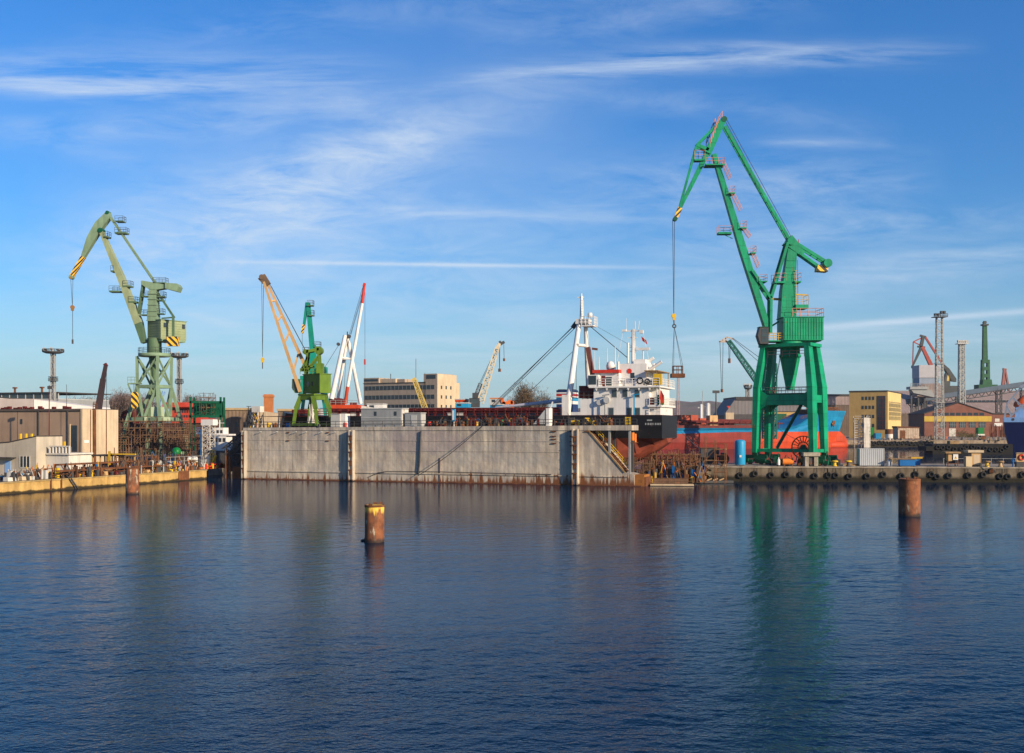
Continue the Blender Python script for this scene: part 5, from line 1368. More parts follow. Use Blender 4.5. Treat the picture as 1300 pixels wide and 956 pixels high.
# ---- tanker across the basin
TS, TB = Vector((67.8, 450, 0)), Vector((157.5, 498, 0))
tl = (TB-TS).length; ty = math.atan2(TB.y-TS.y, TB.x-TS.x)
tk = thing('tanker', 'large blue and red tanker lying light across the basin behind the green crane', 'ship', TS, ty)
def tub(px, py=None):   # length along tanker near side for image column
    k = (px-650)/F; d = (TB-TS)/tl
    return (k*TS.y - TS.x)/(d.x - k*d.y)
def tz(u, py): return H-(py-HZ)/F*(TS + (TB-TS)*u/tl).y
uR, uK, uF = tub(1004), tub(1046), tub(1086)
top, low = [], []
HBT = 9.0
bowx = tub(1084)
for u in (-90, -40, 0, 30, tub(966), uR-3, uR+4, uK, uK+5, uK+9, bowx-3, bowx):
    tt = max(0.0, (u-(uR-2))/(bowx-uR+2))
    hd = HBT*(1-tt**2.6)+0.08; hl = HBT*(1-min(1,tt*1.05)**1.6)+0.06
    zd = tz(u, 543.4) if u < uR else (tz(u,543.4)+(16.6-tz(u,543.4))*min(1,(u-uR)/(uK-uR))**1.1)
    zs2 = 7.2 if u > 0 else 6.5
    fl = 4.2*max(0, tt-0.55)/0.45
    top.append([(u, -hl-(hd-hl)*0.35, zs2), (u+fl*0.45, -hd*.9, (zs2+zd)/2), (u+fl, -hd, zd), (u+fl, hd, zd), (u+fl*.45, hd*.9, (zs2+zd)/2), (u, hl+(hd-hl)*.35, zs2)])
    top[-1] = [(x, y+HBT, z) for x, y, z in top[-1]]
    st = [(u, -hl-(hd-hl)*0.35, zs2-.02), (u, -hl, 3.0), (u, -hl*.9, -2), (u, hl*.9, -2), (u, hl, 3.0), (u, hl+(hd-hl)*.35, zs2-.02)]
    low.append([(x, y+HBT, z) for x, y, z in st])
loft(top).build('hull', MIDBLUE, tk); loft(low[:5]).build('hull_bottom', REDH, tk); loft(low[4:]).build('bow_bottom', REDO, tk)
b = MB(); b.lathe([(1.4,-14),(2.0,-4),(2.1,1),(1.8,3.4),(1.1,5.0),(0.1,5.5)], 20, (bowx-0.5, HBT, 0.9), 'x'); b.build('bulbous_bow', REDO, tk)
b = MB(); b.prism([(bowx-10,-1),(bowx+4.4,-1),(bowx+4.7,2.4),(bowx+3.4,4.6),(bowx+1.2,6.3),(bowx-.1,7.15),(bowx-10,7.15)], HBT-.6, HBT+.6); b.build('stem', REDO, tk)
b = MB()
for (k, r) in ((0,0),(1,.3)): b.box(-60+0*k, uR-10, HBT-HBT+.5+k*.6, HBT-HBT+.7+k*.6, tz(0,543.4), tz(0,543.4)+1.1)
for u in range(-50, int(uR)-4, 3): b.box(u, u+.25, 1.0, 1.2, 8.6, 12.0+0.6*math.sin(u))
for u in range(-45, int(uR)-8, 9): b.box(u, u+5.5, 3+.5*math.sin(u), 7, 8.6, 10.6+1.2*math.sin(u*1.7)); 
b.tube((-60,2,12.0),(uR-3,2,10.8),0.35,n=8); b.tube((-60,4,12.6),(uR-5,4,11.4),0.3,n=8); b.tube((-60,8,13.0),(uR-5,8,12),0.4,n=8); b.build('deck_pipework', REDD, tk)
b = MB(); q0 = tub(872); b.box(q0, q0+9, 4, 9, 9, 14.3); b.box(tub(898), tub(906), 5, 9, 9, 13.0); b.build('deck_house', paint('brick_red_paint', (0.33,0.055,0.025), 0.6, 0.3, 0.2), tk)
b = MB(); b.box(tub(908), tub(918), 3.5, 6, 9, 14.2); b.build('pale_deck_locker', CREAM, tk)
b = MB(); b.rail([(uR+8, 2.6, tz(uR+8,533)), (bowx-2, 6.8, 16.6)], 1.5, 2.0, 0.09, 3); b.rail([(uR+8, 15, tz(uR+8,533)), (bowx-2, 11, 16.6)], 1.5, 2.0, 0.09, 3)
b.beam((uK-4,HBT-2,17.5),(bowx+1,HBT,17.4),0.35); b.beam((uK-4,HBT+2,18.6),(bowx,HBT,18),0.3); b.box(uK-4,uK+2,HBT-3,HBT+3,15,17.2); b.build('bow_railing', RUSTY, tk)
b = MB(); ua = tub(1069); b.box(ua-1.0, ua+.5, 4.6, 6.2, tz(ua,539), tz(ua,534)); b.beam((ua-.5,4.5,tz(ua,541)),(ua-1.8,4.6,tz(ua,537)),.7,.6); b.build('anchor', RUSTY, tk)
b = MB(); b.sag((tub(985), -.3, 9.5), (tub(958), -30, 3.4), 1.0, 0.1); b.build('mooring_line', ROPE, tk)
# stern plates stay below pier level; twin white tanks behind it
for k, px in enumerate((890.3, 899.0)):
    t_ = thing('storage_tank', ('white upright storage tank with side pipe beyond the tanker' if k == 0 else 'taller white upright storage tank beyond the tanker, right of its twin'), 'tank', W(px, 555, 620).xy.to_3d() + V(0,0,3))
    b = MB(); r = 1.0 if k == 0 else 1.1; h = 18.9 if k == 0 else 19.5; b.lathe([(r,0),(r,h-.5),(r*.7,h),(.1,h+.2)], 24); b.build('shell', WHITE, t_)
    b = MB(); b.tube((-r-.9,0,h-2),(-r+.2,0,h-2),0.5 if k == 0 else .15,n=8); b.tube((r*.5,-r,0),(r*.5,-r,h),0.12); b.build('pipe', GREYL, t_)

# ---- navy ship at the right edge
YN = 398.0; N0 = W(1274.5, 575, YN); N0.z = 0
nv = thing('ship', 'navy blue ship with pale blue top strake at the right edge', 'ship', N0, R(-23))
s_ = YN/F
def nz(py): return H-(py-HZ)*s_
b = MB(); b.prism([(0,nz(536)),(60,nz(536)),(60,-2),(3.2,-2),(1.6,nz(566)),(.4,nz(550))], 0, 14); b.build('hull', NAVY, nv)
b = MB(); b.prism([(-.12,nz(530)),(60,nz(530)),(60,nz(536)),(-.05,nz(536))], -.04, 14); b.build('bulwark', PBLUE, nv)
b = MB(); b.tube((3,-.1,nz(532.5)),(3,.2,nz(532.5)),0.5,n=14); b.build('fairlead', STEEL, nv)
b = MB(); 
for y in (1.2, 9):
    b.beam((0.3,y,nz(530)),(1.2,y,nz(512)),0.5); b.beam((1.2,y,nz(512)),(7.0,y,nz(486)),0.55); b.beam((2.2,y,nz(529)),(8.5,y,nz(506)),0.45); b.beam((1.0,y,nz(516)),(2.6,y,nz(527)),0.5); b.beam((3.2,y,nz(505)),(5.5,y,nz(514)),.5); b.beam((4.5,y,nz(512)),(7,y,nz(519)),.5); b.beam((5.4,y,nz(492)),(7.5,y,nz(487)),.9)
b.beam((7,1.2,nz(486)),(7,9,nz(486)),0.6); b.build('stern_gantry', paint('pale_blue_grey', (0.27,0.31,0.38), 0.5, 0.15, 0.1), nv)
b = MB(); b.lathe([(0.2,-3.6),(1.1,-2.8),(1.35,0),(1.1,2.8),(.2,3.6)], 14, (0,0,0), 'x'); b.xform(Matrix.Translation(V(6.2,4.5,nz(508))) @ Matrix.Rotation(R(-38),4,'Y')); b.build('lifeboat', paint('rescue_orange', (0.62,0.10,0.02), 0.45, 0.12), nv)
b = MB(); b.box(4,9,10,13,nz(530),nz(516)); b.build('deck_house', PBLUE, nv)

# ---- black barge with tyres
YG = 377.0; B0_ = W(1184, 577, YG); B0_.z = 0
bg_ = thing('barge', 'low black barge with tyre fenders moored before the lattice masts', 'barge', B0_, R(-3))
b = MB(); b.box(0, 27, 0, 9, -2, 3.6); b.box(-2.2, 0, 0, 9, 1.2, 2.8); b.build('hull', paint('tar_black', (0.006,0.006,0.006), 0.7, 0.4), bg_)
for k in range(13):
    b = MB(); b.ring((1.6+1.95*k+rnd.uniform(-.3,.3), -.25, 2.0+rnd.uniform(-.5,.7)), 0.62, 0.24, 'y', 16, 6); b.build('tyre_fender', TYRE, bg_)
b = MB(); b.box(6.5, 9.6, 2, 5, 3.6, 4.6); b.box(12,12.5,1,1.5,3.6,4.6); b.build('deck_locker', WOOD, bg_)

# ---- ship under repair behind the scaffolding at left
YR = 262.0; R0 = W(150, 560, YR); R0.z = 1.6
rp = thing('repair_ship', 'ship under repair with bright red superstructure behind the brown scaffolding', 'ship', R0)
gr = Local(150, 540+8.4*F/YR, YR)
b = MB(); q0, q1 = gr(146,575), gr(262,537); b.box(q0.x, q1.x, 0, 11, q0.z, q1.z); b.build('hull', paint('primer_brown', (0.075,0.036,0.03), 0.85, 0.35, 0.4), rp)
RB = paint('red_superstructure', (0.42,0.05,0.03), 0.55, 0.2, 0.15)
b = MB()
for a_, c_, y0 in (((201,518),(231,510.5),3),((215,532),(250,516.5),1),((219,537),(258,531),-.4)): q0, q1 = gr(*a_), gr(*c_); b.box(q0.x,q1.x,y0,10,q0.z,q1.z)
q0, q1 = gr(217,517), gr(248,515.5); b.box(q0.x,q1.x,-.4,10.4,q0.z,q1.z); sup = b.build('superstructure', RB, rp)
for k in range(9):
    q0, q1 = gr(220+3.1*k,524), gr(222+3.1*k,519.5); b = MB(); b.box(q0.x,q1.x,.94,1.0,q0.z,q1.z); b.build('window', GLS, sup)
for k in range(8):
    q0, q1 = gr(222+3.2*k,530), gr(224+3.2*k,527); b = MB(); b.box(q0.x,q1.x,.94,1.0,q0.z,q1.z); b.build('window', GLS, sup)
b = MB(); b.prism([tuple(gr(x,y).xz) for x, y in ((151,540),(165,540),(165,522),(158,520.5),(153,523),(151,529))], 1, 7); b.build('bow_shelter', REDD, rp)
b = MB(); b.tube(gr(196,530,3),gr(202,496,3),0.25); b.tube(gr(196,510,3),gr(205,497,3),0.2); b.build('blue_davit', PBLUE, rp)
# ---------------------------------------------------------------- buildings and masts
def bld(name, label, cat, px, Y, ground=1.6, yaw=0.0):
    """root at near corner (image column px at depth Y); local x right, y away"""
    p = W(px, 540, Y); p.z = ground
    return thing(name, label, cat, p, yaw)
def ht(py, Y, ground): return H-(py-HZ)/F*Y-ground
def boxp(parent, name, mat, x0, x1, y0, y1, z0, z1):
    b = MB(); b.box(x0,x1,y0,y1,z0,z1); return b.build(name, mat, parent)

# long brown building, left
Y0 = 200.0; h = ht(520, Y0, 1.6)
bb = bld('brown_building', 'long low brown rendered building with cream sunlit end wall and rusty ladder', 'building', 103, Y0, 1.6, YAW)
boxp(bb, 'wall', BROWNW, -60, 0, 0, 3.2, 0, h); 
boxp(bb, 'end_wall', CREAMW, 0.0, 0.4, -0.15, 2.6, 0, h+.1)  # sunlight partly put into the cream, lighter than the shaded brown front
boxp(bb, 'tower_wall', CREAMW, -12, 0.5, 3.2, 9.4, 0, h+.05)
boxp(bb, 'roof', ROOFD, -60, 0.1, 0.05, 9.2, h, h+.18)
b = MB(); ladder(b, (0.55,2.9,0.4), (0.55,2.9,h+1.4), 0.7, 0.07, 0.4); b.rail([(0.6,2.4,h+.1),(0.6,3.6,h+.1)],1.0,.6,.06); b.box(.5,.58,2.75,3.15,0,h); b.build('ladder', RUSTY, bb)
dr = boxp(bb, 'door_recess', GLS, -2.3, -0.9, -0.06, 0.02, 3.6, 8.4); boxp(bb, 'door_recess', GLS, -2.3, -0.9, -0.06, 0.02, 0.2, 2.9)
boxp(bb, 'jamb', CREAMW, -2.65, -2.3, -0.2, 0, 3.4, 8.6)
for x in (-4.6, -14.7): boxp(bb, 'joint', ROOFD, x, x+.08, -.02, 0.01, 0, h-.2)
b = MB(); b.box(-60,0,-.22,0,h-.25,h-.05); [b.tube((x,-.16,.2),(x,-.16,h-.2),.09,n=6) for x in (-2.9,-9.6,-20.5)]; b.build('gutter', ROOFD, bb)
b = MB(); b.tube((.48,1.9,.2),(.48,1.9,h),.07,n=6); b.tube((.62,6.0,.2),(.62,6.0,h),.07,n=6); b.build('downpipe', RUSTY, bb)
boxp(bb, 'vent', GLS, -13.9, -13.5, -.1, .02, h-2.6, h-1.7)
boxp(bb, 'notice', WHITE, 0.4, 0.46, .3, 1.5, 5.2, 5.7)
b = MB()
for k, x in enumerate((-19,-18.2,-17.4,-16,-15,-13.8,-13,-12.1,-10.2,-9.8,-7,-4.5,-3.8,-3.5)): b.box(x,x+.55,.3,.9,h+.15,h+.45+.12*(k%3))
b.build('roof_vent', REDD, bb)
# white hall and glazed hall behind
Yh = 312.0; h = ht(505.5, Yh, 1.6); wk = 312/262
wb = bld('white_hall', 'long white-walled hall above the brown roof line', 'building', 53, Yh, 1.6, R(6))
boxp(wb, 'wall', HALLW, -70, -9.8*wk, 0, 20, 0, h+.1); boxp(wb, 'grey_stretch', paint('mauve_grey',(0.36,0.31,0.29),0.9,.1), -9.8*wk, -1.8*wk, .15, 20, 0, h-.2)  # greyer stretch of wall, set back slightly and a little lower
b = MB(); b.prism([(-1.8*wk,0),(-1.8*wk,h-.4),(11.5*wk,h-2.0*wk),(11.8*wk,h-2.5*wk),(11.8*wk,0)], 0, 20); b.build('low_wing', HALLW, wb)
boxp(wb, 'roof', ROOFD, -70, -9.6*wk, .2, 20.2, h+.1, h+.3)
Yh = 362.0; h = ht(497.5, Yh, 1.6)
gb = bld('glazed_hall', 'dark-roofed hall with a strip of clerestory glazing behind the white hall', 'building', 74, Yh, 1.6, YAW)
boxp(gb, 'wall', GREYP, -90, 0, 0, 25, 0, h-2.4); boxp(gb, 'roof', ROOFD, -90, .4, -.5, 25, h-.35, h)
for k in range(24):
    b = MB(); b.box(-3.4*k-3.2, -3.4*k-.3, .1, .3, h-2.4, h-.35); b.build('window', GLSB, gb)
b = MB(); b.box(-90,0,.05,25,h-2.4,h-2.2); 
for k in range(25): b.box(-3.4*k-.25,-3.4*k,0,.3,h-2.4,h-.35)
b.build('frame', GREYL, gb)
b = MB()
for x in (-9.5,-21,-31): b.tube((x,3,h),(x,3,h+1.6),.35,n=8); b.box(x-.6,x+.6,2.5,3.5,h+1.4,h+1.9)
b.build('roof_ventilator', RUSTY, gb)
# cream sheds on the quay
Ys = 183.0
cs = bld('cream_shed', 'low cream rendered shed with sloping parapet in front of the brown building', 'shed', 46, Ys, 1.6, YAW)
h1 = ht(554.5, Ys, 1.6)
b = MB(); b.prism([(-14,0),(-14,h1-1.6),(-5.6,h1-1.0),(0,h1),(0,0)], 0, 6); b.build('wall', paint('pale_cream_render',(0.44,0.385,0.30),0.9,.16,0,.45,.3), cs)
b = MB(); b.prism([(-14,h1-1.55),(-5.6,h1-.95),(0.1,h1+.05),(0.1,h1+.2),(-5.6,h1-.8),(-14,h1-1.4)], -.1, 6.1); b.build('roof_edge', ROOFD, cs)
w_ = boxp(cs, 'window', GLS, -3.4, -1.3, -.05, .02, 1.4, 3.2); b = MB(); 
for k in range(4): (b.box(-3.45+.7*k,-3.35+.7*k,-.1,-.05,1.4,3.3), b.box(-3.45,-1.25,-.1,-.05,1.3,1.4) if k == 0 else 0)
b.build('frame', WHITEW, w_)
boxp(cs, 'door', PBLUE, -6.6, -5.4, -.06, .02, 0, 2.4); boxp(cs, 'canopy', ROOFD, -8.5, -4.2, -1.2, 0, 2.9, 3.05)
for x in (-4.1,-2.9,-1.7): boxp(cs, 'wall_lamp', YELLOW, x, x+.3, .5, .8, h1-.4, h1+.5)
h2 = ht(566, Ys, 1.6)
ws = bld('white_shed', 'flat-roofed white shed with balustrade strip beside the cream shed', 'shed', 84, Ys, 1.6, YAW)
boxp(ws, 'wall', WHITEB, -5.0, 0, 0.6, 6, 0, h2-1.5); b = MB(); b.box(-5,.4,.3,6,h2-1.5,h2-1.25); b.box(-4,.4,.3,.5,h2-.2,h2)
for k in range(7): b.box(-3.9+.68*k,-3.7+.68*k,.3,.5,h2-1.3,h2-.15)
b.build('balustrade', WHITEB, ws); boxp(ws, 'back_wall', GREYL, -4, .4, .6, .7, h2-1.3, h2-.2)
boxp(ws, 'door', WHITEW, -.05, .04, 1.5, 2.6, 0, 2.3); boxp(ws, 'roof_lamp', YELLOW, -1.3, -.9, .6, .9, h2, h2+.7)
# long brown shed behind dock and its chimney
Yl = 360.0
for k, (x0, x1, ytop, lab) in enumerate(((276, 325, 517.8, 'brown corrugated shed with ochre eaves band behind the left end of the dock'), (352, 425, 519.0, 'brown corrugated shed with a blue ridge strip behind the olive crane'))):
    h = ht(ytop, Yl, 1.6); w = (x1-x0)*Yl/F
    sh = bld('shed', lab, 'shed', x0, Yl, 1.6, R(-2))
    boxp(sh, 'wall', CORR, 0, w, 0, 18, 0, h-3.2); boxp(sh, 'upper_wall', paint('tan_cladding',(0.20,0.14,0.09),0.8,.2,.1,.3,.3,corr=1.2), 0.1, w-.1, .3, 17.8, h-3.2, h-.7)
    boxp(sh, 'eaves_band', paint('ochre_band',(0.42,0.30,0.16),0.8,.15), -.2, w+.2, -.1, 18.2, h-.7, h)
    if k: boxp(sh, 'ridge_strip', LBLUE, 14, w, 1, 17, h, h+.35)
    for j in range(5):
        boxp(sh, 'window', GLS, 1+w/5*j, w/5*(j+1)-1, -.06, .02, h-6.2, h-4.6)
h = ht(500.5, 345, 1.6); ch = bld('chimney', 'short orange brick chimney above the brown sheds', 'chimney', 340, 345, 1.6)
boxp(ch, 'shaft', paint('orange_brick',(0.42,0.15,0.05),0.9,.2), -1.3, 1.3, 0, 2.4, 0, h); boxp(ch, 'cap', paint('orange_brick',(0,0,0)), -1.55, 1.55, -.2, 2.6, h-.9, h-.3); b = MB(); b.prism([(-3.4,0),(-3.4,h-5),(3.2,h-6),(3.2,0)],-.5,3); b.build('base_house', CREAMW, ch)
# grey office block
Yo = 450.0
ob = bld('office_block', 'grey-brown concrete office block with ribbon windows behind the dock', 'office building', 554.5, Yo, 3.0, R(-30))
h = ht(478.5, Yo, 3.0); L = 37.5
boxp(ob, 'wall', OFFW, -L, -5.5, 0, 13, 0, h-2.2); boxp(ob, 'stair_tower', OFFW, -5.5-1, 0, .0, 13, 0, h+1.4); boxp(ob, 'end_wall', CREAMW, 0, .3, 0, 14.5, 0, h+1.2); boxp(ob, 'end_bay', CREAMW, -6, .25, 13, 17, 0, h-2)  # right end painted cream for the sun on it, lighter than the front
fh = 3.95
for k in range(6):
    z = h-5.0-fh*k
    if z > 3:
        w_ = boxp(ob, 'window_band', GLS, -L+.3, -1.2, -.06, .02, z, z+1.75)
        b = MB()
        for j in range(18): b.box(-L+.3+2*j,-L+.42+2*j,-.1,-.06,z,z+1.75)
        b.build('mullions', GREYP, w_)
    for yj in (2.5, 6.0, 9.5):
        boxp(ob, 'window', GLS, .3, .36, yj, yj+1.0, z+.1, z+1.5)
boxp(ob, 'roof', ROOFD, -L-.2, -5.5, -.2, 13.2, h-2.2, h-1.9)
boxp(ob, 'penthouse', OFFW, -L+4, -L+20, 2, 10, h-1.9, h-.4); boxp(ob, 'penthouse', CREAMW, -L+8, -L+16, 1, 8, h-1.9, h-.2); boxp(ob, 'corner_room', OFFW, -L, -L+8, 0, 8, h-1.9, h+.3); boxp(ob, 'window_band', GLS, -L+.3, -L+7.5, -.06, .02, h-1.2, h-.2)
boxp(ob, 'tower_window', GLS, -5.2, -.6, -.06, .02, h-.7, h+.9)
b = MB(); b.tube((-L+25,3,h-2),(-L+25,3,h+8),.1); b.tube((-L+12,3,h-.4),(-L+12,3,h+2),.15); b.tube((-8,3,h-2),(-8,3,h+2),.1); b.build('roof_aerial', STEEL, ob)
# yellow office block right
Yy = 600.0; s_ = Yy/F
yb = bld('office_block', 'yellow rendered four-storey office block beyond the tanker bow', 'office building', 1126.5, Yy, 3.0, R(-27))
h = ht(495.5, Yy, 3.0); L = 20.2; D_ = 52
boxp(yb, 'wall', YBRICK, -L, 0, 0, D_, 0, h-.7); boxp(yb, 'roof', ROOFD, -L-.2, .25, -.25, D_+.2, h-.7, h)
boxp(yb, 'side_wall', paint('sunlit_yellow_render',(0.54,0.41,0.17),.9,.15,0,.3,.3), 0, .3, 0.1, D_, 0, h-.75)  # side given a paler copy of the yellow render, as sunlit
st_ = boxp(yb, 'stair_glazing', GLS, -5.4, -1.0, -.08, .02, h-21.5, h-3.0); b = MB()
for k in range(8): b.box(-5.4,-1.0,-.13,-.08,h-21.5+2.4*k,h-21.3+2.4*k)
for k in range(4): b.box(-5.4+1.42*k,-5.25+1.42*k,-.14,-.08,h-21.5,h-3)
b.build('mullions', REDD, st_)
for r_ in range(4):
    for k in range(4):
        z = h-5.2-5.0*r_; x = -13.6+1.85*k
        f_ = boxp(yb, 'window', GLS, x, x+1.2, -.07, .02, z, z+1.9)
b = MB()
sg = boxp(yb, 'side_glazing', GLSB, .3, .36, 3, D_-2, h-16.5, h-6.0)
for k in range(5): b.box(.36,.42,3,D_-2,h-16.5+2.4*k,h-16.2+2.4*k)
for k in range(24): b.box(.36,.43,3+1.95*k,3.4+1.95*k,h-16.5,h-6)
b.build('mullions', MATS['sunlit_yellow_render'], sg); boxp(yb, 'entrance', GLS, -11.5, -8.5, -.08, .02, 0, 3.4)
# brick hall with gable
Yk = 700.0; s_ = Yk/F
kb = bld('brick_hall', 'red brick gabled workshop hall with a yellow fascia band', 'workshop', 1173.6, Yk, 3.0, R(-6))
h = ht(512, Yk, 3); he = ht(525.5, Yk, 3); w = 41.5
b = MB(); b.prism([(0,0),(0,he),(w/2,h),(w,he),(w,0)], 0, 40); b.build('wall', BRICKR, kb)
b = MB(); b.prism([(-.6,he-.1),(w/2,h+.35),(w+.6,he-.1),(w+.6,he+.4),(w/2,h+.9),(-.6,he+.4)], -.5, 40.5); b.build('roof', ROOFD, kb)
boxp(kb, 'fascia_band', paint('mustard_paint',(0.50,0.34,0.05),.6,.12,.08), -.2, w-.4, -.5, -.02, ht(535.3,Yk,3), ht(528.4,Yk,3))
for k in range(9):
    x = 5+3.6*k; f_ = boxp(kb, 'window', GLS, x, x+2.8, -.08, .02, ht(528,Yk,3)+.2, ht(524,Yk,3))
for k in range(5):
    x = 9.2+6.0*k; f_ = boxp(kb, 'window', GLSB, x, x+4.2, -.08, .02, ht(542.8,Yk,3), ht(536,Yk,3)); b = MB()
    for j in range(3): b.box(x+1.05*(j+1)-.08,x+1.05*(j+1)+.08,-.14,-.08,ht(542.8,Yk,3),ht(536,Yk,3))
    b.box(x,x+4.2,-.14,-.08,ht(539.5,Yk,3),ht(539.2,Yk,3)); b.build('glazing_bars', GREYP, f_)
boxp(kb, 'door', WHITEW, 15.2, 19.2, -.1, .02, 0, ht(544,Yk,3)); boxp(kb, 'annex', BRICKR, w, w+24, 1, 20, 0, ht(526,Yk,3)); boxp(kb, 'annex_roof', ROOFD, w, w+24.5, .5, 20.5, ht(526,Yk,3), ht(524.6,Yk,3))
for k, x in enumerate((w+2, w+7.5, w+13)): boxp(kb, 'annex_window', WHITEW if k < 2 else GLS, x, x+2.8, .92, 1.0, ht(535.5,Yk,3), ht(531.5,Yk,3)); 
boxp(kb, 'annex_sign', WHITE, w+1.6, w+6.5, .8, 1.0, ht(541,Yk,3), ht(537,Yk,3))
# large pink-grey hall, slanted conveyor, hopper building
Yw = 900.0
hb_ = bld('warehouse', 'huge pinkish-grey sheet roofed warehouse behind the brick hall', 'warehouse', 1150, Yw, 3.0)
w = 130; h1 = ht(524, Yw, 3); h2 = ht(499, Yw, 3)
b = MB(); b.hexa([(-14,0,h1),(w,0,h1),(w,.5,h1-1),(-14,.5,h1-1),(-14,34,h2+3),(w,34,h2+3),(w,34,h2+2),(-14,34,h2+2)]); b.build('roof', PINKR, hb_)
boxp(hb_, 'wall', CORR, -13.5, w-.5, .6, 33, 0, h1-.6)
b = MB(); 
for k in range(12): b.box(52+3.4*k, 54.6+3.4*k, 14.5, 15.4, h1+9.2, h1+10.6)
b.build('roof_light', GLS, hb_)
cv_ = bld('conveyor_gallery', 'long blue-grey sloping conveyor gallery on trestles above the brick hall', 'conveyor', 1152, 800, 3.0); s8 = 800/F
def c8(px, py): return V((px-1152)*s8, 0, ht(py, 800, 3))
b = MB(); b.beam(c8(1151,509.5), c8(1340,481.5), 3.2, 3.4); b.build('gallery', paint('blue_grey_sheet',(0.075,0.105,0.145),.6,.15,.1), cv_)
b = MB(); b.beam(c8(1151,512.8), c8(1340,485), .5, 2.8)
for k in range(16):
    a_ = c8(1152+9*k, 511.5-1.33*k); b.beam(a_, c8(1156.5+9*k, 517-1.33*k), .5); b.beam(c8(1156.5+9*k, 517-1.33*k), c8(1161+9*k, 510.2-1.33*k), .5)
b.beam(c8(1156,517), c8(1300,495.8), .6, 2.4); b.build('truss', STEEL, cv_)
for px in (1160, 1173, 1268, 1299): 
    b = MB(); yb0 = 510-(px-1152)*.148; b.lattice(c8(px,yb0), c8(px,553), 3.2, 3, 7, .5, .3); b.build('trestle', STEEL, cv_)
hp = bld('hopper_building', 'pale grey boxy hopper tower on dark supports left of the tall lattice mast', 'silo', 1166.5, 780, 3.0); s7 = 780/F
def c7(px, py, y=0): return V((px-1166.5)*s7, y, ht(py, 780, 3))
b = MB(); a_, c_ = c7(1167,479.5), c7(1194,463.5); b.box(a_.x,c_.x,0,14,a_.z,c_.z); b.build('tower', paint('mauve_grey_sheet',(0.36,0.35,0.37),.7,.1,.05,.2), hp)
b = MB(); a_, c_ = c7(1167.5,489), c7(1192,479.5); b.box(a_.x,c_.x,.5,13,a_.z,c_.z); b.build('lower_storey', paint('blue_shade_sheet',(0.20,0.24,0.30),.7,.1), hp)
b = MB(); b.prism([tuple(c7(x,y).xz) for x,y in ((1163,491),(1172,487),(1192,487),(1197,498),(1197,505),(1163,503))], -2, 13); b.build('sloping_roof', PINKR, hp)
b = MB(); a_, c_ = c7(1153,494.5), c7(1176,491); b.box(a_.x,c_.x,-4,4,a_.z,c_.z); b.rail([V(a_.x,-4,c_.z),V(c_.x,-4,c_.z)],2,2.5,.15); b.prism([tuple(c7(x,y).xz) for x,y in ((1155,495),(1180,495),(1186,505),(1158,499))], -3, 3); b.build('loading_deck', GREYP, hp)
b = MB(); 
for px in (1157,1166,1174,1190): b.beam(c7(px,500), c7(px,553), .9)
b.build('legs', STEEL, hp)
# grey barn-like roof behind the tanker left of the green crane
Yb = 700.0; s_ = Yb/F
gb2 = bld('warehouse', 'grey steep-roofed warehouse seen through the green crane legs', 'warehouse', 924, Yb, 3.0)
def cb_(px, py): return V((px-924)*s_, 0, ht(py, Yb, 3))
b = MB(); b.prism([tuple(cb_(x,y).xz) for x,y in ((919,527),(934.5,505),(1008,505),(1024,527))], 0, 40); b.build('roof', paint('grey_roof_sheet',(0.17,0.155,0.155),.8,.15,.1,.4,.1,corr=2.2), gb2)
a_, c_ = cb_(934,508), cb_(1008,503.8); boxp(gb2, 'ridge', ROOFD, a_.x, c_.x, -.6, 41, a_.z, c_.z)
a_, c_ = cb_(919,556), cb_(1024,527); boxp(gb2, 'wall', CORR, a_.x+.5, c_.x-.5, .5, 39, 0, a_.z*0+c_.z)
a_, c_ = cb_(920,545), cb_(930,524); boxp(gb2, 'lean_to', CREAMW, a_.x, c_.x, -4, .5, 0, c_.z); a_, c_ = cb_(930,545), cb_(958,526); boxp(gb2, 'lean_to', paint('dark_annex',(0.07,0.065,0.065),.8), a_.x, c_.x, -3, .4, 0, c_.z)
a_, c_ = cb_(922.5,518.5), cb_(927,515.5); b = MB(); b.add([(a_.x,-.5,c_.z),(c_.x,-.5,c_.z),((a_.x+c_.x)/2,-.5,a_.z)],[(0,1,2)]); b.add([(a_.x,-.3,c_.z),(c_.x,-.3,c_.z),((a_.x+c_.x)/2,-.3,a_.z)],[(0,1,2)]); b.build('red_sign', REDB, gb2)
ye = bld('shed', 'ochre rendered shed glimpsed between the green crane legs', 'shed', 985, 620, 3.0); h = ht(523, 620, 3); boxp(ye,'wall',YBRICK,-7,17,0,12,0,h); boxp(ye,'roof',ROOFD,-7.3,17.3,-.3,12.3,h,h+.4); boxp(ye,'door',GREEND,0,6,-.08,.02,3,h-1)
wr = bld('warehouse', 'brown long roofed warehouse right of the green crane behind the blue bow', 'warehouse', 1046, 760, 3.0); h = ht(503, 760, 3)
boxp(wr,'wall',CORR,-4,22,0,30,0,h-6); b = MB(); b.prism([(-5,h-6),(23,h-6),(18,h),(-4,h)],-.4,30); b.build('roof', PINKR, wr); boxp(wr,'ridge',ROOFD,-4,20,-.8,30,h,h+1.4)
wl = bld('warehouse', 'low brown warehouse between the blue bow and the yellow office block', 'warehouse', 1036, 980, 3.0); h = ht(504, 980, 3); boxp(wl,'wall',PINKR,0,36,0,20,0,h-1.4); boxp(wl,'roof',ROOFD,-1,37,-1,21,h-1.4,h)

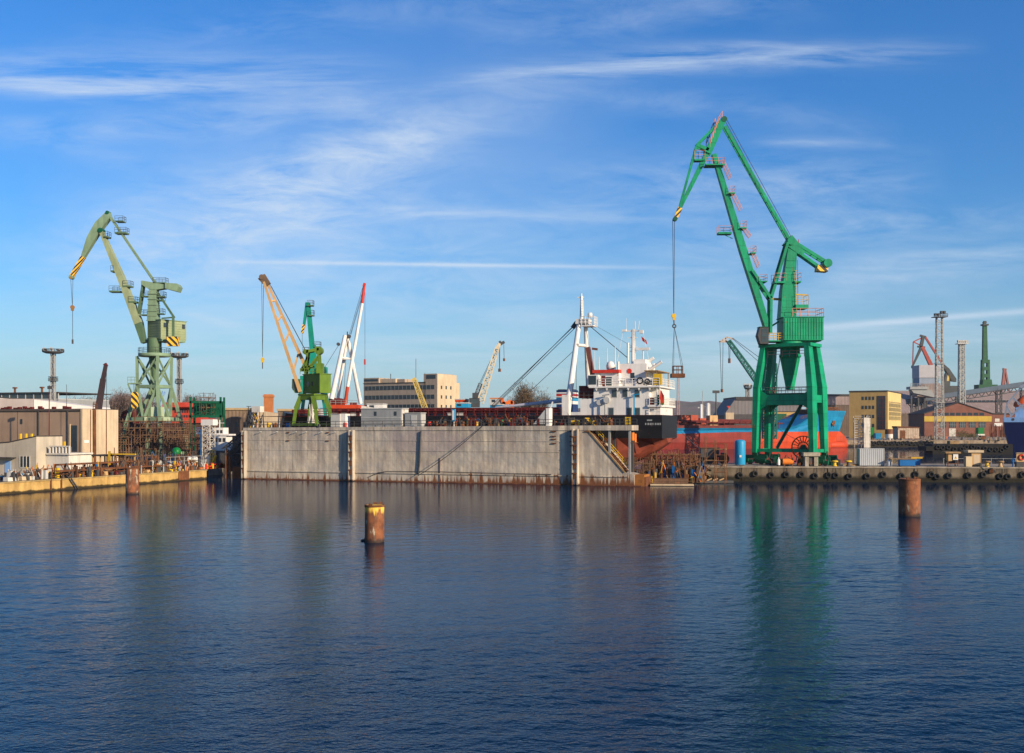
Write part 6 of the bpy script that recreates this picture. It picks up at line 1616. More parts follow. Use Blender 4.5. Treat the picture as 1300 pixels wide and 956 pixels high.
# floodlight masts
def flood(px, pytop, pybase, Y, label, ground, wpx=26, n=16, mid=None):
    s = Y/F; p = W(px, 540, Y); p.z = ground
    m_ = thing('floodlight_mast', label, 'floodlight mast', p)
    h = ht(pytop+8, Y, ground); w = wpx*s
    b = MB(); b.lattice((0,0,0),(0,0,h),5*s,5*s,n,.9*s,.5*s,4.2*s,4.2*s); b.tube((0,0,0),(0,0,h),1.1*s,n=8); b.build('mast', SCAFG, m_)
    b = MB(); b.lathe([(w*.34,h-.3*s),(w*.5,h+1.2*s),(w*.5,h+2*s),(w*.3,h+2*s)], 16); b.rail([(w*.5*math.cos(k*math.pi/6),w*.5*math.sin(k*math.pi/6),h+2*s) for k in range(13)], 3*s, 3*s, .3*s); b.build('platform', STEEL, m_)
    for k in range(9):
        a = k*2*math.pi/9; x, y = w*.42*math.cos(a), w*.42*math.sin(a)
        b = MB(); b.box(x-1.3*s,x+1.3*s,y-.8*s,y+.8*s,h+3.2*s,h+5.4*s+1.6*s*(k%2)); b.tube((x,y,h+2*s),(x,y,h+4*s),.25*s); b.build('floodlight', GREYL if k % 2 else STEEL, m_)
    if mid:
        hm_ = ht(mid, Y, ground); b = MB()
        for dz in (0, 5*s): b.lathe([(w*.22,hm_+dz),(w*.24,hm_+dz+.8*s),(w*.1,hm_+dz+.8*s)], 12)
        b.rail([(w*.23*math.cos(k*math.pi/4),w*.23*math.sin(k*math.pi/4),hm_+.8*s) for k in range(9)], 3*s, 3*s, .3*s); b.build('lower_platform', STEEL, m_)
flood(67.5, 440.5, 503, 330, 'grey floodlight mast with round lamp platform above the glazed hall', 1.6, mid=484)
flood(227.5, 446, 515, 360, 'grey floodlight mast with round lamp platform right of the pale green crane', 1.6, 23, mid=487)
flood(949.5, 486, 510, 820, 'small distant lamp mast over the grey steep roof', 3.0, 10, 10)
def lmast(px, pytop, Y, wpx, label, ground, tworow=False):
    s = Y/F; p = W(px, 540, Y); p.z = ground; h = ht(pytop, Y, ground)
    m_ = thing('lattice_mast', label, 'lattice mast', p)
    b = MB(); w = wpx*s
    if tworow:
        b.lattice((0,0,0),(0,0,h),w,w*.8,26,.75*s,.4*s,w*.72,w*.6)
        b.tube((-w*.5,0,h*.3),(-w*.36,0,h),.8*s,n=6); b.tube((w*.42,0,h*.3),(w*.34,0,h),.9*s,n=6)
        for z in (h*.62, h*.3): b.box(-w*.6,w*.6,-w*.5,w*.5,z,z+.6*s)
    else: b.lattice((0,0,0),(0,0,h),w,w,24,1.0*s,.6*s,w*.75,w*.75); ladder(b,(0,0,0),(0,0,h),.4*w,.3*s,1.6*s)
    b.build('lattice', SCAFG, m_)
    b = MB(); b.box(-wpx*.85*s,wpx*.85*s,-w*.7,w*.7,h,h+.8*s); b.rail([(-wpx*.85*s,-w*.7,h),(wpx*.85*s,-w*.7,h)],4*s,2.4*s,.35*s); b.build('platform', STEEL if tworow else WHITEW, m_)
    for k in range(4):
        x = (k-1.5)*wpx*.4*s; b = MB(); b.box(x-1.1*s,x+1.1*s,-w*.4,w*.1,h+(5 if (tworow and k > 1) else 2)*s,h+(8 if (tworow and k > 1) else 5)*s); b.tube((x,0,h),(x,0,h+5*s),.3*s); b.build('floodlight', STEEL if tworow else GREYL, m_)
lmast(1192.5, 403, 540, 9.5, 'tallest steel lattice lamp mast standing at the far quay edge', 3.0, True)
lmast(1220.8, 437, 700, 7.5, 'white lattice lamp mast rising before the brick hall', 3.0)
for px, yt, Y, w, lab, mat in ((892,496,640,.28,'thin pale pole behind the white storage tanks',SCAFG),(909,497,640,.6,'slim dark lattice pole right of the white storage tanks',STEEL),(861,478,600,1.6,'distant red and white lattice aerial behind the ship stern',None)):
    p = W(px, 540, Y); p.z = 3; m_ = thing('pole', lab, 'pole', p); h = ht(yt, Y, 3)
    b = MB()
    if mat is None: b.lattice((0,0,0),(0,0,h),w,w,18,.2,.12,w*.6,w*.6); mat = paint('faded_pink_paint',(0.4,0.24,0.22),.7)
    else: b.tube((0,0,0),(0,0,h),w,w*.6,6)
    b.build('shaft', mat, m_)
    if px == 909: b = MB(); b.box(-2,2,-.5,.5,h-1,h+.6); b.build('lamp_bar', STEEL, m_)
    if px == 861:
        b = MB(); b.beam((0,0,h),(0,0,h+2),.3); b.build('tip', REDB, m_)
p = W(62.5, 560, 195); p.z = 1.6; m_ = thing('pole', 'tall thin dark red pole before the brown building', 'pole', p)
b = MB(); b.tube((0,0,0),(0,0,ht(489,195,1.6)),.11,.07,6); b.build('shaft', REDD, m_); b = MB(); b.box(-.3,.5,-.1,.1,ht(494,195,1.6),ht(490,195,1.6)); b.build('bracket', STEEL, m_)
p = W(84.5, 520, 300); p.z = 1.6; m_ = thing('pole', 'hair-thin grey aerial behind the white hall', 'aerial', p); b = MB(); b.tube((0,0,0),(0,0,ht(488,300,1.6)),.12,.06,5); b.build('shaft', STEEL, m_)
# funnels of a vessel behind the docked ship
fs_ = thing('coaster', 'vessel with twin dark blue funnels banded white and red behind the white bipod mast', 'ship', G(52, 62, 0), YAW)
b = MB(); b.prism([(-36,-1),(-3,-1),(-2,9.5),(-37,9.5)], 0, 8); b.build('hull', GREYP, fs_); b = MB(); b.box(-20,-3,1,7,9.5,13); b.build('deckhouse', WHITE, fs_)
Yf = G(52,62).y+3
for k, px in enumerate((709, 721)):
    x = (W(px,540,Yf)-G(52,62)).dot(UX); hw = 6.0*Yf/F if k == 0 else 5*Yf/F
    def zf_(py): return H-(py-HZ)/F*Yf
    b = MB(); b.box(x-hw,x+hw,1.5,5.5,12.5,zf_(494.8)); f_ = b.build('funnel', paint('funnel_blue',(0.012,0.03,0.10),.4,.15), fs_)
    for (ya, yb2, mm, e) in ((499.5,497.8,WHITE,.02),(502.8,500.2,REDB,.02),(504.2,502.9,WHITE,.02),(508.8,505.5,LBLUE,.02),(513,509,WHITE,.02)):
        b = MB(); b.box(x-hw-e,x+hw+e,1.5-e,5.5+e,zf_(ya),zf_(yb2)); b.build('funnel_band', mm, f_)
    b = MB(); b.box(x-hw*.8,x+hw*.8,2,5,zf_(494.8),zf_(493.8)); b.build('funnel_cap', STEEL, f_)

# ---------------------------------------------------------------- bare trees
TWIG = paint('twigs_autumn', (0.13,0.085,0.045), 0.95, 0.4, 0, 0, 1.5); TWIG2 = paint('twigs_grey', (0.15,0.105,0.09), 0.95, 0.3, 0, 0, 1.5); BARK = paint('bark', (0.07,0.052,0.04), 0.95, 0.3)
def tree_meshes(seed, h, wide, dens, leafs):
    rr = random.Random(seed); tr = MB(); cr_ = MB()
    def br(p, d, L, r, lev):
        q = p + d*L; tr.tube(p, q, r, r*.62, 5 if lev < 2 else 4, False)
        if lev >= 4:
            for k in range(dens):
                c = p.lerp(q, rr.random()) + V(rr.gauss(0,1),rr.gauss(0,1),rr.gauss(0,1))*L*.42
                e = V(rr.gauss(0,1),rr.gauss(0,1),rr.gauss(1.2,1)).normalized()*leafs*rr.uniform(1.0,2.6); s2 = e.cross(V(rr.gauss(0,1),rr.gauss(0,1),rr.gauss(0,1))).normalized()*leafs*rr.uniform(.07,.18)
                cr_.add([c-e-s2*.3,c-s2,c+e,c+s2],[(0,1,2,3)])
            return
        n = rr.choice((3,3,4)) if lev else 6
        for k in range(n):
            a = 2*math.pi*(k+rr.random())/n; sp_ = rr.uniform(.35,.75)*wide*(1.0 if lev else .9)
            nd = (d + V(math.cos(a),math.sin(a),rr.uniform(.1,.5))*sp_).normalized()
            st = p.lerp(q, rr.uniform(.55,1.0) if lev else rr.uniform(.45,1.0))
            br(st, nd, L*rr.uniform(.62,.82), r*.55, lev+1)
    br(V(0,0,0), V(0,0,1), h*.34, h*.018, 0)
    return tr, cr_
def tree(px, Y, pytop, label, seed, wide=1.0, ground=1.6, mat=None, dens=5, leafs=.5, group=None):
    p = W(px, 540, Y); p.z = ground; h = ht(pytop, Y, ground)
    tr, cr_ = tree_meshes(seed, h, wide, dens, leafs)
    zs_ = sorted(v[2] for v in cr_.v); zt = zs_[int(len(zs_)*.985)]; k = h/zt
    for m_ in (tr, cr_): m_.v = [(x*k,y*k,z*k) for x,y,z in m_.v]
    t_ = thing('bare_tree', label, 'tree', p, rnd.uniform(0,6), group)
    tr.build('trunk', BARK, t_); cr_.build('crown', mat or TWIG, t_)
tree(668, 420, 487, 'larger autumn tree with thin brown crown behind the dock', 3, .42, 2, TWIG, 10, .40)
tree(687, 425, 497, 'shorter thin-crowned autumn tree right of the larger one behind the dock', 5, .40, 2, TWIG, 8, .38)
tree(664, 440, 500, 'low spreading brown tree at the foot of the larger autumn tree', 9, .75, 2, TWIG, 9, .42)
GT = 'bare grey-brown tree in the row of woods behind the left buildings'
for k, (px, yt) in enumerate(((78,509),(88,507),(97,508),(106,507),(115,505),(122,507),(133,506),(139,503),(145,500),(151,498.5),(157,498),(163,499),(170,500),(178,503),(187,505),(240,505),(247,503),(254,505),(262,508))):
    tree(px, 480+(k*37) % 90, yt+rnd.uniform(-1.5,1.5), GT, 20+k % 5, .8, 1.6, TWIG if k in (1,4,5,6) else TWIG2, 6, .5, 'bare trees behind the left buildings')
# ---------------------------------------------------------------- scaffolding and yard clutter
def scaffold(name, label, p, rz, w, d, h, mats, seed, bay=2.0, lift=2.0, drop=0.12, plank=0.4, r=0.05, cat='scaffold'):
    rr = random.Random(seed); t_ = thing(name, label, cat, p, rz)
    b = MB(); pl = MB(); nx, ny, nz_ = int(w/bay), max(1, int(d/bay)), int(h/lift)
    tops = {}
    for i in range(nx+1):
        for j in range(ny+1):
            tt = h*rr.uniform(.86, 1.1); tops[i,j] = tt
            b.tube((i*bay,j*bay,0),(i*bay+rr.uniform(-.06,.06),j*bay,tt),r,n=4,cap=False)
    for k in range(1, nz_+1):
        for j in range(ny+1):
            for i in range(nx):
                if rr.random() > drop: b.tube((i*bay-.2,j*bay,k*lift),((i+1)*bay+.2,j*bay,k*lift+rr.uniform(-.05,.05)),r,n=4,cap=False)
                if rr.random() > .45 and j == 0: b.tube((i*bay,j*bay,k*lift+1),((i+1)*bay,j*bay,k*lift+1),r*.8,n=4,cap=False)
                if rr.random() < .22: b.tube((i*bay,j*bay,(k-1)*lift),((i+1)*bay,j*bay,k*lift),r,n=4,cap=False)
        for i in range(nx+1):
            for j in range(ny): b.tube((i*bay,j*bay,k*lift),(i*bay,(j+1)*bay,k*lift),r,n=4,cap=False)
        for i in range(nx):
            if rr.random() < plank:
                j = rr.randrange(ny); pl.box(i*bay-.1,(i+1)*bay+.1,j*bay+.1,j*bay+bay*.8,k*lift+.06,k*lift+.13)
    b.build('tubes', mats[0], t_)
    if pl.v: pl.split('planks', mats[1], t_)
    return t_
def LP_(px, b, z=1.75):            # point on the left quay at image column, b metres inland from the edge
    q_ = Q(a_at(px, b), b); q_.z = z; return q_
def at(px, Y, z): 
    p = W(px, 540, Y); p.z = z; return p
def prop(name, label, cat, p, rz, parts, group=None):
    """parts: (part name, mat, builder function)"""
    t_ = thing(name, label, cat, p, rz, group)
    for nm, mt, fn in parts:
        b = MB(); fn(b); b.build(nm, mt, t_)
    return t_

scaffold('scaffolding', 'rusty brown scaffolding tiers around the red ship behind the ochre quay', at(142, 243, 1.6), R(-4), 17, 3.6, 9.4, (SCAF, WOOD), 1, 1.3, 1.55, .1, .55, .075)
scaffold('scaffolding', 'lower rust-brown scaffolding bay under the bright red superstructure', at(206, 236, 1.6), R(-4), 8.4, 3, 7.6, (SCAF, WOOD), 2, 1.2, 1.45, .15, .5, .07)
sc_ = scaffold('scaffolding', 'dense brown scaffolding below the dark green open frame', at(242, 228, 1.6), R(-8), 5, 3, 7.0, (SCAF, WOOD), 3, 1.1, 1.45, .15, .4, .06)
# dark green open frame container
Yg = 245.0; s_ = Yg/F; p = at(240.5, Yg, 1.6)
def hz_(py, Y=Yg, g_=1.6): return H-(py-HZ)/F*Y-g_
prop('steel_rack', 'dark green open steel frame with corner posts above the white stair tower', 'frame', p, 0, [
 ('corner_posts', GREEND, lambda b: [b.box(x,x+.4,y,y+.4,0,hz_(504)) for x in (0,6.7) for y in (0,3)]),
 ('frame_rails', GREEND, lambda b: [b.box(0,7.1,y,y+.25,z,z+.5) for y in (0,3.1) for z in (hz_(530),hz_(512))] + [b.lattice((.3,.1,hz_(529)),(6.8,.1,hz_(529)+1.6),1.0,.3,6,.1,.07)] + [b.beam((.4+1.1*k,.12,hz_(530)),(.4+1.1*k,.12,hz_(511)),.12) for k in range(6)]),
 ('back_panel', GREEND, lambda b: b.box(.2,6.9,3.2,3.3,hz_(529),hz_(512)))])
scaffold('scaffolding', 'small untidy scaffolding on top of the dark green open frame', p+V(2.2,0.3,hz_(530)), 0, 3.3, 2.2, 5.2, (SCAF, WOOD), 4, .8, 1.1, .25, .7, .05)
# white lattice stair tower
Yt = 212.0; p = at(257.5, Yt, 1.7)
h_ = lambda py: H-(py-HZ)/F*Yt-1.7
prop('stair_tower', 'white lattice stair tower with a white box cabin on top at the quay corner', 'stair tower', p, YAW, [
 ('lattice', WHITEW, lambda b: (b.lattice((.9,.6,0),(.9,.6,h_(540)),1.7,1.6,9,.12,.08), [b.beam((.1,-.1,h_(540)*k/8),(1.7,-.1,h_(540)*(k+.9)/8),.12,.5) for k in range(8)])),
 ('cabin', WHITE, lambda b: b.box(-.3,2.4,-.2,1.4,h_(540),h_(532.5))),
 ('lower_panel', WHITEB, lambda b: b.box(.3,1.6,-.3,-.2,.2,h_(578))),
 ('blue_pipe', BLUE, lambda b: b.tube((-.3,-.2,0),(-.3,-.2,h_(545)),.09)),
 ('yellow_stair', YELLOW, lambda b: (b.beam((2.0,-.2,.2),(3.1,-.2,h_(578)),.2,.6), b.rail([(2.0,-.3,.1),(3.1,-.3,.1)],3.4,.4,.05,5)))])
# small white vessel superstructure
Yv = 228.0; p = at(246, Yv, 1.0); h_ = lambda py: H-(py-HZ)/F*Yv-1.0
prop('workboat', 'white wheelhouse of a workboat behind the white stair tower', 'boat', p, R(-10), [
 ('hull', STEEL, lambda b: b.prism([(0,-2),(8.6,-2),(9.3,h_(572)),(-.3,h_(572))],0,4)),
 ('wheelhouse', WHITE, lambda b: (b.box(3.2,6.9,.5,3.5,h_(572),h_(553)), b.box(2.2,7.6,.3,3.7,h_(553),h_(551)), b.box(3.6,6.2,.8,3.2,h_(551),h_(543)), b.box(0.4,3.4,.3,3.6,h_(551),h_(549)))),
 ('window', GLS, lambda b: [b.box(3.5+.9*k,4.1+.9*k,.44,.5,h_(561),h_(556)) for k in range(4)] + [b.box(3.9+.8*k,4.4+.8*k,.74,.8,h_(550),h_(546)) for k in range(3)]),
 ('mast', WHITE, lambda b: (b.tube((4.8,2,h_(543)),(4.8,2,h_(533)),.1), b.beam((4,2,h_(537)),(5.8,2,h_(537)),.1), b.rail([(0.4,.3,h_(549)),(3.2,.3,h_(549))],1,.6,.05)))])
# gap between quay and dock: dark gangway, piles, jumble of hoses
p = at(282, 207, 0)
prop('gangway', 'dark jumbled steel gangway bridging the gap beside the dock left end', 'gangway', p, YAW, [
 ('trusses', STEEL, lambda b: (b.lattice((0,1,5.0),(5.0,1,8.6),1.3,1.2,6,.16,.1), b.beam((0,2,4.2),(5.2,2,6.6),.5,.8), b.box(-1,5.2,2.4,5,1.2,4.6), [b.beam((.2+.5*k,1.2,4.0+.6*k),(1.2+.5*k,1.2,2.6+.9*k),.12) for k in range(8)])),
 ('hoses', STEEL, lambda b: [b.sag((.2+.3*k,.5,4.5+.2*k),(4.5,.5,7.5-.5*k),1.4+.3*k,.07) for k in range(6)]),
 ('piles', RUSTY, lambda b: (b.tube((.4,.6,-2),(.4,.6,5.5),.2), b.tube((1.4,.6,-2),(1.2,.6,5.2),.2), b.beam((.4,.5,.6),(1.4,.5,4.6),.14), b.beam((1.4,.5,.6),(.4,.5,4.6),.14))),
 ('beam', RUSTY, lambda b: b.box(2.2,4.5,.2,1.6,-1,2.2))])
for k in range(6):
    mt = (GREYL, YELLOW, ORANGEP, MIDBLUE, SCAFG, WHITEW)[k]
tt_ = thing('pipe_stack', 'tangle of coloured pipes and lamps on the left end of the dock deck', 'pipe stack', DK(314, 1.5), YAW)
rr = random.Random(5)
for mt, n_ in ((STEEL, 14), (YELLOW, 3), (MIDBLUE, 3), (WHITEW, 4), (ORANGEP, 3)):
    b = MB()
    for k in range(n_):
        x = rr.uniform(0, 2.6); b.tube((x,rr.uniform(0,2),0),(x+rr.uniform(-.8,.8),rr.uniform(0,2),rr.uniform(1.2,2.9)),rr.uniform(.05,.11),n=5)
    b.build('pipe', mt, tt_)
u = DK(320.5, 1.5); h_ = 1.7
prop('raised_cabinet', 'pale box cabinet raised on legs at the left end of the dock', 'cabinet', u, YAW, [
 ('legs', STEEL, lambda b: [b.box(x,x+.1,y,y+.1,0,2.9) for x in (0,1.5) for y in (0,1.2)]), ('box', WHITEW, lambda b: b.box(-.1,1.7,-.1,1.3,2.9,4.0)), ('pole', STEEL, lambda b: (b.tube((-1.2,.5,0),(-1.2,.5,4.0),.07), b.beam((-1.6,.5,4.0),(-.6,.5,4.0),.1)))])

# left quay items
b_ = [(LP_(124+3.6*k, 9.5+0.8*(k % 2)), k) for k in range(7)]
bar = MB(); bar.lathe([(.42,0),(.44,.05),(.44,.45),(.47,.48),(.44,.52),(.44,1.1),(.47,1.13),(.44,1.17),(.44,1.5),(.38,1.52)], 16)
bo = None
for p, k in b_:
    if bo is None: bo = o = bar.build('barrel', BLUE, None, p)
    else: o = bo.copy(); COL.objects.link(o); o.location = p
    tag(o, 'blue barrel in the row under the yellow-beamed shelter', 'barrel', 'blue barrels under the shelter')
p = LP_(117, 10.5)
prop('open_shelter', 'low open-sided shelter with yellow beam over the blue barrels', 'shelter', p, YAW, [
 ('posts', CREAM, lambda b: [b.box(x,x+.18,y,y+.18,0,2.9) for x in (0,1.6,3.2,4.8,6.4) for y in (0,3)]),
 ('roof', ROOFD, lambda b: b.box(-.3,6.9,-.2,3.4,2.9,3.15)),
 ('crane_beam', YELLOW, lambda b: (b.beam((4,-.4,3.3),(9.5,-.4,3.3),.22), b.box(3.8,4.2,-.5,-.3,1.4,3.8)))])
prop('railing', 'rusty pipe rail with planks running along the ochre quay edge', 'railing', QA+V(0,0,1.74), YAW, [
 ('tubes', RUSTY, lambda b: (b.rail([(-.9,11.5,0),(-.9,40,0)],1.25,2.4,.06,2), b.box(-1.1,-.4,12.5,39,1.05,1.2))), ('posts', SCAFG, lambda b: [b.tube((-.5,29+3*k,0),(-.5,29+3*k,1.4),.12) for k in range(4)])])
prop('pipe_bench', 'long rusty platform of beams low on the quay before the brown building', 'platform', LP_(74, 2.6), YAW, [
 ('beams', RUSTY, lambda b: (b.box(-1,0.2,0,19,1.9,2.15), [b.box(-.9,-.6,2.2*k,2.2*k+.25,0,1.9) for k in range(9)], b.box(-2,.1,.3,18,.55,.75))), ('planks', WOOD, lambda b: b.box(-1.9,0.1,0.5,17,.76,.84))])
sk = [('orange_post_rack', 'row of orange and yellow pipe posts on the quay before the white shed', ORANGEP, YELLOW, 40, 5)]
prop('post_rack', 'row of orange and yellow pipe posts on the quay before the white shed', 'pipe rack', LP_(38, 3.2), YAW, [
 ('orange_post', ORANGEP, lambda b: [b.tube((rnd.uniform(-1.2,.4),.7*k,0),(rnd.uniform(-1.2,.4),.7*k,rnd.uniform(1.2,2.5)),.07) for k in range(9)]),
 ('yellow_post', YELLOW, lambda b: [b.tube((rnd.uniform(-1.2,.2),.9*k+.3,0),(rnd.uniform(-1.2,.2),.9*k+.3,rnd.uniform(1.,2.2)),.08) for k in range(6)]),
 ('rails', RUSTY, lambda b: (b.tube((-.5,0,1.4),(-.5,6.2,1.5),.06), b.tube((-.2,0,.8),(-.2,6.2,.7),.06), b.box(-1.3,.3,0,6.4,0,.2)))])
for k, (px, inl, lab, mt) in enumerate(((7, 1.3, 'low white concrete block at the quay edge, left of its twin', WHITEW), (25, 1.4, 'low cream concrete block at the quay edge, right of its twin', CREAMW))):
    prop('kerb_block', lab, 'concrete block', LP_(px, inl+.6), YAW, [('block', mt, lambda b: b.prism([(-.5,0),(.5,0),(.4,.55),(-.4,.6)],0,2.0)), ('lifting_eye', STEEL, lambda b: b.ring((0,1,.62),.14,.04,'y',10,5))])
def heap(label, p, seed, w, d, n_, cols, name='scrap_pile', cat='scrap pile', hmax=1.2):
    rr = random.Random(seed); t_ = thing(name, label, cat, p, YAW)
    bs = {}
    for k in range(n_):
        m_ = rr.choice(cols); b = bs.setdefault(m_.name, (MB(), m_))[0]
        x, y, z = rr.uniform(0,w), rr.uniform(0,d), rr.uniform(.05,.5*hmax)
        if rr.random() < .45: b.tube((x,y,z),(x+rr.uniform(-1.2,1.2),y+rr.uniform(-.8,.8),z+rr.uniform(-.05,hmax)),rr.uniform(.04,.12),n=5)
        else:
            a = rr.uniform(.15,.5); b.beam((x,y,0.02),(x+rr.uniform(-.1,.1),y,rr.uniform(.2,hmax)),a,a*rr.uniform(.6,1.6))
    for nm, (b, m_) in bs.items(): b.split('scrap', m_, t_, .02)
    return t_
heap('dark scrap and white bags heaped by the cream shed door on the quay', LP_(-2, 5.0), 11, 2.6, 8, 60, (STEEL, WHITEW, RUSTY, STEEL, CREAMW, MIDBLUE))
heap('rusty scrap heap below the pipe posts in front of the white shed', LP_(52, 4.6), 12, 2.6, 8, 50, (RUSTY, STEEL, RUSTY, WHITEW, ORANGEP))
heap('low pile of timber and red drums at the foot of the long rusty platform', LP_(96, 5.0), 13, 2, 10, 40, (WOOD, RUSTY, REDB, STEEL), hmax=1.5)
heap('rust-brown winch parts heaped right of the dark pile on the quay', LP_(184, 2.4), 14, 1.7, 9, 70, (RUSTY, STEEL, WHITEW, YELLOW, RUSTY), hmax=1.3)
heap('mixed scrap and orange drums between the yellow sacks and the white tanks', LP_(214, 2.6), 15, 1.8, 9, 70, (RUSTY, STEEL, ORANGEP, RUSTY, GREYL), hmax=1.2)
heap('dark machinery pile behind the yellow sacks', LP_(190, 9), 16, 4, 8, 70, (STEEL, RUSTY, BLUE, STEEL, RUSTY), hmax=3.0)
heap('brown stacked steel sections under the scaffolding', LP_(163, 10), 17, 4, 7, 60, (RUSTY, RUSTY, STEEL, WOOD), hmax=2.6)
heap('dark steel parts under the white tanks walkway', LP_(232, 8), 18, 4, 6, 50, (STEEL, GREYP, RUSTY), hmax=3.0)
for k, (px, lab) in enumerate(((189.5, 'yellow big bag at left of the pair on the quay'), (196.8, 'yellow big bag at right of the pair on the quay'))):
    prop('big_bag', lab, 'sack', LP_(px, 6.5), YAW+.1*k, [('sack', YELLOW, lambda b: b.lathe([(.45,0),(.62,.15),(.64,.6),(.55,1.05),(.2,1.2)],12)), ('pallet', WOOD, lambda b: b.box(-.65,.65,-.65,.65,-.05,.0)), ('stand', RUSTY, lambda b: b.box(-.6,.6,-.6,.6,0,.02))])
prop('tank', 'bright green ball tank on the quay beneath the pale green crane', 'tank', LP_(224, 9.5), 0, [('vessel', GREENB, lambda b: b.lathe([(.1,2.3),(.6,2.4),(.85,2.9),(.85,3.4),(.55,3.9),(.1,4.0)],18)), ('legs', RUSTY, lambda b: [b.tube((x,y,0),(x,y,2.7),.07) for x in (-.5,.5) for y in (-.5,.5)])])
for k, (px, lab) in enumerate(((240.5, 'plain white upright gas tank on the quay'), (247.5, 'white upright tank with an orange band on the quay'))):
    ps = [('shell', WHITE, lambda b: b.lathe([(.55,0),(.55,2.0),(.42,2.25),(.05,2.32)],18)), ('feet', STEEL, lambda b: b.box(-.5,.5,-.5,.5,-.02,.03))]
    if k: ps.append(('band', ORANGEP, lambda b: b.lathe([(.56,.8),(.565,.8),(.565,1.25),(.56,1.25)],18)))
    prop('gas_tank', lab, 'tank', LP_(px, 5.0), 0, ps)
prop('life_ring', 'orange life ring hung on the quay rail near the yellow sacks', 'life ring', LP_(199.5, 1.4), YAW, [('ring', ORANGEP, lambda b: b.ring((0,0,1.0),.33,.09,'y',18,6)), ('post', WHITEW, lambda b: b.box(-.05,.05,.1,.2,0,1.6))])
prop('bucket', 'yellow bucket standing by the quay edge below the green ball tank', 'bucket', LP_(217.5, 1.0), 0, [('body', YELLOW, lambda b: b.lathe([(.3,0),(.42,.7),(.36,.7),(.28,.06)],16)), ('handle', STEEL, lambda b: b.ring((0,0,.7),.38,.02,'y',14,4))])
prop('skip', 'small blue skip under the pale green crane scaffolding', 'skip', LP_(174.5, 11), YAW, [('body', BLUE, lambda b: b.prism([(-.9,.0),(.9,.0),(1.3,1.1),(-1.3,1.1)],0,1.6)), ('stand', RUSTY, lambda b: [b.box(x,x+.15,.2,1.4,-2.0+2.0,.02) for x in (-.8,.7)])])
prop('fence', 'pale tube fence in front of the white gas tanks', 'fence', LP_(228, 4.2), YAW, [('rails', SCAFG, lambda b: b.rail([(0,-4,0),(0,8,0)],2.4,1.3,.05,3)), ('foot_plates', STEEL, lambda b: [b.box(-.15,.15,-4+2*k,-3.8+2*k,0,.04) for k in range(7)])])
prop('ladder', 'dark steel ladder hanging down the ochre quay wall', 'ladder', QA+V(0,0,0), YAW, [('rails', STEEL, lambda b: (b.beam((.2,13.6,2.1),(.2,15.4,0.1),.12), b.beam((.2,14.1,2.1),(.2,15.9,0.1),.12))), ('rungs', STEEL, lambda b: [b.tube((.2,13.8+.3*k,1.8-.33*k),(.2,14.3+.3*k,1.8-.33*k),.05) for k in range(5)])])

heap('pale drums, timber and white scrap spread along the quay right of the dark pile', LP_(176, 5.5), 19, 2.5, 16, 80, (WHITEW, RUSTY, STEEL, WOOD, YELLOW, RUSTY, BLUE, GREYL), hmax=2.0)
heap('rusty parts and red bottles scattered at the quay end below the white stair tower', LP_(252, 2.2), 20, 1.6, 7, 50, (RUSTY, STEEL, REDB, GREYL, YELLOW), hmax=1.1)
heap('small pale and rusty scrap scattered along the quay edge left of the dark pile', LP_(120, 1.6), 24, 1.2, 16, 60, (RUSTY, STEEL, CREAM, RUSTY, REDD), hmax=.8)
scaffold('scaffolding', 'narrow brown scaffold bay between the brown building and the red ship', at(134, 222, 1.6), R(-10), 4.4, 2.2, 6.2, (SCAF, WOOD), 8, 1.1, 1.5, .12, .5, .07)
heap('dark iron frames and pipes lying on the quay behind the pale kerb blocks', LP_(6, 3.0), 25, 1.6, 7, 60, (STEEL, RUSTY, STEEL, RUSTY, GREYL), hmax=1.5)
heap('dark posts and drums packed under the near end of the long rusty platform', LP_(70, 2.2), 26, 2.2, 9, 60, (STEEL, RUSTY, STEEL, RUSTY, RUSTY, YELLOW), hmax=1.9)
heap('brown tube ends and brackets leaning under the middle of the long rusty platform', LP_(132, 3.4), 27, 2.0, 10, 60, (STEEL, RUSTY, SCAF, RUSTY, SCAF), hmax=2.4)
prop('pipe_rack', 'tall rusty rack of upright tubes beside the dark pile on the quay', 'pipe rack', LP_(150, 4.2), YAW, [('uprights', SCAF, lambda b: [b.tube((rnd.uniform(-1.5,0),.45*k,0),(rnd.uniform(-1.5,0),.45*k+.1,rnd.uniform(2.0,4.6)),.055,n=4) for k in range(26)]), ('rails', SCAF, lambda b: [b.tube((-.6,-.2,z),(-.6,11.6,z+.1),.06,n=4) for z in (.9,1.8,2.7)])])
# ---------------------------------------------------------------- dock deck things
def dbox(name, label, cat, px0, px1, pyt, v, d, mat, extra=None):
    p = DK(px0, v); Y = p.y; u0, u1 = u_at(px0, v), u_at(px1, v); h = H-(pyt-HZ)/F*Y - p.z
    t_ = thing(name, label, cat, p, YAW); b = MB(); b.box(0,u1-u0,0,d,0,h); b.build('body', mat, t_)
    if extra: extra(t_, u1-u0, d, h)
    return t_
def ex(t_, w, d, h):
    boxp(t_, 'end_wall', WHITEW, w, w+.25, 0, d, .1, h-.1); boxp(t_, 'roof', GREYL, -.1, w+.3, -.1, d+.1, h, h+.12)
    for x in (w*.36, w*.86): boxp(t_, 'vent', GLS, x-.25, x+.25, -.04, .02, h*.62, h*.85)
    boxp(t_, 'seam', GREYL, 0, w, -.06, 0, h*.5, h*.53)
dbox('deckhouse', 'long grey steel deckhouse on the floating dock wall', 'deckhouse', 458.5, 509, 519.2, .9, 2.6, GREYP, ex)
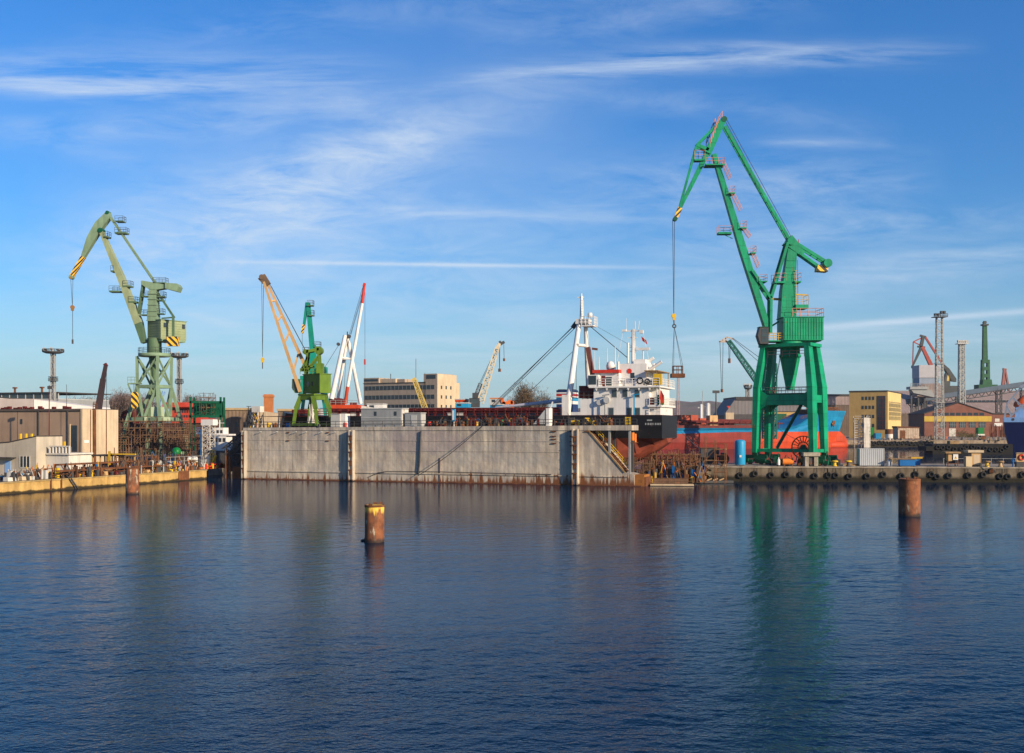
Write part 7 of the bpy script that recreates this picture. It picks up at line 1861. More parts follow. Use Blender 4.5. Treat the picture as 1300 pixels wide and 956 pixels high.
def ex(t_, w, d, h):
    boxp(t_, 'door', GREYL, w*.4, w*.75, -.05, .02, .1, h*.85); boxp(t_, 'roof', GREYL, -.08, w+.08, -.08, d+.08, h, h+.1); boxp(t_, 'side_panel', GREYL, w-.02, w+.05, .2, d-.2, .2, h-.2)
dbox('deckhouse', 'small grey steel hut right of the long grey deckhouse', 'deckhouse', 514, 534, 524.5, 1.0, 2.2, GREYP, ex)
def ex(t_, w, d, h):
    boxp(t_, 'end_wall', WHITE, w, w+1.0, .2, d, 0, h+.1); boxp(t_, 'roof', GREYL, -.1, w, -.1, d+.1, h, h+.08)
dbox('deckhouse', 'grey hut with white end wall beside the olive dock crane', 'deckhouse', 420, 431.5, 526, 1.2, 2, GREYL, ex)
def ex(t_, w, d, h):
    boxp(t_, 'door', WHITE, w*.2, w*.8, -.05, 0, h*.1, h*.9); b = MB(); b.box(w*.4,w*.6,.3,.5,-1.0,0); b.build('stand', WHITEW, t_)
o = dbox('cabinet', 'light blue cabinet on a white post on the dock deck', 'cabinet', 573.4, 577.2, 526, .6, .5, LBLUE, ex)
o.location.z += .9
for ch in o.children:
    if ch.name.startswith('body'): pass
t_ = thing('windbreak', 'grey sloping plate with a white upright panel on the dock deck', 'panel', DK(677, 1.0), YAW)
b = MB(); b.prism([(0,.3),(2.2,2.9),(2.2,.3)],0,.2); b.build('sloping_plate', GREYL, t_); b = MB(); b.box(2.3,2.9,-.1,1.6,0,3.0); b.beam((2.9,.5,3.0),(3.3,.5,4.1),.2); b.build('panel', WHITE, t_); b = MB(); b.box(0,2.2,.05,.15,0,.3); b.build('foot', STEEL, t_)
for k, (px, v, mt, lab) in enumerate(((727,1.2,YELLOW,'yellow mooring winch on the dock deck by the white bipod mast'),(464,.3,YELLOW,None),(566,.8,REDB,None))):
    if lab: prop('winch', lab, 'winch', DK(px, v), YAW, [('drum', mt, lambda b: b.tube((-.5,.5,.55),(.5,.5,.55),.42,n=14)), ('frame', STEEL, lambda b: (b.box(-.7,-.5,.1,.9,0,1.0), b.box(.5,.7,.1,.9,0,1.0)))])
t_ = thing('barrier', 'yellow and black striped barrier on the dock deck under the white deckhouse', 'barrier', DK(741, .5), YAW); b = MB(); b.box(0,1.6,0,.08,.35,1.3); b.build('board', HAZ, t_); b = MB(); b.box(.1,.2,-.2,.3,0,1.3); b.box(1.4,1.5,-.2,.3,0,1.3); b.build('stand', STEEL, t_)
t_ = thing('sign_board', 'yellow sign board on the dock end above the sloping edge', 'sign', DK(793.5, .35), YAW); b = MB(); b.box(0,.95,0,.08,.15,1.35); b.build('board', YELLOW, t_); b = MB(); b.tube((.1,.1,0),(.1,.1,1.5),.05); b.tube((.85,.1,0),(.85,.1,1.5),.05); b.build('posts', STEEL, t_); b = MB(); b.box(.3,.65,-.02,.0,.95,1.2); b.box(.15,.8,-.02,0,.55,.65); b.build('pictogram', STEEL, t_)
t_ = thing('gas_bottle_cage', 'orange gas bottle cage hanging off the dock right end', 'cage', DK(803, .6, -1.6), YAW); b = MB(); b.tube((0,0,-.9),(0,0,.4),.32,n=10); b.tube((.4,.2,-1.2),(.4,.2,.2),.22,n=10); b.build('bottle', ORANGEP, t_); b = MB(); b.box(-.5,.8,-.4,.6,-1.3,-1.2); b.tube((-.45,0,-1.25),(-.45,0,1.7),.05); b.build('frame', RUSTY, t_)
# drums, valves and cases standing along the dock edge
drum = MB(); drum.lathe([(.3,0),(.32,.03),(.3,.3),(.32,.33),(.3,.36),(.3,.6),(.32,.63),(.3,.66),(.3,.9),(.25,.92)], 14)
names = {'yellow_paint':'yellow','bright_red_paint':'red','blue_paint':'blue','grey_paint':'grey','green':'green','rusty_steel':'rusty','bright_green_paint':'green'}
spots = [(340,YELLOW),(346,RUSTY),(352,RUSTY),(362,BLUE),(436,REDB),(441,RUSTY),(444,RUSTY),(540,RUSTY),(545,REDB),(551,RUSTY),(556,RUSTY),(562,YELLOW),(582,RUSTY),(588,RUSTY),(592,RUSTY),(596,GREENB),(604,YELLOW),(609,RUSTY),(618,RUSTY),(626,RUSTY),(631,RUSTY),(637,GREENB),(643,BLUE),(649,RUSTY),(654,YELLOW),(661,RUSTY),(668,RUSTY),(673,REDB),(700,GREYP),(706,RUSTY),(734,YELLOW),(758,RUSTY),(762,GREYP),(776,RUSTY),(784,RUSTY)]
for px, m_ in spots:
    if m_ is RUSTY and rnd.random() < .45: continue
    px += rnd.uniform(-3.5,3.5)
    o = drum.build('drum', m_, None, DK(px, 1.2+rnd.uniform(-.3,1.6)), rnd.uniform(0,3)); s2 = rnd.uniform(.75,1.05); o.scale = (s2, s2, s2*rnd.uniform(.9,1.3))
    c_ = names.get(m_.name, 'grey'); tag(o, c_+' drum standing among the gear along the dock deck edge', 'drum', c_+' drums on the dock deck')
for k, (px, v) in enumerate(((548,1.0),(585,1.4),(612,.8),(638,1.2),(664,1.0),(712,1.0),(752,1.1))):
    heap('%s scrap pile along the dock deck railing' % ('dark pipe and valve','rusty hose and pipe','low brown timber','dark red pipe','grey and rusty cable','small dark machine','yellow-flecked dark')[k], DK(px, v), 70+k, 3.2, 1.6, 26, (RUSTY, STEEL, REDD, STEEL, (WOOD,RUSTY,WOOD,REDD,GREYP,STEEL,YELLOW)[k]), hmax=1.5)
for k, px in enumerate((575, 590, 603, 616, 629, 645, 657, 669)):
    rr = random.Random(50+k); t_ = thing('valve_stand', 'rust-red pipe valve frame in the row along the middle of the dock deck', 'pipe frame', DK(px, 2.6+.3*(k%3)), YAW, 'rust-red valve frames on the dock deck')
    b = MB(); b.box(0,.15,0,.15,0,1.9+.3*(k%2)); b.box(1.1,1.25,0,.15,0,1.7); b.box(-.2,1.4,0,.2,1.3,1.5); b.build('frame', REDD if k % 3 else RUSTY, t_); b = MB(); b.ring((.6,-.1,1.0),.3,.05,'y',12,5); b.tube((.6,0,0),(.6,0,1.0),.08); b.build('valve', (REDB, YELLOW, BLUE, RUSTY)[k % 4], t_)
for k, px in enumerate((443, 448, 452)):
    pass
# container-like things on the basin edge behind: blue cabins, orange frame
def cabin(px0, px1, pyt, pyb, Y, label, mat, name='cabin', cat='cabin', roofm=None, door=True):
    p = at(px0, Y, 1.6); w = (px1-px0)*Y/F; h = H-(pyt-HZ)/F*Y-1.6; zb = max(0.0, H-(pyb-HZ)/F*Y-1.6)
    t_ = thing(name, label, cat, p, R(-6)); boxp(t_, 'body', mat, 0, w, 0, 5, zb, h-.25); boxp(t_, 'roof', roofm or GREYL, -.1, w+.1, -.1, 5.1, h-.25, h)
    if zb > 0.3:
        b = MB(); [b.box(x,x+.4,y,y+.4,0,zb) for x in (.2,w-.6) for y in (.2,4.4)]; b.build('legs', STEEL, t_)
    if door: boxp(t_, 'window', GLS, w*.15, w*.45, -.05, .02, zb+(h-zb)*.3, zb+(h-zb)*.7)
    return t_
cabin(578, 594.5, 511, 517.5, 290, 'light blue cabin on legs left of the dark crane cab', LBLUE)
cabin(577.5, 592, 506.3, 510.2, 300, 'long orange-red tank housing above the light blue cabin', REDO, 'tank_housing', 'tank housing', None, False)
cabin(622, 638, 513, 518, 290, 'low blue cabin right of the pale lattice crane', MIDBLUE)
cabin(622, 637, 505, 513, 300, 'grey cabin with orange side beyond the low blue cabin', GREYL, roofm=ORANGEP)
cabin(466, 486, 512.2, 520, 262, 'white flat-roofed cabin behind the long grey deckhouse', WHITE)
t_ = thing('gantry_crane', 'bright orange gantry frame behind the dock, left of the autumn trees', 'gantry', at(638, 300, 1.6), 0); gg = Local(638, 540+8.4*F/300, 300)
b = MB(); b.beam(gg(637,506),gg(640,514),.9,1.2); b.beam(gg(638,512),gg(651,511),.8,1.2); b.beam(gg(650.5,509),gg(650.5,545),.9,1.2); b.beam(gg(639.5,511),gg(639.5,545),.9,1.2); b.beam(gg(642,512),gg(648,508),.5); b.split('frame', paint('hot_orange',(0.62,.13,.02),.5,.12), t_)
b = MB(); b.box(gg(639.5,0).x-1,gg(639.5,0).x+1,-1,1,0,.3); b.build('foot', STEEL, t_)
prop('slag_heap', 'grey-white heap of sheeting left of the yellow lattice boom', 'heap', at(459,250,1.6), 0, [('sheet', WHITEW, lambda b: b.prism([(-2,0),(4,0),(3,hz_(518,250)),(0,hz_(515,250))],0,4)), ('rope', ROPE, lambda b: b.tube((-2,-.1,2),(4,-.1,3),.08))])

# ---------------------------------------------------------------- stern scaffolding, raft, rubble end of pier
p = G(75.2, 9.0, 0.2)
scaffold('scaffolding', 'brown scaffolding tower under the stern of the black ship', p, YAW, 8.5, 5, 5.0, (paint('rust_tube',(0.20,0.095,0.045),.8,.4,.3,.2,.9), WOOD), 21, .95, .95, .12, .7, .07)
scaffold('scaffolding', 'low brown scaffolding between the dock end and the stern tower', G(70.5, 6.0, 0.2), YAW, 5, 4, 4.0, (SCAF, WOOD), 22, 1.0, 1.1, .15, .5, .06)
scaffold('scaffolding', 'thin tall tube scaffold right of the black stern', G(84.2, 10.0, 0.2), YAW, 3.4, 2, 7.4, (MATS['rust_tube'], WOOD), 23, 1.7, 1.9, .3, .25, .06)
heap('tangle of coloured gear, hoses and drums on staging under the black stern', G(75, 7.2, .4), 31, 9, 3, 170, (RUSTY, STEEL, RUSTY, STEEL, WOOD, STEEL, RUSTY, SCAF, SCAF, RUSTY, YELLOW, BLUE, ORANGEP, GREYP, STEEL), hmax=3.0)
heap('dark steel props and planks at the foot of the dock stair', G(72, 5.5, .3), 32, 4, 5, 60, (RUSTY, STEEL, WOOD, YELLOW), hmax=2.4)
p = W(826, 617.5, 181); p.z = 0
prop('work_raft', 'low wooden work raft with a pale edge floating at the dock end', 'raft', p, R(-6), [
 ('deck', WOOD, lambda b: b.box(0,7.0,0,3.2,.12,.28)), ('float', STEEL, lambda b: b.box(.2,6.8,.2,3.0,-.5,.12)), ('edge', CREAMW, lambda b: b.box(-.05,7.05,-.08,0,.08,.32)),
 ('railing', SCAF, lambda b: (b.rail([(0.2,.3,.28),(6.8,.3,.28)],1.0,.9,.05,2), b.box(.4,6.2,2.2,2.4,.3,1.1)))])
prop('work_raft', 'dark narrow float between the work raft and the broken pier end', 'raft', W(871, 613.5, 189).xy.to_3d(), R(8), [('deck', STEEL, lambda b: b.box(0,8.5,0,2.4,.05,.42)), ('timber', WOOD, lambda b: [b.beam((.5+1.1*k,.4,.45),(1.8+1.1*k,1.8,.7),.2) for k in range(6)])])
# rubble and broken concrete at the pier end
rr = random.Random(77)
t_ = thing('rubble_bank', 'broken concrete bank sloping down at the left end of the tyre-hung pier', 'rubble', PP(905, 0, 0), PY)
def slab(b, c, s, rr):
    M_ = Matrix.Translation(c) @ Matrix.Rotation(rr.uniform(-.5,.5),4,'X') @ Matrix.Rotation(rr.uniform(-.5,.5),4,'Y') @ Matrix.Rotation(rr.uniform(0,3),4,'Z')
    q = MB(); q.box(-s,s,-s*.7,s*.7,-s*.4,s*.4); q.v = [tuple(V(*v)+V(rr.uniform(-.2,.2),rr.uniform(-.2,.2),rr.uniform(-.2,.2))*s) for v in q.v]; q.xform(M_); b.add(q.v, q.f)
b = MB(); b.prism([(-4.2,-2),(-4.2,1.0),(-3.0,1.7),(-.2,2.55),(-.1,-2)],0.4,15)
for k in range(34): slab(b, V(rr.uniform(-5,.3),rr.uniform(-.3,3),0), .5, rr) if k < 8 else slab(b, V(rr.uniform(-4.6,.2),rr.uniform(-.2,9),rr.uniform(.6,2.4)), rr.uniform(.2,.55), rr)
b.build('slabs', CONC, t_)
b = MB()
for k in range(7): b.beam((rr.uniform(-4,0),rr.uniform(-.6,1),rr.uniform(.4,1.4)),(rr.uniform(-4,.5),rr.uniform(-.6,2),rr.uniform(1.6,3.1)),.16,.3)
b.build('planks', WOOD, t_)
prop('mooring_line', 'tan mooring rope stretched from the tanker down to the pier end', 'rope', V(0,0,0), 0, [('rope', HEMP, lambda b: b.sag(W(862,545,430), PP(919,3,2.8), .8, .11, 14)), ('knot', HEMP, lambda b: b.ring(PP(919,3,2.75),.3,.1,'z',10,5))])

# ---------------------------------------------------------------- things on the pier
def pbox(name, label, cat, px0, px1, pyt, dy, d, parts_fn, z=2.68):
    p = PP(px0, dy, z); Y = p.y; w = (PP(px1, dy)-p).length; h = H-(pyt-HZ)/F*Y-z
    t_ = thing(name, label, cat, p, PY); parts_fn(t_, w, d, h); return t_
prop('pressure_tank', 'upright bright blue cylindrical tank at the left end of the pier', 'tank', PP(939.5, 5.0), 0, [
 ('shell', LBLUE, lambda b: b.lathe([(.95,.15),(.98,.25),(.98,4.25),(.93,4.45),(.72,4.62),(.3,4.7),(.02,4.72)],28)),
 ('legs', LBLUE, lambda b: [b.box(.75*math.cos(a)-.08,.75*math.cos(a)+.08,.75*math.sin(a)-.08,.75*math.sin(a)+.08,0,.4) for a in (.5,2.6,4.2,5.6)]),
 ('plate', WHITEW, lambda b: b.box(-.32,.05,-1.02,-.96,1.5,1.9))])
def fn(t_, w, d, h):
    boxp(t_, 'body', STEEL, 0, w, 0, d, h*.45, h); boxp(t_, 'roof', RUSTY, -.15, w+.15, -.15, d+.15, h, h+.1)
    b = MB(); [b.box(x,x+.14,.1,.24,0,h*.5) for x in (.2,w*.3,w*.55,w*.8)]; b.box(.1,w-.1,d*.5,d,.1,h*.45); b.build('legs', STEEL, t_)
pbox('machine_shelter', 'dark machine shelter on legs left of the bright blue tank', 'shelter', 890, 913, 569, 8, 3, fn)
def fn(t_, w, d, h): boxp(t_, 'body', STEEL, 0, w, 0, d, .2, h); b = MB(); b.tube((w*.5,-.1,h*.5),(w*.5,d+.1,h*.5),h*.42,n=14); b.build('drum', RUSTY, t_)
pbox('cable_drum', 'dark cable drum box between the machine shelter and the blue tank', 'cable drum', 916, 923, 575, 7, 1.4, fn)
def fn(t_, w, d, h):
    boxp(t_, 'top_slab', concrete('stand_concrete',(0.36,0.32,0.25),False), -.2, w+.2, -.2, d+.2, h-.65, h); boxp(t_, 'leg', MATS['stand_concrete'], .1, .75, .05, d-.1, 0, h-.65); boxp(t_, 'leg', MATS['stand_concrete'], w-.8, w-.1, .05, d-.1, 0, h-.65)
    b = MB(); b.tube((w*.45,.3,1.0),(w*.45,1.3,1.0),.62,n=16); b.build('drum', STEEL, t_)
pbox('concrete_stand', 'grey concrete portal stand before the right leg of the tall green crane', 'concrete stand', 1021.5, 1039.5, 574.5, .9, 1.8, fn)
prop('bollard', 'slim white post with a black foot before the tall green crane', 'post', PP(988.5, .7), 0, [('post', WHITE, lambda b: b.lathe([(.26,.25),(.26,1.2),(.1,1.3),(.1,1.6)],14)), ('foot', STEEL, lambda b: b.lathe([(.28,0),(.28,.25)],14))])
prop('drum', 'orange round tank between the legs of the tall green crane', 'tank', PP(1000, 2.5), 0, [('shell', ORANGEP, lambda b: (b.tube((-.95,0,.8),(.95,0,.8),.55,n=16))), ('cradle', RUSTY, lambda b: (b.box(-.8,-.6,-.4,.4,0,.5), b.box(.6,.8,-.4,.4,0,.5)))])
def bollard(px, label, top, foot, k):
    prop('bollard', label, 'bollard', PP(px, 1.1), 0, [('foot', foot, lambda b: b.lathe([(.42,0),(.42,.18),(.3,.25),(.28,.75)],16)), ('cap', top, lambda b: b.lathe([(.3,.75),(.62,.8),(.62,1.0),(.4,1.08)],16))])
bollard(1059.5, 'yellow-capped bollard just right of the tall green crane bogies', YELLOW, YELLOW, 0)
bollard(1077, 'yellow mooring bollard left of the grey pier container', YELLOW, STEEL, 1)
bollard(1253, 'yellow-footed bollard right of the taller cream kiosk', WOOD, YELLOW, 2)
bollard(1270, 'cream-footed bollard midway between kiosk and life ring station', WOOD, CREAM, 3)
def fn(t_, w, d, h):
    boxp(t_, 'body', paint('container_grey',(0.33,0.35,0.37),.5,.1,.08,.3,.3,corr=.35,corr_h=.03), 0, w, 0, d, .1, h); boxp(t_, 'door_end', GREYL, w, w+.06, .05, d-.05, .15, h-.05); boxp(t_, 'top_rail', GREYL, -.04, w+.08, -.05, d+.04, h, h+.08); boxp(t_, 'base', STEEL, 0, w, .05, d, 0, .1)
pbox('container', 'plain grey shipping container standing on the pier', 'container', 1091.5, 1122.5, 570, 3.5, 2.5, fn)
prop('water_canister', 'small white canister at the right end of the grey container', 'canister', PP(1129, 3), 0, [('body', WHITE, lambda b: b.lathe([(.42,0),(.46,.3),(.46,.8),(.3,1.05),(.15,1.2)],14)), ('cap', REDB, lambda b: b.lathe([(.15,1.2),(.15,1.3)],10))])
def fn(t_, w, d, h):
    boxp(t_, 'body', BLUE, 0, w, 0, d, .12, h-.3); boxp(t_, 'plank_top', WOOD, -1.6, w+.2, -.2, d+.2, h-.3, h-.18); boxp(t_, 'foot', STEEL, .1, w-.1, .1, d-.1, 0, .12); b = MB(); b.box(-1.5,-1.38,.2,.32,0,h-.3); b.box(-1.5,-1.38,d-.3,d-.2,0,h-.3); b.build('leg', STEEL, t_)
pbox('workbench', 'blue steel bin with a plank top on the pier right of the grey container', 'bin', 1142.5, 1162, 581, 2.2, 1.3, fn)
def fn(t_, w, d, h):
    boxp(t_, 'body', BLUE, 0, w, 0, d, .1, h-.5); boxp(t_, 'lid', YELLOW, -.6, w+.3, -.3, d+.3, h-.5, h-.3); boxp(t_, 'plank', WOOD, -2.2, w+.5, -.3, d+.2, h-.28, h-.18); boxp(t_, 'foot', STEEL, .1, w-.1, .1, d-.1, 0, .1)
pbox('bin', 'blue bin with yellow lid behind the plank-topped bin', 'bin', 1160.5, 1168.5, 578.5, 6, 1.5, fn)
def fn(t_, w, d, h):
    boxp(t_, 'roof_slab', WOOD, -.35, w+.25, -.3, d+.3, h-.3, h); boxp(t_, 'cabinet', CREAM, .2, w*.42, .1, d-.1, h*.38, h-.3); boxp(t_, 'back', STEEL, .1, w-.1, d-.3, d-.1, h*.2, h-.3); sg = boxp(t_, 'sign', WHITE, w*.5, w*.92, -.05, .02, h*.45, h*.86)
    b = MB(); xm, zm = w*.71, h*.52; b.add([(xm-.25,-.07,zm),(xm+.25,-.07,zm),(xm,-.07,zm+.5)],[(0,1,2)]); b.build('warning_triangle', YELLOW, sg); b = MB(); b.box(xm-.03,xm+.03,-.09,-.072,zm+.12,zm+.34); b.build('warning_mark', STEEL, sg)
    b = MB(); [b.box(x,x+.14,y,y+.14,0,h-.3) for x in (.1,w-.25) for y in (.1,d-.25)]; b.box(.1,w-.1,.1,.25,.45,.55); b.build('legs', RUSTY, t_)
pbox('kiosk', 'small open kiosk with white warning sign under a flat roof on the pier', 'kiosk', 1202.5, 1217.5, 573.5, 2.5, 1.8, fn)
def fn(t_, w, d, h):
    boxp(t_, 'roof_slab', CREAMW, -.1+w*.15, w+.2, -.3, d+.3, h-.42, h); boxp(t_, 'cabinet', CREAM, w*.36, w*.9, 0, d-.1, .25, h-.42); boxp(t_, 'front_cabinet', paint('cream_cabinet',(0.52,0.41,0.25),.6,.1), 0, w*.36, -.2, d*.6, .0, h*.62); boxp(t_, 'door', CREAMW, w*.45, w*.82, -.04, .02, .4, h*.72); boxp(t_, 'base', STEEL, w*.36, w*.9, .1, d-.2, 0, .25); boxp(t_, 'side', STEEL, w*.9, w, .2, d-.1, 0, h-.42)
pbox('kiosk', 'taller cream kiosk with thick roof slab and a lower cabinet on the pier', 'kiosk', 1226, 1247, 571.5, 2.2, 1.8, fn)
prop('life_ring_station', 'red life ring on a cream board at the right end of the pier', 'life ring', PP(1296, 1.2), PY, [('board', CREAM, lambda b: b.box(-.75,.75,0,.1,.9,2.4)), ('roof', CREAMW, lambda b: b.box(-.85,.85,-.25,.2,2.4,2.5)), ('life_ring', REDB, lambda b: b.ring((.1,-.1,1.7),.42,.14,'y',20,8)), ('cabinet', STEEL, lambda b: b.box(-.7,.7,.1,.9,0,.9))])
prop('valve_post', 'blue valve post left of the life ring station on the pier', 'post', PP(1286, 1.4), 0, [('post', BLUE, lambda b: b.tube((0,0,0),(0,0,1.3),.14)), ('wheel', BLUE, lambda b: b.ring((0,-.15,1.2),.3,.05,'y',12,5))])
heap('low black and rusty chain heap at the pier edge below the taller kiosk', PP(1246, .3, 1.7)+V(0,-.3,0), 41, 2.0, .5, 22, (TYRE, RUSTY, STEEL), name='chain_heap', cat='chains', hmax=.9)
prop('timber_stack', 'pale timber stack lying on the pier near the grey container', 'timber', PP(1081, 4), PY, [('planks', WOOD, lambda b: [b.box(-1.5+.1*k,1.2+.1*k,.3*k,.3*k+.28,0,.2+.15*(k%2)) for k in range(4)]), ('bearer', STEEL, lambda b: b.box(-.1,.1,0,1.2,-.01,.01))])
prop('railing', 'thin grey chain railing along the far edge of the pier', 'railing', P0+V(0,0,2.68), PY, [('posts', SCAFG, lambda b: [b.tube((46+2.2*k,16.5,0),(46+2.2*k,16.5,1.1),.05,n=4) for k in range(24)]), ('rail', SCAFG, lambda b: b.tube((46,16.5,1.0),(98,16.5,1.0),.04,n=4))])
heap('dark green and rusty gear between the bogies of the tall green crane', PP(975, 4.5), 43, 9, 3, 60, (GREEND, STEEL, GREEND, RUSTY), name='machinery', cat='machinery', hmax=1.8)
heap('green drive gear right of the tall green crane bogies', PP(1040, 5.5), 44, 3.6, 3, 26, (GREEND, STEEL, GREEND), name='machinery', cat='machinery', hmax=1.7)

# ---------------------------------------------------------------- far quay
ft = MB(); ft.ring((0,0,0), .72, .3, 'y', 16, 6); fo = None
for k in range(16):
    px = 1106+5.1*k+rnd.uniform(-.6,.6); p = at(px, 515.6, 1.7+rnd.uniform(-.25,.25))
    if fo is None: fo = o = ft.build('tyre_fender', TYRE, None, p)
    else: o = fo.copy(); COL.objects.link(o); o.location = p
    tag(o, 'black tyre in the closely hung row along the far quay', 'tyre', 'tyres along the far quay')
p = at(1085, 505, 0)
scaffold('sheeted_scaffold', 'white sheeted scaffold tower beyond the red bulbous bow', p, 0, 7.5, 3, 13.5, (WHITEW, SHEETW), 61, 1.8, 2.2, .1, .9, .12)
t_ = thing('sheeted_scaffold', 'taller narrow white sheet hung scaffold just right of the sheeted tower', 'scaffold', at(1097, 503, 0), 0)
b = MB(); 
for k in range(9):
    z0 = 1.5*k; b.add([(x0,y0,z) for x0,y0,z in ((0+.1*math.sin(k*2.1),0,z0),(2.6,-.1+.15*math.sin(k),z0),(2.6+.2*math.sin(k*1.3),.1*math.cos(k),z0+1.52),(.1*math.sin(k*2.1+2.1),.05,z0+1.52))]+[(x0,y0+1.2,z) for x0,y0,z in ((0+.1*math.sin(k*2.1),0,z0),(2.6,-.1,z0),(2.6,.1,z0+1.52),(.1,.05,z0+1.52))],[(0,1,2,3),(4,5,6,7),(0,4,7,3),(1,5,6,2)])
b.build('sheeting', WHITEB, t_); b = MB(); [b.tube((x,.6,0),(x,.6,14.5),.1) for x in (.1,2.5)]; b.build('tubes', SCAFG, t_)
def fbox(name, label, cat, px0, px1, pyt, Y, d, fn):
    p = at(px0, Y, 3.0); w = (px1-px0)*Y/F; h = H-(pyt-HZ)/F*Y-3; t_ = thing(name, label, cat, p, 0); fn(t_, w, d, h)
def fn(t_, w, d, h):
    boxp(t_, 'wall', paint('rust_white_sheet',(0.42,0.33,0.25),.8,.3,.45,.5,.5,corr=.9), 0, w, 0, d, .3, h-.5); b = MB(); b.prism([(-.4,h-.6),(w+.4,h-.6),(w+.4,h-.3),(-.4,h+.2)],-.4,d); b.build('roof', RUSTY, t_); boxp(t_, 'base', RUSTY, .05, w-.05, .05, d, 0, .3); boxp(t_, 'door', RUSTY, w*.1, w*.35, -.06, .02, .3, h*.7)
fbox('rusty_shed', 'rust-streaked white corrugated shed before the yellow office block', 'shed', 1140, 1167, 541.5, 560, 8, fn)
def fn(t_, w, d, h): b = MB(); b.lathe([(w*.5,0),(w*.5,h*.55)],20,(w*.5,w*.5,0)); b.build('pale_band', WHITEW, t_); b = MB(); b.lathe([(w*.51,h*.55),(w*.51,h),(w*.3,h+.1)],20,(w*.5,w*.5,0)); b.build('rusty_band', RUSTY, t_)
fbox('tank', 'squat cylinder half rusty and half white on the far quay', 'tank', 1125.5, 1135, 545, 530, 4, fn)
def fn(t_, w, d, h): b = MB(); b.prism([(0.2,.15),(w-.2,.15),(w,h),(0,h)],0,d); b.build('body', MIDBLUE, t_); boxp(t_, 'skids', STEEL, .3, w-.3, .2, d-.2, 0, .15)
fbox('skip', 'dark blue skip on the far quay below the yellow office block', 'skip', 1111.5, 1119, 550, 528, 3, fn)
def fn(t_, w, d, h): boxp(t_, 'body', GREENB, 0, w, 0, d, .2, h); boxp(t_, 'skids', STEEL, .3, w-.3, .2, d-.2, 0, .2)
fbox('container', 'green container at the foot of the yellow office block', 'container', 1103.5, 1110, 542.5, 570, 3, fn)
def fn(t_, w, d, h): boxp(t_, 'body', GREENB, 0, w, 0, d, h*.35, h); boxp(t_, 'frame', WHITEW, -.2, w+.4, -.05, d, 0, h*.35)
fbox('container', 'bright green container before the brick hall doors', 'container', 1242, 1249.5, 543, 640, 4, fn)
def fn(t_, w, d, h): boxp(t_, 'body', RUSTY, 0, w, 0, d, .3, h); boxp(t_, 'lid', STEEL, -.1, w+.1, -.1, d+.1, h, h+.2); boxp(t_, 'feet', STEEL, .1, w-.1, .1, d-.1, 0, .3)
fbox('machine_box', 'grey-brown machine box at the far quay edge right of the bushes', 'machine', 1245.5, 1252, 553.5, 522, 3, fn)
heap('rusty steel stock heaped before the brick annex', at(1256, 640, 3), 51, 14, 5, 80, (RUSTY, STEEL, REDD, RUSTY), hmax=8.0)
heap('scattered rusty stock on the far quay beside the rust-streaked shed', at(1168, 560, 3), 52, 9, 4, 40, (RUSTY, STEEL, WOOD), hmax=2.4)
heap('low rubble strip along the far quay below the yellow office block', at(1105, 522, 3), 53, 30, 3, 80, (RUSTY, STEEL, WOOD, CREAMW), name='rubble', cat='rubble', hmax=1.2)
heap('pale sacks and boards at the far quay edge by the tallest mast', at(1200, 521, 3), 54, 26, 3, 60, (WOOD, CREAMW, STEEL, RUSTY), name='rubble', cat='rubble', hmax=1.5)
def fn(t_, w, d, h): b = MB(); b.box(0,w,0,d,0,h); b.build('body', CREAMW, t_); boxp(t_, 'lid', WOOD, -.1, w+.1, -.1, d+.1, h, h+.1)
fbox('crate', 'pale crate on the far quay edge between the lattice masts', 'crate', 1222, 1229, 559, 518, 2, fn)
# shrubs before the brick hall
def shrub(px, Y, w, h, label, ground=3.0, seed=1):
    rr = random.Random(seed); t_ = thing('shrub', label, 'shrub', at(px, Y, ground)); b = MB(); s_ = MB()
    for k in range(14): s_.tube((rr.uniform(-.3,.3)*w,rr.uniform(-.2,.2)*w,0),(rr.uniform(-.5,.5)*w,rr.uniform(-.3,.3)*w,rr.uniform(.5,1)*h),.06,n=4)
    for k in range(500):
        c = V(rr.gauss(0,.25)*w, rr.gauss(0,.2)*w, abs(rr.gauss(.4,.28))*h); e = V(rr.gauss(0,1),rr.gauss(0,1),rr.gauss(.5,1)).normalized()*rr.uniform(.2,.5); q = e.cross(V(rr.gauss(0,1),rr.gauss(0,1),rr.gauss(0,1))).normalized()*.12
        b.add([c-e,c-q,c+e,c+q],[(0,1,2,3)])
    s_.build('stem', BARK, t_); b.build('foliage', paint('dry_shrub',(0.12,0.115,0.04),.95,.4), t_)
shrub(1221, 640, 9, 5.0, 'dry olive shrub at the foot of the white lattice mast', seed=1)
shrub(1233, 630, 8, 2.6, 'low dry shrub right of the one under the white lattice mast', seed=2)
shrub(1285, 560, 5, 9.5, 'yellow-brown shrub behind the pale blue ship strake', seed=3)

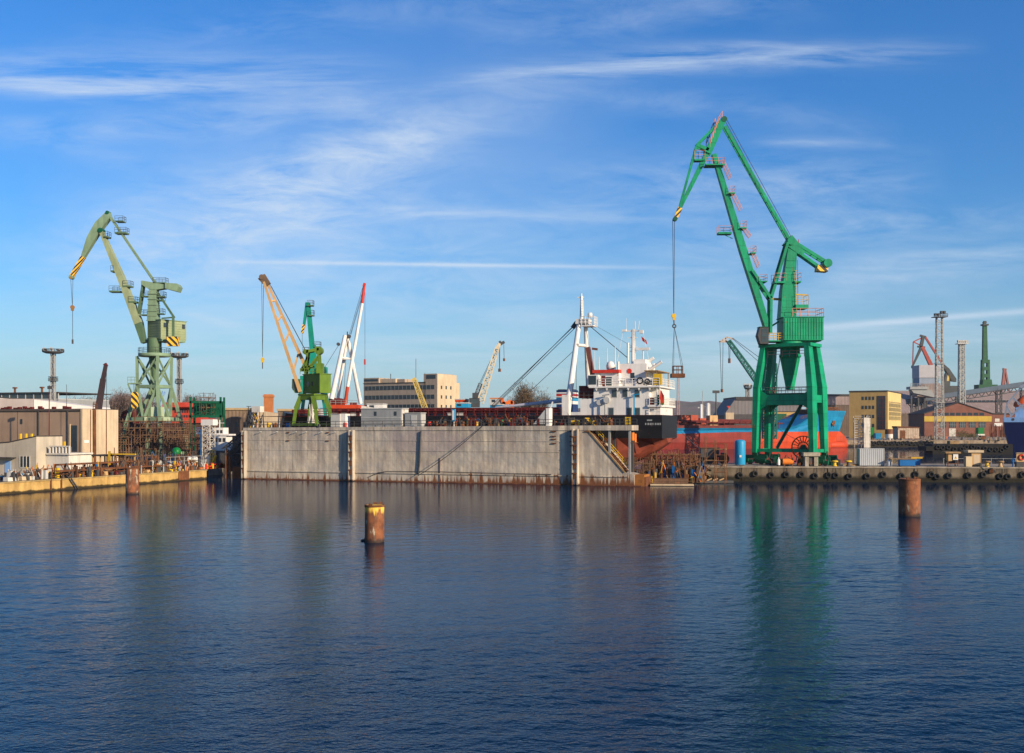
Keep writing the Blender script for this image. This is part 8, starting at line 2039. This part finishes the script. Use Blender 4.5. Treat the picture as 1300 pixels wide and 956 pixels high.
# ---------------------------------------------------------------- people
def person(label, p, rz, cloth, helmet, s=1.0, pose=0.25):
    t_ = thing('person', label, 'person', p, rz); t_.scale = (s,s,s)
    J = {'pel':(0,0,.95),'che':(0,.0,1.28),'nec':(0,-.01,1.50),'hea':(0,-.03,1.64),'top':(0,-.02,1.74),
         'hl':(-.10,0,.90),'kl':(-.13,-.06-pose*.3,.50),'al':(-.14,.02-pose*.2,.08),'tl':(-.15,-.14-pose*.2,.04),
         'hr':(.10,0,.90),'kr':(.12,-.04,.50),'ar':(.14,.10,.08),'tr':(.15,-.05,.04),
         'sl':(-.19,0,1.42),'el':(-.29,-.04,1.15),'wl':(-.27,-.24,.98),'fl':(-.26,-.31,.93),'sr':(.19,0,1.42),'er':(.30,.02,1.14),'wr':(.30,-.14,.92),'fr':(.30,-.19,.86)}
    Rr = {'pel':.15,'che':.165,'nec':.06,'hea':.10,'top':.07,'hl':.10,'kl':.07,'al':.05,'tl':.045,'hr':.10,'kr':.07,'ar':.05,'tr':.045,'sl':.075,'el':.052,'wl':.036,'fl':.04,'sr':.075,'er':.052,'wr':.036,'fr':.04}
    ks = list(J); E = [('pel','che'),('che','nec'),('nec','hea'),('hea','top'),('pel','hl'),('hl','kl'),('kl','al'),('al','tl'),('pel','hr'),('hr','kr'),('kr','ar'),('ar','tr'),('che','sl'),('sl','el'),('el','wl'),('wl','fl'),('che','sr'),('sr','er'),('er','wr'),('wr','fr')]
    me = bpy.data.meshes.new('body'); me.from_pydata([J[k] for k in ks], [(ks.index(a), ks.index(b)) for a, b in E], [])
    o = bpy.data.objects.new('body', me); COL.objects.link(o); o.parent = t_
    md = o.modifiers.new('Skin', 'SKIN')
    for k, sv in zip(ks, me.skin_vertices[0].data): sv.radius = (Rr[k], Rr[k]*.85); sv.use_root = (k == 'pel')
    o.modifiers.new('Sub', 'SUBSURF').levels = 1; o.modifiers['Sub'].render_levels = 2
    m_, t, b = newmat('worker_clothes'); sp = t.n('ShaderNodeSeparateXYZ'); t.L.new(t.n('ShaderNodeTexCoord').outputs['Object'], sp.inputs[0])
    c = t.mix(t.m('GREATER_THAN', sp.outputs[2], 1.51), cloth, (0.5,0.3,0.22)); c = t.mix(t.m('LESS_THAN', sp.outputs[2], .12), c, (.02,.02,.02)); t.L.new(c, b.inputs['Base Color']); b.inputs['Roughness'].default_value = .9
    me.materials.append(m_)
    b = MB(); b.lathe([(.15,1.66),(.135,1.70),(.12,1.78),(.06,1.83),(.01,1.84)],14,(0,-.02,0)); b.box(-.1,.1,-.22,-.1,1.66,1.69); b.build('helmet', helmet, t_)
    return t_
person('person in blue overalls and orange helmet on the staging at the broken pier end', PP(873, 1.4, .55), .4, (.02,.06,.25), ORANGEP, 1.0)
person('person in an orange vest and helmet at the far quay edge by the tallest mast', at(1202, 519, 3.0), .2, (.75,.14,.03), ORANGEP, 1.05)
person('person in blue jacket beside the one in an orange vest on the far quay', at(1204.3, 519.5, 3.0), -.4, (.05,.12,.3), ORANGEP, 1.05, .1)
